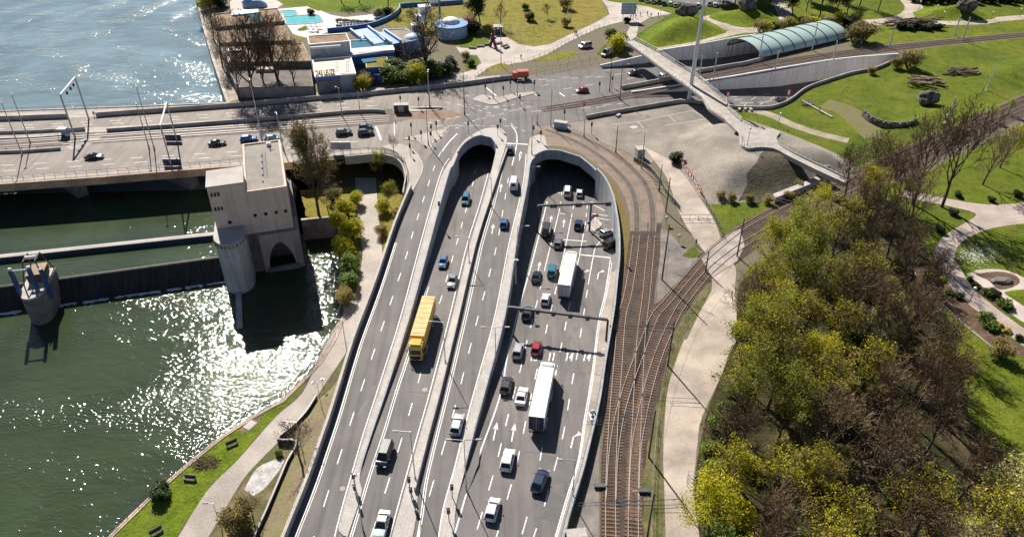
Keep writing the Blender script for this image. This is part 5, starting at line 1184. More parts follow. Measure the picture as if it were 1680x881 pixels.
# ---------------------------------------------------------------- vehicles
PAINTS = {k: plain('paint_' + k, c, r, mt, .5, 1) for k, c, r, mt in (('white', (.78, .78, .77), .3, 0), ('black', (.012, .012, .014), .25, .1), ('dark', (.035, .036, .042), .3, .3), ('grey', (.2, .2, .205), .3, .5), ('silver', (.5, .51, .52), .28, .6),
          ('teal', (.02, .16, .22), .3, .2), ('blue', (.03, .12, .26), .3, .3), ('navy', (.015, .03, .07), .3, .3), ('red', (.33, .01, .022), .3, .1), ('green', (.55, .63, .6), .3, .3), ('brown', (.2, .15, .12), .3, .4), ('orange', (.55, .1, .03), .4, 0), ('yellow', (.72, .47, .03), .4, 0))}
def pane(mb, q, inset=.1, push=.012, mi=0, tb=(0, 0)):
    q = [Vector(p) for p in q]; c = sum(q, Vector()) / 4; n = (q[1] - q[0]).cross(q[2] - q[0]).normalized()
    if n.dot(c - Vector((0, 0, 1.0))) < 0: n = -n
    mb.poly([p.lerp(c, inset) + n * push for p in q], mi)
SPEC = {  # length, width, height, belt, cabin base rear/front, roof rear/front, bonnet height
    'hatch': (4.1, 1.76, 1.5, .95, -1.93, 1.0, -1.5, .22, .9), 'sedan': (4.7, 1.82, 1.45, .95, -1.72, .95, -1.0, .05, .88),
    'wagon': (4.75, 1.84, 1.5, .95, -2.22, 1.0, -1.75, .1, .9), 'suv': (4.6, 1.9, 1.7, 1.05, -2.15, 1.05, -1.75, .25, 1.02),
    'van': (5.0, 1.95, 1.98, 1.12, -2.4, 1.55, -2.25, .85, 1.1), 'boxvan': (5.4, 2.05, 2.45, 1.2, -2.65, 1.75, -2.6, 1.0, 1.15), 'coupe': (4.3, 1.8, 1.36, .92, -1.75, .8, -.95, 0, .84)}
CACHE = {}
def wheel(parent, x, y, r=.33, wd=.22):
    if ('w', r, wd) not in CACHE:
        mb = MB(); mb.tube([(-wd / 2, 0, 0), (-wd / 2 + .04, 0, 0), (wd / 2 - .04, 0, 0), (wd / 2, 0, 0)], [r * .92, r, r, r * .92], 14); t = mb.build('tyre', TYRE).data
        mb = MB(); mb.tube([(-wd / 2 - .012, 0, 0), (wd / 2 + .012, 0, 0)], r * .62, 10); q = mb.build('rim', RIM).data
        for o in [o for o in bpy.data.objects if o.data in (t, q)]: bpy.data.objects.remove(o)
        CACHE[('w', r, wd)] = (t, q)
    t, q = CACHE[('w', r, wd)]
    w_ = bpy.data.objects.new('wheel', t); col.objects.link(w_); w_.parent = parent; w_.location = (x, y, r)
    h = bpy.data.objects.new('rim', q); col.objects.link(h); h.parent = w_
def build_car(kind):
    L, W, H, B, cb0, cb1, r0, r1, hood = SPEC[kind]
    th = thing('car', 'x', 'car'); h = W / 2; e = L / 2
    def ring(y, w_, z0, zs, zt): return [(-w_ * .9, y, z0), (-w_, y, z0 + .16), (-w_, y, zs - .1), (-w_ * .975, y, zs), (-w_ * .86, y, zt), (0, y, zt + .02), (w_ * .86, y, zt), (w_ * .975, y, zs), (w_, y, zs - .1), (w_, y, z0 + .16), (w_ * .9, y, z0)]
    mb = MB()
    mb.loft([ring(-e, h * .8, .38, B - .22, B - .14), ring(-e + .1, h * .94, .28, B - .1, B - .02), ring(-e + .4, h * .985, .22, B - .06, B), ring(cb0 + .7, h, .2, B - .06, B), ring(0, h, .2, B - .06, B - .01), ring(cb1 - .1, h, .2, B - .1, B - .03),
             ring(cb1 + .25, h * .99, .2, hood - .13, hood), ring(e - .45, h * .96, .22, hood - .2, hood - .09), ring(e - .14, h * .88, .28, hood - .3, hood - .22), ring(e, h * .72, .36, hood - .42, hood - .36)])
    mb.build('body', PAINTS['white'], th, shade=False)
    bw, rw = h * .9, h * .7
    Bq = [(-bw, cb0, B - .03), (bw, cb0, B - .03), (bw, cb1, B - .05), (-bw, cb1, B - .05)]
    zt = H - .06
    Tq = [(-rw, r0, zt), (rw, r0, zt), (rw, r1, zt), (-rw, r1, zt)]
    Uq = [(-rw * .88, r0 + .12, H), (rw * .88, r0 + .12, H), (rw * .88, r1 - .12, H), (-rw * .88, r1 - .12, H)]
    mb = MB(); mb.loft([Bq, Tq, Uq]); mb.build('cabin', PAINTS['white'], th)
    mb = MB(); pane(mb, [Bq[3], Bq[2], Tq[2], Tq[3]], .07); mb.build('windscreen', GLASS, th)
    mb = MB()
    if kind == 'boxvan': pane(mb, [Bq[0], Bq[1], Tq[1], Tq[0]], .35)
    else: pane(mb, [Bq[0], Bq[1], Tq[1], Tq[0]], .1)
    mb.build('rear_window', GLASS, th)
    for a, b in ((0, 3), (1, 2)):
        B0, B1, T0, T1_ = (Vector(Bq[a]), Vector(Bq[b]), Vector(Tq[a]), Vector(Tq[b]))
        cuts = [(.04, .46), (.5, .94)] if kind not in ('boxvan',) else [(.68, .95)]
        for c0_, c1_ in cuts:
            mb = MB(); pane(mb, [B0.lerp(B1, c0_), B0.lerp(B1, c1_), T0.lerp(T1_, c1_), T0.lerp(T1_, c0_)], .1); mb.build('side_window', GLASS, th)
    for x in (-1, 1):
        mb = MB(); mb.box((x * h * .68, e - .1, hood - .34), (.36, .16, .16)); mb.build('headlight', HEADL, th)
        mb = MB(); mb.box((x * h * .72, -e + .06, B - .24), (.3, .14, .18)); mb.build('tail_light', TAILL, th)
        mb = MB(); mb.box((x * (h + .1), cb1 - .35, B + .06), (.2, .12, .14)); mb.build('mirror', BLACK, th)
        for y in (-e * .6, e * .6): wheel(th, x * (h - .1), y)
    mb = MB(); mb.box((0, -e + .0, .55), (.52, .03, .12)); mb.build('number_plate', WPAINT, th)
    mb = MB(); mb.box((0, e - .02, .5), (h * .9, .05, .2)); mb.build('grille', BLACK, th)
    return th
def car(kind, paint, loc, head, label, group=None, s=1, pitch=0):
    first = kind not in CACHE
    if first: CACHE[kind] = build_car(kind); t = CACHE[kind]
    else: t = copy_tree(CACHE[kind])
    t.location = loc; t.rotation_euler = (pitch, 0, head); t.scale = (s, s, s); t['label'] = label; t.name = 'car' if kind not in ('van', 'boxvan') else 'van'
    t['category'] = 'car' if kind not in ('van', 'boxvan') else 'van'
    if group: t['group'] = group
    for o in t.children:
        if o.name.split('.')[0] in ('body', 'cabin'):
            o.material_slots[0].link = 'OBJECT'; o.material_slots[0].material = PAINTS[paint]
    return t
AX = {'2': ([(601, 905), (624.8, 821), (669, 692), (685.5, 622.5), (723.8, 482), (756.5, 373.7), (774.8, 306), (781, 240)], z2), '3': ([(684, 890), (706, 811), (742, 680), (780, 539), (813.6, 400), (827, 335), (838, 230)], lambda x, y: 0),
      '4': ([(850, 895), (871, 823), (889.6, 733), (907, 640), (928, 534), (940, 470), (949.7, 423), (960, 372), (964, 300), (965, 260)], z4), '4l': ([(783, 868), (811.7, 770), (850.7, 618), (880, 500), (899, 420), (916.8, 349), (925, 290)], z4)}
AXW = {k: (PP(p, z), z) for k, (p, z) in AX.items()}
def on_road(road, px, sgn=1, turn=0, zc=.7):
    pl, zf = AXW[road]; p = P(px, (lambda x, y: zf(x, y) + zc)); p.z = zf(p.x, p.y)
    i = min(range(len(pl) - 1), key=lambda i: dseg(p, [pl[i], pl[i + 1], pl[i]])); d = (pl[i + 1] - pl[i])
    hd = math.atan2(-d.x, d.y) + (0 if sgn > 0 else math.pi) + R(turn)
    slope = (zf(p.x, p.y + 1) - zf(p.x, p.y - 1)) / 2
    return p + Vector((0, 0, .02)), hd, math.atan(slope) * sgn
def rcar(kind, paint, road, px, label, sgn=1, turn=0, s=1):
    p, h, pt = on_road(road, px, sgn, turn); return car(kind, paint, p, h, label, s=s, pitch=pt)
for a in (('van', 'teal', '2', (764, 328), 'teal van coming out of the narrow underpass, farthest sunlit vehicle there', -1), ('hatch', 'blue', '2', (727, 430), 'teal blue hatchback in the narrow underpass beside a dark grey car', -1), ('sedan', 'grey', '2', (742, 461), 'dark grey car in the narrow underpass just ahead of the yellow lorry', -1),
          ('van', 'black', '2', (631, 746), 'black van driving out of the narrow underpass past a lamp post', -1), ('sedan', 'green', '2', (626, 860), 'pale green saloon at the foot of the narrow underpass ramp', -1), ('hatch', 'dark', '2', (784, 250), 'dark car in the shade inside the mouth of the narrow underpass', -1),
          ('hatch', 'dark', '3', (837, 245), 'dark car waiting at the stop line of the middle road', 1), ('boxvan', 'white', '3', (843, 302), 'white box van on the middle road behind the waiting dark car', 1), ('hatch', 'blue', '3', (827, 365), 'teal blue hatchback with red tail lights on the middle road', 1), ('wagon', 'silver', '3', (750, 695), 'silver white estate car alone low on the middle road', 1),
          ('van', 'white', '4', (931, 314), 'white van entering the wide underpass, left of two in the last sunlight', 1), ('hatch', 'white', '4', (951, 316), 'white car entering the wide underpass, right of two in the last sunlight', 1), ('suv', 'navy', '4', (949, 368), 'black car under the first gantry left of the traffic island', 1), ('boxvan', 'dark', '4l', (897, 378), 'grey topped van under the left end of the first gantry', 1),
          ('wagon', 'grey', '4', (916, 398), 'grey estate car just behind the first gantry and ahead of the white trailer', 1), ('sedan', 'black', '4l', (880, 453), 'black saloon in the leftmost lane level with the white trailer', 1), ('van', 'teal', '4l', (906, 444), 'teal van beside the white trailer in the wide underpass', 1), ('hatch', 'white', '4l', (895, 490), 'white hatchback beside the rear of the upper white trailer', 1),
          ('suv', 'dark', '4l', (865, 513), 'dark car directly below the second gantry beam', 1), ('suv', 'silver', '4l', (850, 575), 'silver roofed suv left of the red car', 1), ('hatch', 'red', '4l', (880, 570), 'red hatchback behind the painted lane numbers', 1), ('wagon', 'dark', '4l', (831, 631), 'dark estate car in the leftmost lane beside the lower white trailer', 1),
          ('sedan', 'white', '4l', (856, 649), 'white saloon with dark rear window beside the lower white trailer', 1), ('suv', 'white', '4l', (833, 754), 'white roofed suv with brown tail in the left lanes below the trailers', 1), ('hatch', 'white', '4l', (808, 834), 'white hatchback lowest on the wide carriageway', 1)):
    rcar(*a)
rcar('suv', 'navy', '4', (886, 788), 'glossy dark blue suv changing lanes on the dark repair patch', 1, -8)
rcar('wagon', 'silver', '4', (997, 381), 'silver white estate car turning right past the traffic island', 1, -48)
rcar('van', 'black', '4', (1003, 400), 'dark van at the right wall behind the turning silver estate', 1, -35)
def flat_car(kind, paint, px, dirpx, label, zf=None, zc=.7, s=1):
    z_ = zf or (lambda x, y: 0)
    p = P(px, lambda x, y: z_(x, y) + zc); p.z = z_(p.x, p.y) + .02; a, b = P(px), P((px[0] + dirpx[0], px[1] + dirpx[1])); d = b - a
    return car(kind, paint, p, math.atan2(-d.x, d.y), label, s=s)
flat_car('sedan', 'black', (154, 256), (40, -2), 'black car on the south bridge road near the shelter')
flat_car('sedan', 'black', (356, 234), (40, -3), 'black car on the south bridge road left of the gate tower roof')
flat_car('wagon', 'blue', (408, 227), (40, -3), 'blue car on the bridge just behind the tower roof, left of two')
flat_car('wagon', 'teal', (448, 226.5), (40, -3), 'blue car on the bridge just behind the tower roof, right of two')
flat_car('suv', 'dark', (564, 217), (40, -3), 'dark car with pale roof waiting on the bridge beside the tall brown tree')
flat_car('hatch', 'dark', (600, 208.5), (40, -3), 'dark car waiting at the bridge stop line in the lane nearer the tram track')
flat_car('suv', 'black', (600, 217.5), (40, -3), 'black suv waiting at the bridge stop line in the lane nearer the railing')
flat_car('hatch', 'red', (955, 148), (-40, 4), 'small red car on the road beside the tram tracks')
flat_car('suv', 'black', (1041, 120), (-40, 4), 'black suv on the sunken road before the footbridge', z6)
flat_car('hatch', 'silver', (1086, 125.5), (-40, 5), 'pale silver car in the shade under the footbridge', z6)
flat_car('coupe', 'dark', (1282, 162), (40, -14), 'dark convertible on the sunken road beside the grassy parapet', z5)
flat_car('van', 'silver', (960, 75.5), (-40, 8), 'white van parked on the dirt slope above the junction')
flat_car('boxvan', 'grey', (996, 88), (-30, 14), 'small grey van parked at the edge of the dirt slope near bushes')
pk = [(1062, 1, 'white'), (1072, 2, 'silver'), (1082, 3, 'dark'), (1100, 6, 'white'), (1109, 8, 'silver'), (1118, 9, 'black'), (1128, 8, 'white'), (1137, 10, 'silver'), (1146, 9, 'white'), (1052, -2, 'grey'), (1090, 5, 'black'), (1165, 6, 'silver'), (1174, 8, 'white')]
for k, (x, y, c) in enumerate(pk):
    flat_car(('hatch', 'wagon', 'suv')[k % 3], c, (x, y), (10, -30), {'white': 'white', 'silver': 'silver', 'dark': 'dark grey', 'black': 'black', 'grey': 'mid grey'}[c] + ' car in the parking row behind the grassy mounds', s=1).__setitem__('group', 'cars parked behind the grassy mounds')
sheet('car_park', PP([(1040, -6), (1180, 12), (1215, 4), (1215, -20), (1040, -30)]), .009, ASPH2)
# lorries
def lorry(road, px, sgn, cabp, boxm, rearm, label, L=13.6, sidem=None):
    p, h, pt = on_road(road, px, sgn, zc=3.9); th = thing('lorry', label, 'lorry', p, h); th.rotation_euler = (pt, 0, h)
    cy = .3                                                     # trailer box spans -L/2 .. L/2, cab in front
    mb = MB(); mb.box((0, 0, 2.6), (2.5, L, 2.75)); mb.build('trailer_box', sidem or boxm, th)
    mb = MB(); mb.box((0, 0, 4.0), (2.54, L + .04, .06)); rf_ = mb.build('trailer_roof', boxm, th)
    for k in range(8): mb = MB(); mb.box((0, -L / 2 + L * (k + .5) / 8, 4.045), (2.4, .09, .05)); mb.build('roof_bow', boxm, rf_)
    for x in (-1, 1): mb = MB(); mb.box((x * 1.27, 0, 1.3), (.04, L - .6, .28)); mb.build('side_rail', STEEL, th)
    for x in (-.62, .62):
        mb = MB(); mb.box((x, -L / 2 - .03, 2.6), (1.16, .06, 2.6)); d = mb.build('rear_door', rearm, th)
        mb = MB(); mb.tube([(x * .6, -L / 2 - .09, 1.4), (x * .6, -L / 2 - .09, 3.8)], .025, 4); mb.build('lock_bar', STEEL, d)
    mb = MB(); mb.box((0, 0, 1.05), (.9, L - .4, .35)); mb.box((0, -L / 2 + .1, .62), (2.3, .12, .16)); mb.build('chassis', BLACK, th)
    for x in (-1, 1): mb = MB(); mb.box((x * 1.0, -L / 2 - .0, .9), (.4, .08, .16)); mb.build('tail_light', TAILL, th)
    f = L / 2 + .55
    mb = MB(); c1, w_ = f + 2.1, 1.23
    mb.loft([[(-w_, f, .55), (w_, f, .55), (w_, f, 3.3), (-w_, f, 3.3)], [(-w_, f + 1.2, .5), (w_, f + 1.2, .5), (w_, f + 1.2, 3.5), (-w_, f + 1.2, 3.5)], [(-w_, c1 - .25, .45), (w_, c1 - .25, .45), (w_ * .98, c1 - .35, 3.25), (-w_ * .98, c1 - .35, 3.25)], [(-w_ * .92, c1, .5), (w_ * .92, c1, .5), (w_ * .86, c1 - .12, 2.7), (-w_ * .86, c1 - .12, 2.7)]]); mb.build('cab', cabp, th)
    mb = MB(); mb.poly([(-1.05, c1 - .02, 1.75), (1.05, c1 - .02, 1.75), (1.0, c1 - .08, 2.62), (-1.0, c1 - .08, 2.62)]); mb.build('windscreen', GLASS, th)
    mb = MB(); mb.loft([[(-1.0, f + .2, 3.42), (1.0, f + .2, 3.42), (1, f + .2, 3.95), (-1, f + .2, 3.95)], [(-.95, f + 1.5, 3.4), (.95, f + 1.5, 3.4), (.9, f + 1.5, 3.55), (-.9, f + 1.5, 3.55)]]); mb.build('wind_deflector', cabp, th)
    mb = MB(); mb.box((0, c1 + .01, 1.0), (1.9, .05, .7)); mb.build('grille', BLACK, th)
    for x in (-1, 1):
        mb = MB(); mb.box((x * .9, c1 - .02, .75), (.4, .12, .22)); mb.build('headlight', HEADL, th)
        mb = MB(); mb.box((x * 1.5, c1 - .3, 2.3), (.14, .16, .75)); mb.box((x * 1.36, c1 - .3, 2.6), (.3, .05, .05)); mb.build('mirror', BLACK, th)
        mb = MB(); mb.poly([(x * 1.242, f + .9, 1.75), (x * 1.242, c1 - .4, 1.75), (x * 1.242, c1 - .5, 2.55), (x * 1.242, f + .9, 2.55)]); mb.build('side_window', GLASS, th)
        for y in (f + 1.3, f - 1.9, -L / 2 + 2.2, -L / 2 + 3.5, -L / 2 + 4.8): wheel(th, x * 1.08, y, .5, .32)
    return th
TW_ = M('trailer_white', (.8, .79, .76), .5, .05, .4); TR_ = M('trailer_rear_grey', (.5, .5, .52), .6, .15, .8, fine=3)
lorry('4', (931, 443), 1, PAINTS['white'], TW_, TR_, 'white articulated lorry with grey rear doors nearer the first gantry', 12.8)
lorry('4', (888.5, 644), 1, PAINTS['white'], TW_, M('trailer_rear_shade', (.02, .025, .06), .5), 'white articulated lorry with rear doors toned dark as shade below the painted lane numbers', 12.8)  # dark blue of the rear doors is shade put into the colour
YC = M('yellow_tarpaulin', (.56, .4, .16), .7, .14, .5, fine=3); YS = M('yellow_side', (.6, .38, .05), .55, .1, .5); lorry('2', (694, 519), -1, PAINTS['yellow'], YC, YS, 'yellow articulated lorry coming down the narrow underpass', 12.6, YS)
# red lorry standing at the kerb of the junction
q = P((853, 130)); th = thing('tipper_lorry', 'small orange red lorry stopped at the kerb beside the junction', 'lorry', q, math.atan2(-1, .15) + math.pi)
mb = MB(); mb.box((0, -.9, 1.9), (2.3, 3.6, 1.9)); mb.build('load_box', PAINTS['orange'], th)
mb = MB(); mb.box((0, 1.75, 1.5), (2.2, 1.6, 2.0), 0, 0, .95, .8); mb.build('cab', PAINTS['orange'], th)
mb = MB(); mb.box((0, 2.5, 1.95), (1.8, .1, .7)); mb.build('windscreen', GLASS, th)
mb = MB(); mb.box((0, 0, .75), (1.2, 5, .3)); mb.build('chassis', BLACK, th)
for x in (-1, 1):
    for y in (-1.8, 1.8): wheel(th, x * .95, y, .45, .28)
# site trailers and boxes
for nm, lb, px, dd, c, rz in (('utility_box', 'pale blue grey cabinet at the start of the curved tram track', (920, 210.5), (3.6, 1.5, 1.9), LBLUE, -.35), ('equipment_hut', 'grey equipment hut at the foot of a lamp post by the tram curve', (1049, 258), (2.0, 2.2, 2.6), CONCL, .2),
                          ('control_cabinet', 'dark control cabinet on the bridge island by the tram stop end', (659, 184), (4.2, 1.8, 2.4), DSTEEL, .05), ('utility_box', 'white box lying at the road wall of the wide underpass', (972.5, 689), (1.1, 1.6, 1.0), WPAINT, .2), ('cabin', 'pale site cabin cut by the bottom edge beside the railway', (946, 896), (2.6, 2.6, 2.0), CONCL, .1)):
    p = P(px); th = thing(nm, lb, nm.replace('_', ' ').split()[-1], p, rz)
    mb = MB(); mb.box((0, 0, dd[2] / 2), dd); mb.build('body', c, th); mb = MB(); mb.box((0, 0, dd[2] + .05), (dd[0] + .2, dd[1] + .2, .12)); mb.build('lid', CONCL if c is not WPAINT else STEEL, th)
    mb = MB(); mb.box((0, -dd[1] / 2 - .02, dd[2] * .5), (dd[0] * .4, .05, dd[2] * .75)); mb.build('door', STEEL, th)
# ---------------------------------------------------------------- lamps, masts, gantries, signals, signs, people
LAMPG = plain('lamp_lens', (.8, .8, .76), .3)
def lamp(base, top, label, z=0, arms=((1, 0),), arm=1.8, r=.09, group=None, cat='street lamp', m=STEEL, name='street_lamp', hmax=None):
    b = P(base, z) if not isinstance(base, Vector) else base
    h = top_z(b, top[1] if isinstance(top, tuple) else top) - b.z
    if hmax: h = min(h, hmax)
    th = thing(name, label, cat, b, 0, group)
    mb = MB(); mb.tube([(0, 0, 0), (0, 0, .9), (0, 0, .95), (0, 0, h)], [r * 1.5, r * 1.5, r, r * .6], 8); mb.build('pole', m, th)
    for ax_, ay_ in arms:
        mb = MB(); e_ = (ax_ * arm, ay_ * arm, h + .15); mb.tube([(0, 0, h - .05), e_], .05, 5); mb.build('arm', m, th)
        mb = MB(); mb.box((e_[0] + ax_ * .3, e_[1] + ay_ * .3, h + .14), (.9 if abs(ax_) > .5 else .35, .35 if abs(ax_) > .5 else .9, .14), 0, 0, .8, .7); hd = mb.build('lamp_head', CONCL, th)
        mb = MB(); mb.box((e_[0] + ax_ * .3, e_[1] + ay_ * .3, h + .06), (.6, .25, .03)); mb.build('lens', LAMPG, hd)
    return th
# lamps along the ramps
ln_ = [((570.5, 582), 524, (-1, 0), 'lamp post at the top of the earth bank beside the upper outer road'), ((506, 793), 740, (1, 0), 'lamp post rising behind the parapet of the outer road near the bottom')]
lamp(K('D5', (541, 655))[0], K('D5', (515, 458))[0][1], 'grey street lamp on the median left of the middle road near the black van', .14, ((-1, 0),))
lamp(K('D5', (745, 690))[0], K('D5', (728, 492))[0][1], 'double armed street lamp on the median beside the silver white estate car', .14, ((-1, 0), (1, 0)))
lamp(K('D5', (862, 160))[0], K('D5', (860, 42))[0][1], 'double armed street lamp on the median beside the second gantry', .14, ((-1, 0), (1, 0)))
lamp(K('D5', (661, 188))[0], K('D5', (645, 20))[0][1], 'street lamp on the median right of the yellow lorry', .14, ((-1, 0),))
lamp(K('D4', (607, 375))[0], K('D4', (570, 262))[0][1], 'slim path lamp on the earth bank above the zigzag wall', ZLOW + 1, ((-.5, 0),), .8, .06)
lamp(K('D4', (612, 290))[0], K('D4', (592, 248))[0][1], 'short signpost lamp beside the river path at the bank bushes', ZLOW + .5, ((.3, 0),), .4, .05)
lamp(K('D4', (205, 850))[0], K('D4', (168, 745))[0][1], 'slim path lamp beside the river path near the bottom', ZLOW, ((-1, 0),), .8, .06)
lamp(K('D4', (540, 590))[0], K('D4', (520, 420))[0][1], 'tall street lamp standing beside the bare tree on the earth bank', -3, ((-1, 0),), 1.6)
lamp(K('D4', (770, 850))[0], K('D4', (712, 628))[0][1], 'signal mast lamp at the island tip between outer road and underpass ramp', .14, ((.4, 0),), .5)
lamp(K('D5', (268, 148))[0], K('D5', (244, 10))[0][1], 'lamp post at the river path fence beside the upper earth bank', -4, ((-1, 0),), 1.2)
lamp(K('D6', (485, 745))[0], K('D6', (493, 572))[0][1], 'grey street lamp on the shoulder beside the dark repair patch', z4(12, 80), ((-1, 0),))
lamp(K('C8', (505, 650))[0], K('C8', (508, 556))[0][1], 'short signal lamp on the wall of the wide underpass beside the middle road', .14, ((.3, 0), (-.3, 0)), .4)
lamp(K('C8', (318, 570))[0], K('C8', (310, 462))[0][1], 'street lamp on the median beside the narrow underpass below the teal car', .14, ((-1, 0),), 2)
lamp(K('C8', (408, 345))[0], K('C8', (378, 225))[0][1], 'street lamp on the median between narrow underpass and the white box van', .14, ((-.3, 0),), .5)
lamp(K('C8', (512, 500))[0], K('C8', (514, 420))[0][1], 'lamp with short arm on the wall right of the teal blue hatchback', .14, ((1, 0),))
lamp(K('C8', (560, 260))[0], K('C8', (562, 182))[0][1], 'lamp with short arm at the upper left rim of the wide underpass', .14, ((1, 0),))
# junction masts
for bx, tx, lb, ar in ((K('E5', (25, 345))[0], K('E5', (10, 40))[0], 'tall grey mast on the planted island of the bridge end', ()), (K('E5', (323, 408))[0], K('E5', (316, 40))[0], 'tall dark mast in the middle of the junction above the narrow portal', ()), (K('E5', (565, 268))[0], K('E5', (563, 90))[0], 'mast with a short hooked arm on the painted traffic island', ((1, 0),)),
                       (K('E5', (772, 255))[0], K('E5', (770, 118))[0], 'mast at the right tip of the painted traffic island', ((1, 0),)), (K('E5', (893, 745))[0], K('E5', (893, 410))[0], 'slim tall mast on the corner pavement at the wide portal', ()), (K('E5', (938, 488))[0], K('E5', (937, 400))[0], 'short post at the start of the curved tram track', ()),
                       (K('E6', (226, 765))[0], K('E6', (231, 450))[0], 'tall mast at the start of the curved tram track beside the pale cabinet', ()), (K('E6', (508, 850))[0], K('E6', (520, 640))[0], 'mast between the tram curve and the gravel lot', ()), (K('E6', (725, 468))[0], K('E6', (745, 180))[0], 'tall dark mast between road and tram tracks, left of two', ()), (K('E6', (812, 540))[0], K('E6', (832, 240))[0], 'tall dark mast between road and tram tracks, right of two', ((1, 0),)),
                       (K('G6', (218, 560))[0], K('G6', (212, 250))[0], 'tall lamp mast on the pale plaza near the red sculpture', ((-.5, 0),)), (K('E4', (215, 420))[0], K('E4', (180, 180))[0], 'tall lamp mast beside the tram track in front of the entrance building, left of two', ((-.5, .3),)), (K('E4', (368, 395))[0], K('E4', (340, 205))[0], 'tall lamp mast beside the tram track in front of the entrance building, right of two', ()),
                       (K('E4', (960, 330))[0], K('E4', (944, 45))[0], 'lamp mast on the bridge island by the striped crossing', ((0, 1),)), (K('E4', (948, 668))[0], K('E4', (870, 320))[0], 'mast with signal heads on the triangular island at the outer road', ()), (K('E7', (52, 365))[0], K('E7', (68, 140))[0], 'dark mast at the edge of gravel lot and tram curve', ()),
                       (K('E7', (270, 500))[0], K('E7', (298, 200))[0], 'lamp mast with pale flat head beside the grey equipment hut', ((-1, 0),)), (K('E7', (420, 695))[0], K('E7', (448, 465))[0], 'dark mast beside the tram curve above the banner path', ()), (K('E3', (630, 860))[0], K('E3', (625, 640))[0], 'signal mast at the road kerb below the planted path corner', ())):
    lamp(bx, tx, lb, 0, ar, 1.4, .13, m=DSTEEL if 'dark' in lb else STEEL, cat='mast' if not ar else 'street lamp', name='mast' if not ar else 'street_lamp')
# bridge lamps and portal frame
for bx, tx, lb in (((50, 235), (25, 155), 'tall lamp mast on the bridge beside the tram bed, second from the left end'), ((36.5, 254), (0, 168), 'tall lamp mast on the south bridge road at the far left end'), (K('G8', (335, 690))[0], K('G8', (210, 315))[0], 'tall lamp mast beside the tram bed, left of the pair near the signal boards'), (K('G8', (380, 700))[0], K('G8', (247, 165))[0], 'tallest lamp mast beside the tram bed, right of the pair near the signal boards'),
                   (K('C2', (322, 672))[0], K('C2', (240, 385))[0], 'lamp mast between tram bed and south bridge road behind the tower'), (K('C2', (425, 720))[0], K('C2', (398, 550))[0], 'thin mast beside the blue car right of the tower roof')):
    lamp(bx, tx, lb, 0, ((-.3, .5),), 1.2, .16)
p0, p1 = P(K('F8', (640, 560))[0]), P(K('F8', (680, 490))[0])
h0 = top_z(p0, K('F8', (560, 275))[0][1]); q0 = P(K('F8', (640, 500))[0]); q1 = P(K('F8', (755, 340))[0])
PF = thing('portal_frame', 'grey steel portal frame over the tram stop on the bridge', 'portal frame', q0)
ht = 12.5
for p in (q0, q1): mb = MB(); mb.tube([p - q0, p - q0 + Vector((0, 0, ht))], .22, 6); mb.build('post', STEEL, PF)
mb = MB(); mb.tube([Vector((0, 0, ht)), q1 - q0 + Vector((0, 0, ht))], .28, 6); mb.build('crossbeam', WPAINT, PF)
for t in (.35, .6, .8):
    c = (q1 - q0) * t; mb = MB(); mb.box((c.x, c.y, ht - 1.2), (.4, .4, .9)); mb.build('signal', BLACK, PF)
q0 = P(K('G8', (528, 850))[0]); q1 = P(K('G8', (575, 640))[0])
PF = thing('portal_frame', 'thin white portal frame with blue sign boards over the south bridge road', 'portal frame', q0)
ht = 11.5
for p in (q0, q1): mb = MB(); mb.tube([p - q0, p - q0 + Vector((0, 0, ht))], .18, 6); mb.build('post', STEEL, PF)
mb = MB(); mb.tube([Vector((0, 0, ht)), q1 - q0 + Vector((0, 0, ht))], .22, 6); mb.build('crossbeam', WPAINT, PF)
for c, w_ in ((Vector((.2, .3, 1.2)), 4.5), (q1 - q0 + Vector((-1.0, .3, 1.2)), 4.2)):
    mb = MB(); mb.box(c, (w_, .3, 1.9)); mb.build('sign_board', plain('sign_navy', (.03, .04, .12), .5), PF)
for k, px in enumerate(((180, 665), (255, 665))):
    q = P(K('E4', (170 + 80 * k, 735))[0]); th = thing('sign_board', ('grey sign panel back on the bridge railing beside the tall tree, left of two', 'grey sign panel back on the bridge railing beside the tall tree, right of two')[k], 'sign', q)
    mb = MB(); mb.box((0, 0, 2.2), (2.9, .15, 2.2), .06); mb.build('panel', plain('panel_grey', (.42, .45, .5), .5, .3), th)
    for x in (-1, 1): mb = MB(); mb.tube([(x, .15, 0), (x, .15, 3.2)], .08, 5); mb.build('post', STEEL, th)
# shelter and crossing deck on the bridge
q = P(K('F8', (550, 490))[0]); th = thing('tram_shelter', 'small tram shelter with blue glass on the bridge stop', 'shelter', q)
mb = MB(); mb.box((0, 0, 2.5), (2.6, 1.8, .12)); mb.build('roof', DSTEEL, th); mb = MB(); mb.box((0, .8, 1.3), (2.5, .06, 2.3)); mb.build('back_panel', LBLUE, th)
for x in (-1.2, 1.2): mb = MB(); mb.tube([(x, -.8, 0), (x, -.8, 2.5)], .06, 5); mb.build('post', STEEL, th)
sheet('tram_crossing', PP(K('F8', (560, 575), (740, 500), (820, 460), (905, 470), (760, 560), (600, 605))), .022, M('crossing_paving', (.36, .31, .27), .85, .2, .4, fine=3))
sheet('tram_platform', PP(K('F8', (-40, 478), (270, 470), (520, 450), (560, 480), (300, 500), (-40, 512))), .2, PAVE)
fence('platform_railing', 'railing along the narrow tram platform at the left end of the bridge', K('F8', (-30, 480), (280, 470), (490, 462)), 4, 1.2, STEEL, (1,), .04, pr=.06)
fence('platform_railing', 'railing between the tram tracks and the south road beside the shelter', K('F8', (60, 615), (280, 605), (540, 590)), 4, 1.2, DSTEEL, (1,), .04, pr=.06)
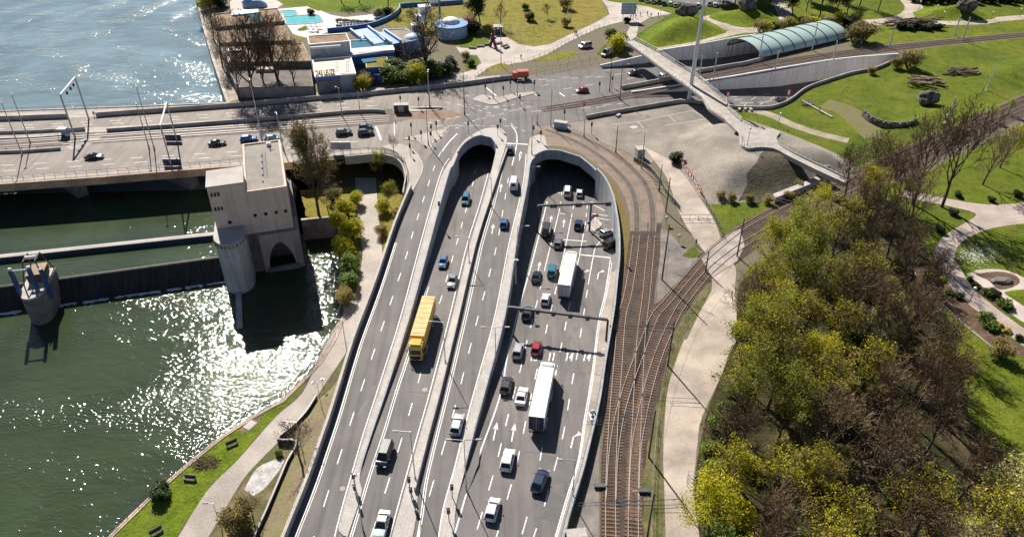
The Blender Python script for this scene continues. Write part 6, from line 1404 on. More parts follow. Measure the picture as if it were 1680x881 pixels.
# gantries over the wide carriageway
def gantry(l, r_, ends, top, label, arm_past=0, heads=()):
    a, b = P(l, z4), P(r_, z4); ha = top_z(a, top[0]); 
    th = thing('sign_gantry', label, 'gantry', a); u = (b - a); zt = Vector((0, 0, ha - a.z))
    e0, e1 = -.0, 1 + arm_past
    bar = [u * e0 + zt, u * e1 + zt]; bar[1].z = zt.z + .1
    mb = MB(); mb.loft([[tuple(p + Vector((0, -.22, -.22))), tuple(p + Vector((0, .22, -.22))), tuple(p + Vector((0, .22, .22))), tuple(p + Vector((0, -.22, .22)))] for p in bar]); mb.build('beam', plain('gantry_steel', (.08, .082, .088), .5, .2, .3), th)
    for p in (Vector((0, 0, 0)), Vector((u.x, u.y, u.z))):
        mb = MB(); mb.tube([p, (p.x, p.y, zt.z)], .24, 6); mb.build('post', DSTEEL, th)
    for t in heads:
        c = bar[0].lerp(bar[1], t); mb = MB(); mb.box((c.x, c.y - .1, c.z - .15), (.75, .5, .95)); hd = mb.build('signal_head', BLACK, th)
        mb = MB(); mb.box((c.x, c.y - .37, c.z - .15), (.5, .04, .7)); mb.build('lens_panel', DSTEEL, hd)
    return th
gantry(K('F4', (132, 615))[0], K('F4', (650, 600))[0], 0, (K('F4', (128, 350))[0][1], 0), 'dark gantry with signal heads across the lanes at the wide portal', .36, (.19, .24, .54, .58, .96, .99))
gantry(K('F5', (75, 652))[0], K('F5', (960, 762))[0], 0, (K('F5', (80, 460))[0][1], 0), 'long dark gantry with signal heads spanning the carriageway above the red car', 0, (.14, .3, .46, .63, .8))
# traffic island with signs and barrier arrows below the first gantry
ti = PP(K('F4', (615, 600), (640, 500), (700, 480), (770, 530), (760, 560), (650, 640), (620, 640)), z4)
mb = MB(); c = sum(ti, Vector()) / len(ti); mb.prism([(p.x, p.y) for p in smooth(ti + ti[:1], 3)[:-1]], c.z - .6, c.z + .12); tag(mb.build('traffic_island', CONC), kind='structure')
for k, (x, y) in enumerate(((640, 600), (655, 570), (690, 530), (720, 525), (675, 545))):
    q = P(K('F4', (x, y))[0], c.z + .1); th = thing('traffic_sign', ('small blue sign at the lower tip of the island below the first gantry', 'small sign behind the lower tip of the gantry island', 'red bordered sign in the middle of the gantry island', 'red bordered sign at the upper end of the gantry island', 'blue sign at the left rim of the gantry island')[k], 'traffic sign', q)
    mb = MB(); mb.tube([(0, 0, 0), (0, 0, 2.4)], .05, 5); mb.build('post', STEEL, th)
    mb = MB(); mb.tube([(0, -.06, 2.2), (0, -.02, 2.2)], .42, 12); mb.build('plate', (BLUEP, WPAINT, REDP, REDP, BLUEP)[k], th)
# traffic signals round the junction
def signal(px, label, z=0, h=3.2, group=None, p=None):
    q = p or P(px, z); th = thing('traffic_light', label, 'traffic light', q, 0, group)
    mb = MB(); mb.tube([(0, 0, 0), (0, 0, h)], .07, 6); mb.build('post', DSTEEL, th)
    mb = MB(); mb.box((0, -.1, h - .3), (.34, .3, 1.0)); hd = mb.build('signal_head', BLACK, th)
    mb = MB(); mb.box((0, .02, h - .3), (.5, .03, 1.25)); mb.build('backing_board', BLACK, hd)
    return th
sg = [('E5', (500, 240), 'traffic light standing on the painted island by its white stop line'), ('E5', (652, 255), 'slim traffic light in the middle of the painted island'), ('E5', (712, 205), 'traffic light on the far lane line above the painted island'), ('E5', (915, 205), 'traffic light at the right stop line on the upper road'), ('E5', (793, 330), 'traffic light at the tip of the tram bed in the junction'), ('E5', (42, 590), 'traffic light on the triangular island by the outer road, upper'), ('E5', (38, 650), 'traffic light on the triangular island by the outer road, lower'),
      ('E5', (85, 560), 'thin traffic light at the corner of the triangular island'), ('E5', (628, 540), 'traffic light on the pavement right of the narrow portal'), ('E5', (605, 590), 'lower traffic light on the pavement right of the narrow portal'), ('E5', (355, 560), 'traffic light on the pavement left of the narrow portal'), ('E5', (908, 600), 'traffic light on the corner pavement above the wide portal'), ('E5', (970, 640), 'second traffic light on the corner pavement above the wide portal'),
      ('E4', (714, 340), 'traffic light in front of the dark cabinet on the bridge island'), ('E4', (805, 575), 'traffic light beside the stop line on the bridge end'), ('E4', (790, 690), 'traffic light on the rounded corner pavement, upper'), ('E4', (795, 755), 'traffic light on the rounded corner pavement, lower'), ('E4', (890, 640), 'traffic light at the left tip of the triangular island'), ('E4', (868, 350), 'traffic light on the bridge island right of the cabinet'),
      ('E6', (637, 480), 'traffic light beside the tram tracks near the red car'), ('E6', (85, 470), 'traffic light on the upper road left of the red car'), ('E6', (745, 430), 'low signal post beside the left dark mast'), ('E6', (340, 720), 'signal post at the kerb above the curved tram track'), ('E6', (570, 830), 'signal at the edge of the gravel lot')]
for c, p, lb in sg: signal(K(c, p)[0], lb)
for k, (x, y, lb) in enumerate(((545, 230, 'signal head pair on the island between outer road and underpass ramp'), (532, 110, 'single signal on the upper part of the left island'), (1115, 150, 'signal at the left kerb of the median above the pale box cover'), (1135, 260, 'signal on the median beside the barrier end'), (1565, 230, 'signal on the median at the bottom of the middle road'), (1530, 480, 'lowest signal on the median at the bottom of the middle road'))):
    signal(K('G7', (x, y))[0], lb, .14, 2.6)
for px, lb in (((x, y), l) for x, y, l in ((K('C8', (198, 360))[0] + ('signal box on the wall of the outer road',)), (K('F4', (978, 870))[0] + ('dark signal cluster on the wall by the railway',)))):
    signal(px, lb, .9 if px[0] > 900 else .14, 2.4)
# street sign posts, direction sign with red and blue diamonds on the sunken road
for k, (c, p, z_, lb, mt) in enumerate((('G2', (170, 855), z5, 'red and white hazard board at the footbridge end of the sunken road', REDP), ('G2', (685, 835), z5, 'red and white hazard board beside the dark convertible', REDP), ('E6', (505, 640), lambda x, y: 0, 'round red sign at the kerb end of the gravel lot parapet', REDP))):
    q = P(K(c, p)[0], z_); th = thing('traffic_sign', lb, 'traffic sign', q)
    mb = MB(); mb.tube([(0, 0, 0), (0, 0, 2.8)], .07, 5); mb.build('post', STEEL, th)
    mb = MB(); mb.box((0, -.08, 2.0), (1.1, .05, 1.5)) if k < 2 else mb.tube([(0, -.1, 2.6), (0, -.04, 2.6)], .6, 14); mb.build('plate', mt, th)
    mb = MB(); mb.box((0, -.115, 2.0), (.5, .03, 1.4), 0) if k < 2 else mb.box((0, -.12, 2.6), (.8, .03, .22)); mb.build('plate_stripe', WPAINT, th)
# overhead line masts and cross spans along the railway
def ole(px, top, label, arms=(), z=0):
    b = P(px, z); h = top_z(b, top) - b.z; th = thing('catenary_mast', label, 'catenary mast', b)
    mb = MB(); mb.tube([(0, 0, 0), (0, 0, h)], [.17, .11], 6); mb.build('mast', DSTEEL, th)
    for (dx, dy, hz) in arms:
        for s in (0, .9):
            mb = MB(); mb.tube([(0, 0, hz * h - s), (dx, dy, hz * h - s * .6)], .045, 4); mb.build('bracket_arm', STEEL, th)
        mb = MB(); mb.tube([(dx * .92, dy * .92, hz * h - .9), (dx * .92, dy * .92, hz * h)], .04, 4); mb.build('steady_arm', STEEL, th)
    return th
ole(K('D7', (352, 560))[0], K('D7', (374, 372))[0][1], 'catenary mast on the verge at the middle of the merging tracks', ((-5, 0, .93), (-10, -.4, .8)))
ole(K('D7', (345, 890))[0], K('D7', (374, 705))[0][1], 'catenary mast on the verge at the bottom of the merging tracks', ((-5, 0, .93), (-10, -.4, .85)))
ole(K('D7', (428, 195))[0], K('D7', (445, 20))[0][1], 'catenary mast on the verge at the top of the merging tracks', ((-5.5, .5, .95), (-10, 1, .85)))
ole(K('E8', (238, 668))[0], K('E8', (288, 195))[0][1], 'tall catenary mast with a lamp on the stone bed between the tracks', ((-7, -.5, .75), (5, -4, .55)))
ole(K('E8', (608, 600))[0], K('E8', (638, 425))[0][1], 'catenary mast right beside the path crossing', ((-8, 3, .8),))
ole(K('E8', (875, 470))[0], K('E8', (938, 150))[0][1], 'catenary mast with arm on the grass right of the crossing', ((-9, 5, .75),))
ole(K('E7', (478, 870))[0], K('E7', (515, 580))[0][1], 'catenary mast with signal boxes above the path barrier', ((-6, 1, .85),))
ole(K('D1', (835, 430))[0], K('D1', (838, 310))[0][1], 'catenary mast beside the tracks at the yellow leafed trees', ((-6, 4, .85),))
for k, (c, p, t) in enumerate((('G1', (765, 640), (780, 475)), ('G1', (880, 685), (918, 450)), ('G2', (437, 525), (480, 300)), ('G2', (578, 595), (610, 435)), ('G2', (890, 430), (945, 195)), ('G3', (238, 515), (285, 350)), ('G3', (478, 370), (515, 205)), ('G3', (718, 410), (770, 225)), ('G4', (445, 305), (495, 130)), ('G4', (512, 350), (590, 150)))):
    lb = ('white lamp mast at the tram tracks just right of the footbridge mast', 'white lamp mast with arm before the glass canopy', 'white mast at the near end of the glass canopy', 'white mast on the high retaining wall before the canopy middle', 'white mast in front of the canopy ribs, far half', 'white mast at the end of the high retaining wall', 'white mast beside the bushes beyond the canopy', 'white mast between the tram tracks beyond the canopy', 'white mast beside the tram tracks far right, left of two', 'white mast beside the tram tracks far right, right of two')[k]
    b = P(K(c, p)[0]); h = top_z(b, K(c, t)[0][1]); th = thing('catenary_mast', lb, 'mast', b)
    mb = MB(); mb.tube([(0, 0, 0), (0, 0, h)], [.26, .18], 8); mb.build('mast', plain('mast_pale', (.6, .62, .64), .5), th)
    mb = MB(); mb.tube([(0, 0, h * .93), (1.6 if k % 2 else -1.6, 0, h * .9)], .06, 4); mb.build('bracket_arm', STEEL, th)
for k, (c, p, t) in enumerate((('C5', (735, 600), (797, 465)), ('C5', (932, 440), (977, 312)))):
    b = P(K(c, p)[0]); h = top_z(b, K(c, t)[0][1]); th = thing('flag_mast', ('white leaning pole on the lawn beside the railway cutting', 'white leaning pole on the upper lawn')[k], 'pole', b)
    mb = MB(); mb.tube([(0, 0, 0), (.4, 0, h)], [.2, .14], 8); mb.build('pole', plain('pole_white', (.65, .66, .66), .5), th); mb = MB(); mb.box((0, 0, .25), (.9, .9, .5)); mb.build('footing', CONC, th)
# thin overhead wires
wm = plain('wire', (.05, .05, .055), .5)
for k, T in enumerate((T1, T2, T3, T4)):
    mb = MB(); pl = smooth(PP(T[:11], 0), 2); mb.tube([p + Vector((0, 0, 5.6)) for p in pl], .018, 3)
    tag(mb.build('contact_wire', wm), ('contact wire above the left straight track', 'contact wire above the second straight track', 'contact wire above the upper branching track', 'contact wire above the lower branching track')[k], 'wire')
# path lamps with globe heads
def globe(px, top, label, z=0):
    b = P(px, z); h = top_z(b, top) - z; th = thing('globe_lamp', label, 'park lamp', b)
    mb = MB(); mb.tube([(0, 0, 0), (0, 0, h)], [.07, .05], 6); mb.build('pole', DSTEEL, th); mb = MB(); mb.ball((0, 0, h + .15), .33, 10, 6); mb.build('globe', LAMPG, th, shade=True)
globe(K('F7', (540, 570))[0], K('F7', (583, 460))[0][1], 'white globe lamp on the garden path edge beside the flower beds')
globe(K('G5', (497, 460))[0], K('G5', (515, 320))[0][1], 'white globe lamp on the raised terrace', ZB)
globe(K('G5', (762, 290))[0], K('G5', (780, 195))[0][1], 'white globe lamp beside the gravel park path')
globe(K('C5', (735, 595))[0], K('C5', (735, 560))[0][1], 'low white globe at the foot of the leaning pole')
for k, (c, p) in enumerate((('G4', (142, 18)), ('G4', (288, 52)), ('G4', (345, 108)), ('G4', (755, 110)), ('G4', (995, 82)), ('G2', (615, 75)), ('G2', (700, 155)), ('G1', (433, 60)))):
    q = P(K(c, p)[0]); 
    globe((K(c, p)[0][0], K(c, p)[0][1] + 12), K(c, p)[0][1], ('white globe lamp at the far path fork', 'white globe lamp above the far oval mound, left', 'white globe lamp on the far oval mound', 'white globe lamp right of the far oval mound', 'white globe lamp at the far right path', 'white globe lamp behind the canopy path, upper', 'white globe lamp behind the canopy path, lower', 'white globe lamp behind the bright green mound')[k])
# benches on the river bank
for k, (c, p, rz) in enumerate((('D4', (247, 512), .6), ('D4', (78, 652), -.1), ('D3', (628, 865), .7))):
    q = P(K(c, p)[0], ZLOW); th = thing('park_bench', ('grey bench on the grass bank nearest the pale slab', 'grey bench on the grass bank beside the brown heap', 'grey bench on the grass bank lowest by the path')[k], 'bench', q, rz)
    mb = MB(); mb.box((0, 0, .45), (1.9, .6, .08)); mb.build('seat', CONCD, th); mb = MB(); mb.box((0, .32, .7), (1.9, .07, .4)); mb.build('backrest', CONCD, th)
    for x in (-.85, .85): mb = MB(); mb.box((x, 0, .21), (.15, .5, .42)); mb.build('leg', CONCD, th)
q = P(K('D4', (318, 432))[0], ZLOW + .03); mb = MB(); mb.box((q.x, q.y, q.z), (1.5, 2, .12), -.5); tag(mb.build('concrete_slab', CONCL), 'pale square concrete slab on the grass bank beside a bare soil patch', 'slab')
sheet('soil_patch', PP(K('D4', (275, 450), (345, 400), (372, 405), (330, 445), (290, 465)), ZLOW), ZLOW + .02, SOIL)
# level crossing barrier and banner fence
a_, b_2 = P(K('E8', (395, 160))[0]), P(K('E8', (700, 160))[0])
BR = thing('path_gate', 'long grey steel gate across the path just above the rail crossing', 'gate', a_)
d = b_2 - a_
for hz in (.3, 1.4):
    mb = MB(); mb.tube([(0, 0, hz), (d.x, d.y, hz)], .07, 5); mb.build('rail', STEEL, BR)
for t in (0, .25, .5, .75, 1): mb = MB(); mb.tube([d * t + Vector((0, 0, 0)), d * t + Vector((0, 0, 1.5))], .06, 5); mb.build('upright', STEEL, BR)
BAN = smooth(PP([(1117.5, 272), (1129, 289), (1141, 306), (1150, 321)]), 4)
th = thing('banner_fence', 'red and white banner strung along the fence beside the gravel mound path', 'banner', BAN[0])
mb = MB(); mb.loft([[tuple(p - BAN[0] + Vector((0, 0, .25))), tuple(p - BAN[0] + Vector((0, 0, 1.75)))] for p in BAN], 0, False, False); mb.build('banner', REDP, th, recalc=False)
rb_ = resample(BAN, 3.2)
for p in rb_: mb = MB(); mb.tube([(p.x - BAN[0].x, p.y - BAN[0].y, 0), (p.x - BAN[0].x, p.y - BAN[0].y, 1.9)], .06, 5); mb.build('post', WPAINT, th)
word = 'COMMANDO'
fine = resample(BAN, .1); stp = len(fine) / (len(word) + .6)
for i, ch in enumerate(word):
    p = fine[int((i + .35) * stp)]; q = fine[min(len(fine) - 1, int((i + .35) * stp) + 6)]; an = math.atan2(q.y - p.y, q.x - p.x)
    nrm_ = Vector((math.sin(an), -math.cos(an), 0)); 
    if nrm_.y > 0 or nrm_.x > 0: nrm_ = nrm_
    text(ch, 1.7, WPAINT, th, p - BAN[0] + Vector((nrm_.x * .07, nrm_.y * .07, .38)), (R(90), 0, an), 'letter', .01, 1.1)
gf = smooth(PP(K('E7', (205, 440), (300, 490), (360, 540), (440, 640), (470, 700), (540, 790), (600, 860))), 3)
fence('graffiti_fence', 'painted low fence panels between tram curve and path', gf, 2, 1.3, STEEL, (1,), .04, mesh=M('painted_panels', (.42, .44, .46), .7, .6, .9, c2=(.16, .13, .12), lo=.45, hi=.55), pr=.06, world=True, n=1)
fence('path_fence', 'dark fence below the red banner along the path edge', [(1151, 322), (1158, 335), (1168, 352), (1180, 375), (1186, 392)], 2, 1.3, DSTEEL, (1, .5), .04, pr=.06)
fence('verge_fence', 'thin wire fence along the grassy verge between tracks and path', K('D7', (360, 900), (366, 700), (375, 550), (398, 330), (440, 130), (500, 10)) + K('D1', (505, 660)), 3, 1.2, STEEL, (1, .55), .025, pr=.04)
# stone blocks and objects near the crossing
for k, (c, p, s, m) in enumerate((('E7', (855, 640), (1.6, 1, .8), CONCL), ('E7', (900, 615), (1.8, 1.2, .7), CONCL), ('E7', (920, 640), (1.2, 1, .9), CONCD), ('E6', (800, 680), (1.8, .9, .6), CONCL), ('G5', (428, 165), (1.5, .9, .7), CONCL), ('G5', (478, 160), (1.6, .9, .7), CONCL), ('G5', (525, 165), (1.5, .9, .7), CONCL))):
    q = P(K(c, p)[0]); q.z = 0 if k > 3 or k == 3 else .6; mb = MB(); mb.box((q.x, q.y, q.z + s[2] / 2), s, .3 * k, 0, .9, .85)
    tag(mb.build('stone_block', m), ('pale stone block on the gravel mound, left of three', 'pale stone block on the gravel mound, topmost of three', 'dark stone block on the gravel mound, right of three', 'pale stone block on the gravel lot below the road parapet', 'white stone block by the footbridge end, left of three', 'white stone block by the footbridge end, middle of three', 'white stone block by the footbridge end, right of three')[k], 'stone block')
# timber sculptures and boulders in the park
def logs(px, n_, L, lab, seed, rz, hh=1.5):
    q = P(px); th = thing('log_pile', lab, 'log pile', q); rr = random.Random(seed)
    for i in range(n_):
        a = rz + rr.uniform(-.35, .35); o = Vector((rr.uniform(-L * .45, L * .45), rr.uniform(-2.5, 2.5), .3 + rr.random() * hh)); d_ = Vector((math.cos(a), math.sin(a), rr.uniform(-.05, .2))) * rr.uniform(L * .22, L * .4)
        mb = MB(); mb.tube([o - d_, o + d_], rr.uniform(.22, .38), 6); mb.build('log', M('weathered_log', (.24, .17, .12), .9, .4, .8) if 'weathered_log' not in bpy.data.materials else bpy.data.materials['weathered_log'], th)
logs(K('G4', (190, 720))[0], 20, 9, 'large stack of weathered timbers on the lawn behind the dark boulder', 1, -.5)
logs(K('G4', (500, 630))[0], 16, 8, 'long low heap of timbers on the lawn right of the larger stack', 2, .15, 1.2)
logs(K('C5', (590, 130))[0], 18, 16, 'long dark heap of timbers beyond the tram tracks', 3, .05, 2.5)
def rock(px, s, lab, m, z=0, seed=0, parent=None):
    q = P(px, z) if not isinstance(px, Vector) else px; mb = MB(); mb.ball((0, 0, 0), 1, 12, 8)
    for i, v in enumerate(mb.v):
        n_2 = noise.noise(Vector(v) * 1.3 + Vector((seed, 0, 0))); mb.v[i] = tuple(Vector((v[0] * s[0], v[1] * s[1], v[2] * s[2])) * (1 + .35 * n_2))
    o = mb.build('boulder', m); o.location = q + Vector((0, 0, s[2] * .55)); return tag(o, lab, 'boulder')
DROCK = M('dark_rock', (.07, .06, .055), .9, .5, .4, c2=(.2, .18, .16), fine=2)
rock(K('C5', (650, 490))[0], (3.2, 2.4, 2.2), 'big dark boulder with pale top in front of the timber stack', DROCK, .8, 1)
rock(K('G1', (655, 125))[0], (4, 3, 3), 'dark boulder on top of the bright green mound', DROCK, 3.4, 2); rock(K('G2', (335, 80))[0], (3.6, 3, 3), 'dark boulder on top of the second green mound', DROCK, 3, 3); rock(K('G4', (540, 75))[0], (4, 3, 2.6), 'dark boulder on the far oval mound', DROCK, 3, 4)
rock(K('F7', (800, 400))[0], (2.3, 1.1, .5), 'pale rough stone feature in the middle of the round flower bed', STONES, 0, 5)
rock(K('E1', (450, 60))[0], (5, 2.5, 2.2), 'pale blue rock shaped pool shelter behind the bath hall', LBLUE, 0, 6)
dw = smooth(PP(K('C5', (340, 560), (375, 590), (430, 612), (500, 620), (560, 612), (590, 596))), 4)
mb = MB(); rr_ = random.Random(8)
mb.strip(dw, -.5, .5, -.2, lambda x, y: 1.5 + .35 * noise.noise(Vector((x * .9, y * .9, 0))))
tag(mb.build('dry_stone_wall', DROCK), 'dark curved dry stone wall in the hollow of the lawn', 'wall')
cap = resample(dw, 1.1)
for p in cap[:26]:
    mb = MB(); mb.box((p.x + rr_.uniform(-.2, .2), p.y + rr_.uniform(-.2, .2), 1.75), (rr_.uniform(.5, 1), rr_.uniform(.5, .9), .4), rr_.uniform(0, 3), 0, .8, .8); tag(mb.build('cap_stone', STONES), 'pale rough stone lying on top of the curved dry stone wall', 'stone', 'stones on the dry stone wall')
q = P(K('C5', (80, 510))[0]); th = thing('seesaw_sculpture', 'fan shaped steel sculpture on the lawn by the sunken road', 'sculpture', q)
for k in range(7): mb = MB(); mb.tube([(k * .55 - 2, 0, 0), (k * .75 - 2.6, .3, 2.0)], .1, 5); mb.build('blade', STEEL, th)
mb = MB(); mb.tube([(-2.2, 0, .2), (1.6, 0, .2)], .14, 5); mb.build('bar', DSTEEL, th)
mb = MB(); a_, b_2 = P(K('C5', (45, 490))[0]), P(K('C5', (190, 570))[0]); mb.strip([Vector((a_.x, a_.y, 0)), Vector((b_2.x, b_2.y, 0))], -.3, .3, 0, .45); tag(mb.build('stone_edge', CONCL), 'pale stone edging along the worn lawn path', 'edging')
# brush heap on the grass bank
mb = MB(); br_ = random.Random(4); q = P(K('D4', (140, 585))[0], ZLOW)
for k in range(160):
    a = br_.random() * 6.28; r = br_.random() ** .5 * 1.9; z = (1 - r / 2.2) * .7; p = Vector((q.x + r * math.cos(a) * 1.2, q.y + r * math.sin(a) * .8, q.z + z * br_.random())); d_ = Vector((br_.uniform(-1, 1), br_.uniform(-1, 1), br_.uniform(-.1, .3))) * .8
    mb.tube([p - d_, p + d_], .035, 3)
tag(mb.build('brush_heap', SOIL), 'brown heap of cut branches on the grass bank', 'brush heap')
# ---------------------------------------------------------------- people
SKIN = plain('skin', (.5, .3, .22), .6)
def person(px, label, topc, legc, z=0, rz=0, walk=.25, group=None, bike=False):
    key = (topc, legc, walk, bike)
    if key not in CACHE:
        me = bpy.data.meshes.new('person'); bm = bmesh.new()
        J = {'pelvis': (0, 0, .95), 'waist': (0, .0, 1.1), 'chest': (0, 0, 1.36), 'neck': (0, .02, 1.5), 'head': (0, .03, 1.62), 'crown': (0, .03, 1.74)}
        w_ = walk
        for s, n_ in ((-1, 'l'), (1, 'r')):
            J['hip' + n_] = (s * .1, 0, .9); J['knee' + n_] = (s * .11, s * w_ * .5 + .05, .5); J['ank' + n_] = (s * .11, s * w_ - .05, .08); J['toe' + n_] = (s * .12, s * w_ + .14, .04)
            J['sho' + n_] = (s * .2, 0, 1.42); J['elb' + n_] = (s * .27, -s * w_ * .4, 1.15); J['wri' + n_] = (s * .27, -s * w_ * .7 + .1, .92); J['hand' + n_] = (s * .26, -s * w_ * .7 + .16, .84)
        idx = {}
        for k, v in J.items(): idx[k] = bm.verts.new(v)
        for a, b in [('pelvis', 'waist'), ('waist', 'chest'), ('chest', 'neck'), ('neck', 'head'), ('head', 'crown')] + [(x + n_, y + n_) for n_ in 'lr' for x, y in (('hip', 'knee'), ('knee', 'ank'), ('ank', 'toe'), ('sho', 'elb'), ('elb', 'wri'), ('wri', 'hand'))] + [('pelvis', 'hipl'), ('pelvis', 'hipr'), ('chest', 'shol'), ('chest', 'shor')]: bm.edges.new((idx[a], idx[b]))
        order = list(J); bm.to_mesh(me); bm.free()
        ob = bpy.data.objects.new('person', me); col.objects.link(ob); md = ob.modifiers.new('skin', 'SKIN')
        rad = {'pelvis': .14, 'waist': .125, 'chest': .15, 'neck': .06, 'head': .1, 'crown': .075}
        for i, k in enumerate(order):
            sv = me.skin_vertices[0].data[i]; r = rad.get(k, {'hip': .095, 'kne': .065, 'ank': .05, 'toe': .045, 'sho': .075, 'elb': .05, 'wri': .04, 'han': .045}.get(k[:3], .05)); sv.radius = (r, r); sv.use_root = (k == 'pelvis')
        ob.modifiers.new('sub', 'SUBSURF').render_levels = 1; ob.modifiers['sub'].levels = 1
        m2 = bpy.data.meshes.new_from_object(ob.evaluated_get(bpy.context.evaluated_depsgraph_get())); bpy.data.objects.remove(ob)
        m2.materials.clear()
        for m in (plain('top_' + str(len(CACHE)), topc, .8), plain('legs_' + str(len(CACHE)), legc, .8), SKIN, plain('hair', (.04, .025, .015), .7)): m2.materials.append(m)
        for f in m2.polygons:
            z_ = f.center.z; x_ = abs(f.center.x); f.material_index = 3 if z_ > 1.66 or (z_ > 1.58 and f.center.y < .02) else 2 if z_ > 1.47 and x_ < .12 else 2 if x_ > .2 and z_ < .93 else 1 if z_ < .98 else 0; f.use_smooth = True
        CACHE[key] = m2
    o = bpy.data.objects.new('person', CACHE[key]); col.objects.link(o); o.location = P(px, z); o.rotation_euler = (0, 0, rz)
    return tag(o, label, 'person', group)
ppl = [('G1', (230, 90), (.03, .03, .04), (.03, .03, .05), 'person in black walking beside the big sign board'), ('G1', (262, 140), (.1, .1, .14), (.04, .04, .06), 'person in grey standing right of the big sign board'), ('G1', (222, 160), (.05, .05, .06), (.03, .03, .05), 'person in dark clothes at the foot of the big sign board'), ('G1', (320, 135), (.06, .05, .05), (.04, .04, .06), 'person in brown black jacket on the plaza right of the group'),
       ('G1', (352, 150), (.3, .05, .05), (.03, .03, .05), 'person in a red top on the plaza beside the green mound'), ('G1', (413, 145), (.02, .02, .02), (.03, .03, .04), 'person in black farthest right on the plaza'), ('G1', (180, 165), (.12, .12, .2), (.04, .04, .06), 'person in blue grey left of the sign board posts'), ('G6', (845, 300), (.04, .04, .09), (.04, .04, .06), 'person in navy walking up the long path, left of two'), ('G6', (858, 300), (.02, .02, .02), (.05, .05, .08), 'person in black walking up the long path, right of two'),
       ('G6', (388, 505), (.02, .02, .03), (.03, .03, .03), 'person in black standing on the plaza triangle'), ('F8', (805, 320), (.02, .02, .02), (.03, .03, .03), 'person in black on the north footway of the bridge'), ('E4', (612, 190), (.03, .03, .04), (.03, .03, .05), 'person in dark clothes waiting by the blue fronted annex'), ('C5', (128, 540), (.5, .45, .4), (.2, .2, .25), 'person in pale clothes on the worn lawn path'), ('E8', (525, 375), (.1, .12, .3), (.04, .04, .06), 'person in blue near the rail crossing'),
       ('E1', (997, 295), (.02, .02, .02), (.03, .03, .03), 'person in black walking on the pool deck')]
for k, (c, p, a, b, lb) in enumerate(ppl): person(K(c, p)[0], lb, a, b, 0, rnd.uniform(0, 6.28), (.25, .12)[k % 2])
# signal discs and small railway boxes
for k, (c, p, m) in enumerate((('E8', (378, 355), WPAINT), ('E8', (272, 200), WPAINT), ('D7', (125, 410), WPAINT))):
    q = P(K(c, p)[0]); th = thing('rail_signal', ('round white signal disc on the triangle of grass by the crossing', 'pale signal hood at the foot of the tram bed end', 'white box on the shoulder wall beside the tracks')[k], 'signal', q)
    mb = MB(); mb.tube([(0, 0, 0), (0, 0, 1.4)], .06, 5); mb.build('post', DSTEEL, th); mb = MB(); mb.ball((0, 0, 1.7), .5, 10, 6, 0, (1, .5, 1)); mb.build('disc', m, th)
for k, p in enumerate(((155, 680), (332, 700), (1050, 0))[:2]):
    q = P(K('D7', p)[0]); th = thing('point_machine', ('dark point machine box left of the straight tracks', 'dark point machine box right of the straight tracks')[k], 'point machine', q)
    mb = MB(); mb.box((0, 0, .25), (1.6, .7, .5)); mb.build('casing', DSTEEL, th); mb = MB(); mb.tube([(0, 0, .3), (1.8 if k == 0 else -1.8, 0, .25)], .05, 5); mb.build('drive_rod', STEEL, th)
q = P(K('D7', (520, 655))[0]); th = thing('bike_stand', 'small grey steel stand at the edge of the gravel path', 'stand', q, 1.3)
for k in range(4): mb = MB(); mb.tube([(k * .7 - 1, -.5, 0), (k * .7 - 1, -.5, .9), (k * .7 - 1, .5, .9), (k * .7 - 1, .5, 0)], .06, 5); mb.build('hoop', STEEL, th)

# span wires of the tram junction
jw = [(K('E5', (25, 345))[0], K('E5', (323, 408))[0]), (K('E5', (323, 408))[0], K('E6', (226, 765))[0]), (K('E6', (226, 765))[0], K('E6', (508, 850))[0]), (K('E6', (508, 850))[0], K('E7', (52, 365))[0]), (K('E4', (215, 420))[0], K('E4', (948, 668))[0]), (K('E4', (948, 668))[0], K('E5', (323, 408))[0]), (K('E6', (725, 468))[0], K('E6', (812, 540))[0]), (K('E6', (725, 468))[0], K('E5', (323, 408))[0])]
for k, (a, b) in enumerate(jw):
    a, b = P(a), P(b); mb = MB(); mb.tube([a.lerp(b, t / 6) + Vector((0, 0, 7.5 - 3 * (t / 6) * (1 - t / 6))) for t in range(7)], .022, 3)
    tag(mb.build('span_wire', wm), 'thin sagging span wire between masts over the tram junction', 'wire', 'span wires over the tram junction')
# ---------------------------------------------------------------- trees, shrubs, flowers
LEAFY = leafmat('leaf_yellow_green', [(0, (.15, .19, .006)), (.45, (.36, .35, .009)), (.75, (.52, .47, .012)), (1, (.66, .56, .02))], .55)
LEAFG = leafmat('leaf_fresh_green', [(0, (.045, .085, .01)), (.5, (.09, .15, .014)), (1, (.17, .23, .02))], .35)
LEAFY2 = leafmat('leaf_spring_green', [(0, (.12, .165, .008)), (.5, (.25, .28, .012)), (1, (.42, .42, .02))], .55)
LEAFD = leafmat('leaf_dark_green', [(0, (.012, .028, .008)), (.6, (.03, .06, .012)), (1, (.06, .09, .018))], .2)
LEAFP = leafmat('leaf_pale_yellow', [(0, (.25, .25, .07)), (.5, (.42, .4, .13)), (1, (.6, .55, .24))], .4)
LEAFB = leafmat('leaf_bud_brown', [(0, (.17, .13, .045)), (.5, (.28, .215, .07)), (1, (.38, .33, .07))], .4)
LEAFR = leafmat('leaf_red_brown', [(0, (.14, .06, .02)), (.6, (.26, .13, .05)), (1, (.32, .2, .08))], .3)
TWIGM = leafmat('twig_brown', [(0, (.075, .05, .027)), (.6, (.16, .108, .057)), (1, (.235, .165, .09))], .0)
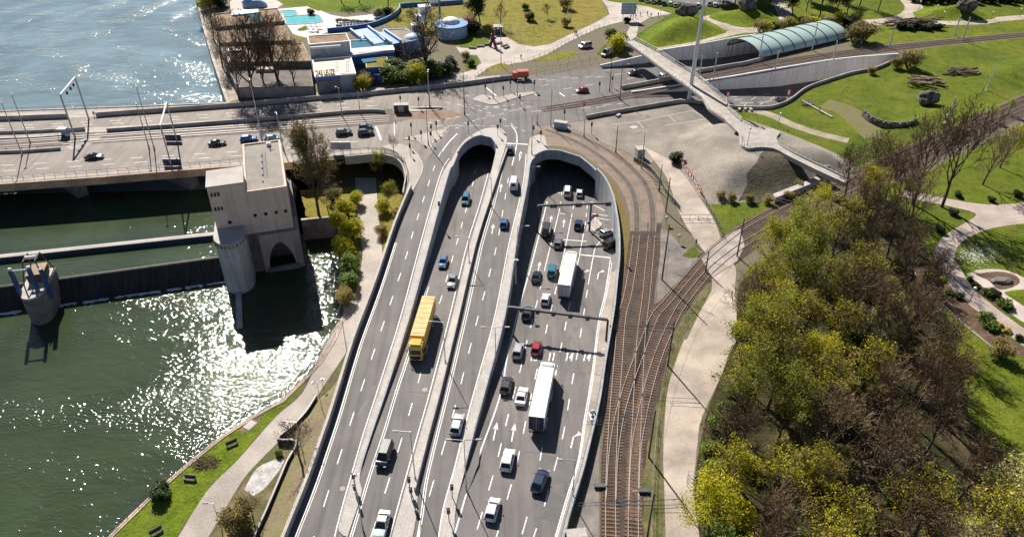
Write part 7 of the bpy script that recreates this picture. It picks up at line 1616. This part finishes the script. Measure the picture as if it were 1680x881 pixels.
def grow(rng, H, tr, spread, nl, up=.25, first=.3, droop=0):
    """branch polylines by level: [(points, radii, level)]"""
    out = []
    def br(p, d, L, r, lv):
        n = 5 if lv == 0 else 4 if lv < 3 else 2
        pts = [Vector(p)]; rs = [r]; d = d.normalized()
        for i in range(n):
            j = .1 if lv == 0 else .28
            d = (d + Vector((rng.uniform(-j, j), rng.uniform(-j, j), rng.uniform(-j, j) * .6 + (up if lv else 0) * .35 - droop * lv * .06))).normalized()
            pts.append(pts[-1] + d * (L / n)); rs.append(max(.018, r * (1 - .8 * (i + 1) / n)))
        out.append((pts, rs, lv))
        if lv + 1 >= len(nl): return
        k = nl[lv + 1]; a0 = rng.random() * 6.28
        for i in range(k):
            t = (first if lv == 0 else .25) + (1 - (first if lv == 0 else .25)) * (i + .7 * rng.random()) / k
            f = t * n; q = int(min(n - 1, f)); c = pts[q].lerp(pts[q + 1], f - q)
            dd = (pts[q + 1] - pts[q]).normalized()
            u = dd.cross(Vector((.3, .5, .8)) if abs(dd.z) < .7 else Vector((1, 0, 0))).normalized(); v = dd.cross(u)
            a = a0 + i * 2.4 + rng.uniform(-.4, .4); s = spread * (1.15 - .45 * t if lv == 0 else 1) + rng.uniform(-.15, .15)
            nd = dd * math.cos(s) + (u * math.cos(a) + v * math.sin(a)) * math.sin(s)
            br(c, nd, L * (.62 if lv == 0 else .55) * (1.15 - .5 * t) * rng.uniform(.8, 1.15), max(.02, rs[q] * (.55 if lv == 0 else .6)), lv + 1)
    br((0, 0, -.3), Vector((rng.uniform(-.06, .06), rng.uniform(-.06, .06), 1)), H * .8, tr, 0)
    return out
def leafquads(mb, rng, c, n, rad, size, flat=.7):
    for _ in range(n):
        p = c + Vector((rng.gauss(0, rad), rng.gauss(0, rad), rng.gauss(0, rad * flat)))
        a = rng.random() * 6.28; t = rng.uniform(-.9, .9); s = size * rng.uniform(.6, 1.3)
        u = Vector((math.cos(a), math.sin(a), t * .5)) * s; v = Vector((-math.sin(a) * .8, math.cos(a) * .8, rng.uniform(-.8, .8))) * s * .75
        mb.poly([p - u, p - v * .6, p + u, p + v])
def tree_proto(name, label, seed, H, tr, spread, nl, leaf=None, nleaf=0, lrad=.5, lsize=.26, up=.25, first=.3, lv_leaf=3, twigs=True, cat='tree', bark=None, leaf_keep=1.0):
    rng = random.Random(seed); th = thing(name, label, cat)
    B = grow(rng, H, tr, spread, nl, up, first)
    mb = MB(); tw = MB(); lf = MB(); last = len(nl) - 1
    for pts, rs, lv in B:
        if lv <= 1: mb.tube(pts, rs, 6 if lv == 0 else 5, cap=False)
        elif twigs:
            if lv == 2: mb.tube(pts, rs, 4, cap=False)
            else: tw.tube(pts, [max(r, .028) for r in rs], 3, cap=False)
        if leaf and lv >= lv_leaf and rng.random() < leaf_keep:
            leafquads(lf, rng, pts[-1], nleaf, lrad, lsize); leafquads(lf, rng, pts[len(pts) // 2], nleaf // 2, lrad * .8, lsize)
    if leaf and tw.f: mb.add(tw.v, tw.f, 1)
    mb.build('trunk', [bark or BARK, TWIGM], th, shade=True, recalc=False)
    if tw.f and not leaf: tw.build('crown', TWIGM, th, recalc=False)
    if lf.f: lf.build('crown', leaf, th, recalc=False)
    return th
def bush_proto(name, label, seed, r, h, leaf, n, lsize=.22, stems=7, cat='shrub', dens=1.0):
    rng = random.Random(seed); th = thing(name, label, cat)
    mb = MB(); lf = MB()
    for k in range(stems):
        a = k * 6.28 / stems + rng.random(); d = Vector((math.cos(a) * r * .7, math.sin(a) * r * .7, h * .85)); mid = d * .5 + Vector((rng.uniform(-.2, .2), rng.uniform(-.2, .2), .1))
        mb.tube([(0, 0, -.1), mid, d], [.07, .05, .02], 4, cap=False)
        for q in range(3):
            e = mid + Vector((rng.uniform(-1, 1) * r * .5, rng.uniform(-1, 1) * r * .5, rng.uniform(.1, .5) * h)); mb.tube([mid, e], [.035, .015], 3, cap=False)
    lobes = [(Vector((rng.uniform(-.5, .5) * r, rng.uniform(-.5, .5) * r, h * rng.uniform(.35, .75))), rng.uniform(.35, .6)) for _ in range(9)]
    for _ in range(n):
        c, s = rng.choice(lobes); d = Vector((rng.gauss(0, 1), rng.gauss(0, 1), rng.gauss(0, 1))).normalized() * s * (rng.random() ** .4)
        p = c + Vector((d.x * r, d.y * r, d.z * h * .7)); p.z = max(.05, p.z); leafquads(lf, rng, p, 1, .03, lsize)
    mb.build('stems', BARK, th, recalc=False); lf.build('crown', leaf, th, recalc=False)
    return th
bare = [tree_proto('bare_tree', 'x', 11 + k, (14, 13, 15.5)[k], (.3, .26, .28)[k], (.68, .8, .58)[k], (1, 12, 6, 5, 3), up=.5) for k in range(3)]
bud = [tree_proto('budding_tree', 'x', 31 + k, (13.5, 15, 12.5)[k], .26, (.62, .55, .72)[k], (1, 11, 6, 5, 3), LEAFY, 3, .38, .15, up=.35, leaf_keep=.36) for k in range(3)]
leafy = [tree_proto('leafy_tree', 'x', 51 + k, (12.5, 14)[k], .24, (.7, .6)[k], (1, 11, 6, 6), (LEAFY, LEAFY2)[k], 9, .4, .15, up=.35, leaf_keep=.75) for k in range(2)]
pale = tree_proto('pale_tree', 'x', 71, 11, .25, .85, (1, 11, 6, 5), LEAFP, 14, .42, .16)
brownt = tree_proto('brown_tree', 'x', 81, 19, .5, .62, (1, 18, 7, 6, 3), LEAFB, 3, .5, .17, up=.4, first=.2, lv_leaf=3)
bigbare = tree_proto('bare_tree', 'x', 91, 19, .55, .62, (1, 13, 8, 7, 5), up=.4, first=.18)
bigdark = tree_proto('bare_tree', 'x', 93, 15, .6, .8, (1, 12, 7, 6, 5), up=.35, first=.15, bark=plain('dark_bark', (.03, .022, .018), .9))
small_bare = tree_proto('bare_tree', 'x', 95, 9, .2, .7, (1, 10, 6, 5), up=.4, first=.35)
darktree = tree_proto('dense_tree', 'x', 97, 12, .3, .8, (1, 11, 6, 5), LEAFD, 20, .6, .3)
bush_g = bush_proto('green_shrub', 'x', 101, 1.6, 2.2, LEAFG, 2600, .13)
bush_y = bush_proto('yellow_green_shrub', 'x', 103, 1.7, 2.6, LEAFY, 2400, .13)
bush_d = bush_proto('dark_shrub', 'x', 105, 1.3, 1.6, LEAFD, 2600, .13)
bush_b = bush_proto('brown_shrub', 'x', 107, 1.7, 2.4, LEAFB, 2000, .12)
flower_y = bush_proto('yellow_flowers', 'x', 109, .8, .6, leafmat('petal_yellow', [(0, (.12, .2, .02)), (.3, (.55, .4, .02)), (1, (.8, .62, .03))], .2), 700, .1, cat='flowers')
flower_g = bush_proto('garden_plant', 'x', 111, .9, .7, LEAFG, 700, .13, cat='garden plant')
tr = random.Random(21)
def T(proto, px, label, s=1, z=0, group=None, rz=None):
    q = P(px, z); q.z = z - .05
    return put(proto, USED, q, tr.uniform(0, 6.28) if rz is None else rz, label, group, s)
# the wood
WP = PP([(1245, 478), (1335, 420), (1410, 378), (1462, 362), (1488, 425), (1494, 490), (1498, 570), (1508, 660), (1525, 740), (1565, 820), (1600, 900), (1640, 1010), (1165, 1010), (1160, 880), (1172, 790), (1192, 700), (1218, 620), (1222, 540)])
pts = []; xs = [p.x for p in WP]; ys = [p.y for p in WP]; tries = 0
while tries < 9000:
    tries += 1; p = Vector((tr.uniform(min(xs), max(xs)), tr.uniform(min(ys), max(ys)), 0))
    if inside(p, WP) and all((p - q).length > 6.1 for q in pts): pts.append(p)
for p in pts:
    d = p.y * CT + CH * ST; px = 840 + FL * p.x / d; py = 440.5 + FL * (CH * CT - p.y * ST) / d
    left = px < 1300 - max(0, (py - 500)) * .12
    n_2 = noise.noise(Vector((p.x * .06, p.y * .06, 3.3)))
    if py < 545 and px < 1345: kind = tr.choice(['bud', 'leafy', 'bud', 'leafy'])
    elif left: kind = tr.choice(['bud', 'leafy', 'leafy', 'bud', 'bare'])
    elif n_2 > .08: kind = tr.choice(['bud', 'bud', 'leafy', 'bare'])
    else: kind = tr.choice(['bare', 'bare', 'bare', 'bud'])
    pr_, lb, gr = {'bare': (bare, 'bare brown twiggy tree crowded in the wood beside the gravel path', 'bare trees of the wood'), 'bud': (bud, 'tree with thin yellow green spring leaves crowded in the wood', 'budding trees of the wood'), 'leafy': (leafy, 'full yellow green leafed tree crowded in the wood', 'leafy trees of the wood')}[kind]
    put(tr.choice(pr_), USED, p, tr.uniform(0, 6.28), lb, gr, tr.uniform(.8, 1.2))
k = 0
for i in range(110):
    p = Vector((tr.uniform(min(xs), max(xs)), tr.uniform(min(ys), max(ys)), 0))
    if not inside(p, WP): continue
    b_ = tr.choice((bush_b, bush_b, bush_g, bush_y, bush_d))
    put(b_, USED, p, tr.uniform(0, 6.28), {id(bush_b): 'brown budding shrub in the undergrowth of the wood', id(bush_g): 'green shrub in the undergrowth of the wood', id(bush_y): 'yellow green shrub in the undergrowth of the wood', id(bush_d): 'dark evergreen shrub in the undergrowth of the wood'}[id(b_)], {id(bush_b): 'brown undergrowth shrubs', id(bush_g): 'green undergrowth shrubs', id(bush_y): 'yellow undergrowth shrubs', id(bush_d): 'dark undergrowth shrubs'}[id(b_)], tr.uniform(.7, 1.4))
for k, (x, y, s, b_) in enumerate(((1165, 745, 1.3, bush_g), (1180, 705, 1.5, bush_g), (1190, 680, 1.3, bush_g), (1172, 775, 1.2, bush_g), (1165, 800, 1.2, bush_b), (1178, 812, 1.4, bush_g), (1170, 850, 1.6, bush_g), (1200, 860, 1.8, bush_y), (1215, 545, 1.1, bush_y), (1222, 520, 1.1, bush_b), (1232, 500, 1.2, bush_y), (1215, 600, 1.3, bush_b), (1210, 630, 1.4, bush_b), (1202, 655, 1.3, bush_g), (1175, 900, 2, bush_g))):
    T(b_, (x, y), {id(bush_g): 'bright green shrub at the edge of wood and gravel path', id(bush_y): 'yellow green shrub at the edge of wood and gravel path', id(bush_b): 'brown shrub at the edge of wood and gravel path'}[id(b_)], s, 0, 'shrubs edging the gravel path')
T(small_bare, K('D7', (622, 590))[0], 'dark bare tree leaning over the gravel path at the wood edge', 1.35)
T(leafy[0], (1265, 455), 'bright yellow leafed tree standing nearest the rail crossing', .95); T(leafy[0], (1330, 372), 'yellow leafed tree between the tracks and the walkway end', .75)
T(bud[1], (1415, 352), 'budding tree beside the tracks below the walkway end', .8)
# brown bare trees at the walkway end and along the park path
for x, y, s, lb in ((1385, 330, .85, 'bare brown tree at the walkway end, lowest of three'), (1420, 318, .9, 'bare brown tree at the walkway end, middle of three'), (1450, 335, .95, 'bare brown tree behind the walkway end, farthest right of three'), (1497, 336, 1.1, 'slim dark bare tree standing at the fork of the park path'), (1545, 340, 1.25, 'large dark bare tree leaning over the park path'), (1612, 303, .85, 'bare tree on the lawn beyond the park path')):
    T(bare[2] if s > 1 else bare[1], (x, y), lb, s * 1.22)
T(bud[0], (1640, 275), 'yellow budding tree on the lawn beside the railway cutting, left of two', .9); T(bud[1], (1690, 290), 'yellow budding tree on the lawn beside the railway cutting, right of two', .95)
T(leafy[0], (1625, 200), 'bright yellow shrub like tree above the railway cutting', .35); T(leafy[0], (1655, 190), 'small yellow tree right above the railway cutting', .35)
for k, (x, y, s, lb) in enumerate(((1562, 352, 1.0, 'dark clipped round shrub at the bend of the park path'), (1540, 380, 1.0, 'dark clipped round shrub beside the upper flower bed'), (1571, 322, .9, 'dark round shrub on the lawn above the park path, left of three'), (1625, 330, .8, 'dark round shrub on the lawn above the park path, middle of three'), (1668, 322, 1.0, 'dark round shrub on the lawn above the park path, right of three'), (K('F7', (545, 395))[0] + (.6, 'small dark topiary at the tip of the right flower bed')), (K('F7', (455, 535))[0] + (.8, 'dark topiary at the left edge of the garden path')), (K('F7', (735, 515))[0] + (1.0, 'dark topiary in the middle of the right flower bed')), (K('F7', (940, 870))[0] + (.7, 'dark topiary at the bottom of the left flower bed')))):
    T(bush_d, (x, y), lb, s)
for c, p, s, lb in (('F7', (330, 390), 1.3, 'yellow flower clump beside the garden path bend'), ('F7', (255, 300), 1.0, 'small yellow flower clump in the upper left bed'), ('F7', (775, 760), 1.3, 'yellow flower clump at the lower bed, upper of two'), ('F7', (830, 800), 1.3, 'yellow flower clump at the lower bed, lower of two')): T(flower_y, K(c, p)[0], lb, s)
for c, p, s, lb in (('F7', (680, 720), 2.2, 'leafy green planting in the lower left bed, upper of two'), ('F7', (700, 780), 2.0, 'leafy green planting in the lower left bed, lower of two'), ('F7', (230, 400), 2.4, 'leafy green planting in the upper left bed'), ('F7', (700, 505), 1.8, 'green planting beside the topiary in the right bed'), ('F7', (810, 600), 2.0, 'green planting at the lower end of the right bed'), ('F7', (590, 450), 1.2, 'low planting at the upper end of the right bed'), ('F7', (380, 500), 1.2, 'low planting left of the garden path')): T(flower_g, K(c, p)[0], lb, s)
# lower right corner
T(pale, (1650, 885), 'large pale yellow blossoming tree in the lower right corner', 1.25); T(pale, (1560, 930), 'pale yellow blossoming tree at the bottom edge left of the large one', .8); T(pale, (1450, 560), 'pale green yellow tree near the flower bed kerb at the wood edge', .8)
T(bush_b, K('D8', (925, 165))[0], 'small bare golden shrub on the lawn below the flower bed', 1.5); T(small_bare, K('D8', (925, 315))[0], 'tiny bare sapling on the lower right lawn', .3)
T(bud[2], (1520, 640), 'budding tree at the right edge of the wood over the lawn', .9); T(bare[0], (1550, 700), 'bare tree at the right edge of the wood over the lawn', .9)
# river bank
T(brownt, (523, 352), 'tall narrow brown budding tree between gate tower and bridge', (.8, .8, 1.15), ZLOW)
T(small_bare, (540, 352), 'thin bare tree beside the tall brown tree', .8, ZLOW)
for k, (x, y, s, b_, lb) in enumerate(((570, 352, 1.5, bush_y, 'yellow green shrub topmost in the strip between quay and path'), (560, 375, 1.5, bush_y, 'yellow green shrub second from the top in the strip between quay and path'), (578, 392, 1.7, bush_y, 'yellow green shrub third from the top in the strip between quay and path'), (568, 420, 1.7, bush_y, 'yellow green shrub in the middle of the strip between quay and path'), (576, 445, 1.6, bush_g, 'green shrub below the middle of the strip between quay and path'), (572, 470, 1.5, bush_g, 'green shrub in the lower part of the strip between quay and path'), (568, 495, 1.3, bush_b, 'brown shrub at the lower tip of the strip between quay and path'), (546, 330, 1.3, bush_b, 'brown shrub on the grass beside the tall brown tree'), (583, 335, 1.3, bush_y, 'yellow shrub at the bend below the bridge opening'))): T(b_, (x, y), lb, s * 1.15, ZLOW)
T(leafy[0], (630, 296), 'young yellow green tree in the opening below the curved parapet', .62, ZLOW); T(leafy[0], (636, 335), 'young yellow green tree beside the path under the outer road wall', .5, ZLOW); T(bush_y, (630, 350), 'yellow shrub below the young tree at the outer road wall', 1.4, ZLOW); T(bush_b, (628, 385), 'brown shrub at the foot of the outer road wall', 1.2, ZLOW)
T(small_bare, K('D4', (530, 600))[0], 'bare forked tree on the earth bank beside the zigzag wall', 1.05, ZLOW + 1.5)
T(small_bare, K('E4', (650, 735))[0], 'small pale bare tree on the rounded corner pavement', .55)
T(bush_d, (266, 812), 'dark round bush on the grass bank beside the river railing', 1.5, ZLOW); T(bush_b, (398, 860), 'brown bush on the rough grass beside the lower path', 1.8, ZLOW); T(small_bare, (415, 850), 'bare thin tree on the rough grass beside the lower path', .55, ZLOW); T(bush_g, (459, 747), 'small green bush below the corner of the zigzag wall', .5, ZLOW)
# around the baths
T(bigbare, (413, 156), 'tall bare tree in front of the bath hall, left of two', 1.15); T(bigbare, (458, 146), 'tall bare tree in front of the bath hall, right of two', 1.1)
T(bare[1], (392, 163), 'smaller bare tree at the river corner of the bath hall', 1.2); T(bare[0], (435, 152), 'smaller bare tree between the two tall bare trees', 1.1); T(bare[2], (485, 150), 'bare tree beside the entrance building', 1.0); T(bare[0], (365, 110), 'bare tree on the river terrace beside the bath hall', 1.1); T(bare[1], (352, 70), 'bare tree high on the river terrace', 1.0)
T(bush_d, (500, 153), 'dark shrub at the corner of the entrance building', 1.4)
T(bigdark, (700, 115), 'broad dark bare tree beside the slide hall', 1.3)
for k, (x, y, s, b_, lb) in enumerate(((595, 148, 2.0, bush_y, 'yellow green bush between entrance building and blue annex'), (602, 140, 1.8, bush_b, 'brown bush right of the entrance building'), (645, 138, 2.8, bush_g, 'tall green bush right of the blue annex, first of the row'), (655, 125, 2.8, bush_g, 'tall green bush behind the first one right of the blue annex'), (668, 140, 2.4, bush_g, 'green bush second in the row right of the annex'), (680, 137, 2.6, bush_y, 'lighter green bush third in the row right of the annex'), (700, 132, 2.4, bush_d, 'dark bush below the broad bare tree'), (715, 126, 2.4, bush_g, 'green bush right below the broad bare tree'), (730, 122, 2.4, bush_d, 'dark bush at the right end of the row by the plaza'), (740, 110, 2.2, bush_d, 'dark bush beside the plaza entrance'), (690, 120, 2.6, bush_d, 'dark bush behind the row at the foot of the broad tree'), (772, 108, 1.2, bush_g, 'low green bush in the round planted bed'), (765, 98, 1.2, bush_b, 'low brown bush in the round planted bed'))): T(b_, (x, y), lb, s)
T(bush_d, (775, 55), 'dark bush beside the lawn fence at the plaza', 2.6); T(darktree, (788, 40), 'dark conifer like tree at the corner of the dry lawn', .95)
tr_red = bush_proto('red_brown_tree', 'x', 121, 3.6, 6, LEAFR, 3600, .26, cat='tree'); T(tr_red, (772, 52), 'red brown leafed tree in front of the dark conifer', 1.0)
T(small_bare, (822, 46), 'small bare tree at the lawn fence beside the kiosk', .95); T(bush_g, (868, 34), 'low green bush on the dry lawn, nearer one', 1.6); T(bush_g, (862, 16), 'low green bush on the dry lawn, farther one', 1.2); T(leafy[0], (899, 30), 'tiny yellow green tree on the dry lawn', .42)
for x, y, s, lb in ((930, 44, 1.4, 'brown bush at the fence corner of the dry lawn'), (925, 15, 2, 'brown bush along the upper lawn fence')): T(bush_b, (x, y), lb, s)
T(bush_y, (345, 14), 'bright yellow green bush at the upper river bank, left of two', 3); T(bush_d, (362, 12), 'dark bush at the upper river bank, right of two', 3.2); T(bush_y, (338, 2), 'yellow green bush at the upper river bank beyond the other two', 3)
for x, y, s, b_, lb in ((636, 26, 2.0, bush_d, 'dark bush below the curved pale blue wall'), (622, 30, 1.6, bush_g, 'green bush at the pool deck corner by the pale blue wall'), (510, 24, 1.4, bush_d, 'dark bush at the top edge of the pool deck'), (555, 46, .8, bush_d, 'small dark bush on the loungers terrace')): T(b_, (x, y), lb, s)
T(bare[0], (637, 16), 'tree trunk standing behind the curved blue wall', .9); T(bare[2], (560, 4), 'bare tree on the lawn above the pool', .8); T(bare[1], (590, 6), 'second bare tree on the lawn above the pool', .8)
hedge = bush_proto('low_hedge', 'x', 131, 2.2, 1.2, LEAFD, 2200, .15, cat='hedge')
for k in range(6): T(hedge, K('E2', (290 + k * 55, 188 + 3 * k))[0], 'dark clipped hedge clump behind the sun lounger rows', .9, 0, 'hedge clumps on the terrace')
# junction, mound and upper right
T(bush_d, (1109, 266), 'dark green round bush beside the red banner', 1.7); T(bush_d, (1209, 222), 'small green bush at the terrace corner on the mound', .7, 4.2)
for x, y, s, b_, lb in ((1008, 84, 2.4, bush_y, 'yellow green bush on the dirt slope below the footbridge'), (1018, 78, 2.2, bush_g, 'green bush on the dirt slope below the footbridge'), (1000, 62, 1.6, bush_g, 'green bush higher on the dirt slope'), (1029, 38, 1.3, bush_d, 'dark bush at the foot of the big sign board')): T(b_, (x, y), lb, s)
for k, (x, y) in enumerate(((1290, 330), (1260, 338), (1230, 335), (1200, 333), (1180, 330), (1310, 312))): T(bush_b, (x, y - 4), 'brown scrub along the foot of the gravel mound', .9, .1, 'scrub at the foot of the gravel mound')
for k in range(13):
    x = 1245 + k * 13; T((bush_b, bush_y, bush_d)[k % 3], (x, 53 - k * 1.1 + (k % 2) * 2), 'mixed hedge bush along the back of the glass canopy', 1.9, 0, 'hedge behind the glass canopy')
for x, y, s, lb in ((1398, 70, 2.6, 'brown green bush beyond the far end of the canopy, left of two'), (1418, 68, 2.8, 'brown green bush beyond the far end of the canopy, right of two'), (1488, 112, 2.6, 'big round brown bush on the lawn above the sunken road'), (1470, 112, 1.6, 'smaller brown bush beside the big round one'), (1430, 122, 1.0, 'low brown scrub at the end of the sunken road')): T(bush_b, (x, y), lb, s)
for k in range(8): T(bush_d, (1475 + k * 9, 48 + (k % 3)), 'dark bush among the timbers beyond the tram tracks', 1.4, 0, 'dark bushes among the far timbers')
for k, (x, y, s) in enumerate(((1185, 12, 1.0), (1205, 8, 1.1), (1225, 4, 1.0), (1245, 2, 1.1), (1215, -6, 1.1), (1262, 12, .9), (1170, 0, 1.0), (1238, -14, 1.2))): T(darktree, (x, y), 'dark dense tree behind the grassy mounds by the car park', s, 0, 'dark trees by the car park')
for k, (x, y, s) in enumerate(((1300, 26, 1.0), (1322, 20, .9), (1345, 30, 1.1), (1370, 24, 1.0), (1388, 32, .9), (1410, 10, 1.0), (1330, 2, 1.0), (1360, 0, 1.0), (1440, 18, .9))): T((darktree, leafy[1], bare[2])[k % 3], (x, y), ('dark dense tree in the grove above the canopy', 'fresh green tree in the grove above the canopy', 'bare tree in the grove above the canopy')[k % 3], s, 0, ('dark trees of the grove', 'green trees of the grove', 'bare trees of the grove')[k % 3])
for k in range(14): T(bush_d, (1500 + k * 14, 4 + (k % 2) * 2), 'dark hedge bush along the far upper right lawn', 2.0, 0, 'far upper right hedge')
for k in range(10): T(bush_b, (1020 + k * 4, 150 - k), 'x', .01) if False else None
for pr_ in bare + bud + leafy + [pale, brownt, bigbare, bigdark, small_bare, darktree, bush_g, bush_y, bush_d, bush_b, flower_y, flower_g, tr_red, hedge]:
    if id(pr_) not in USED: raise RuntimeError(pr_.name)
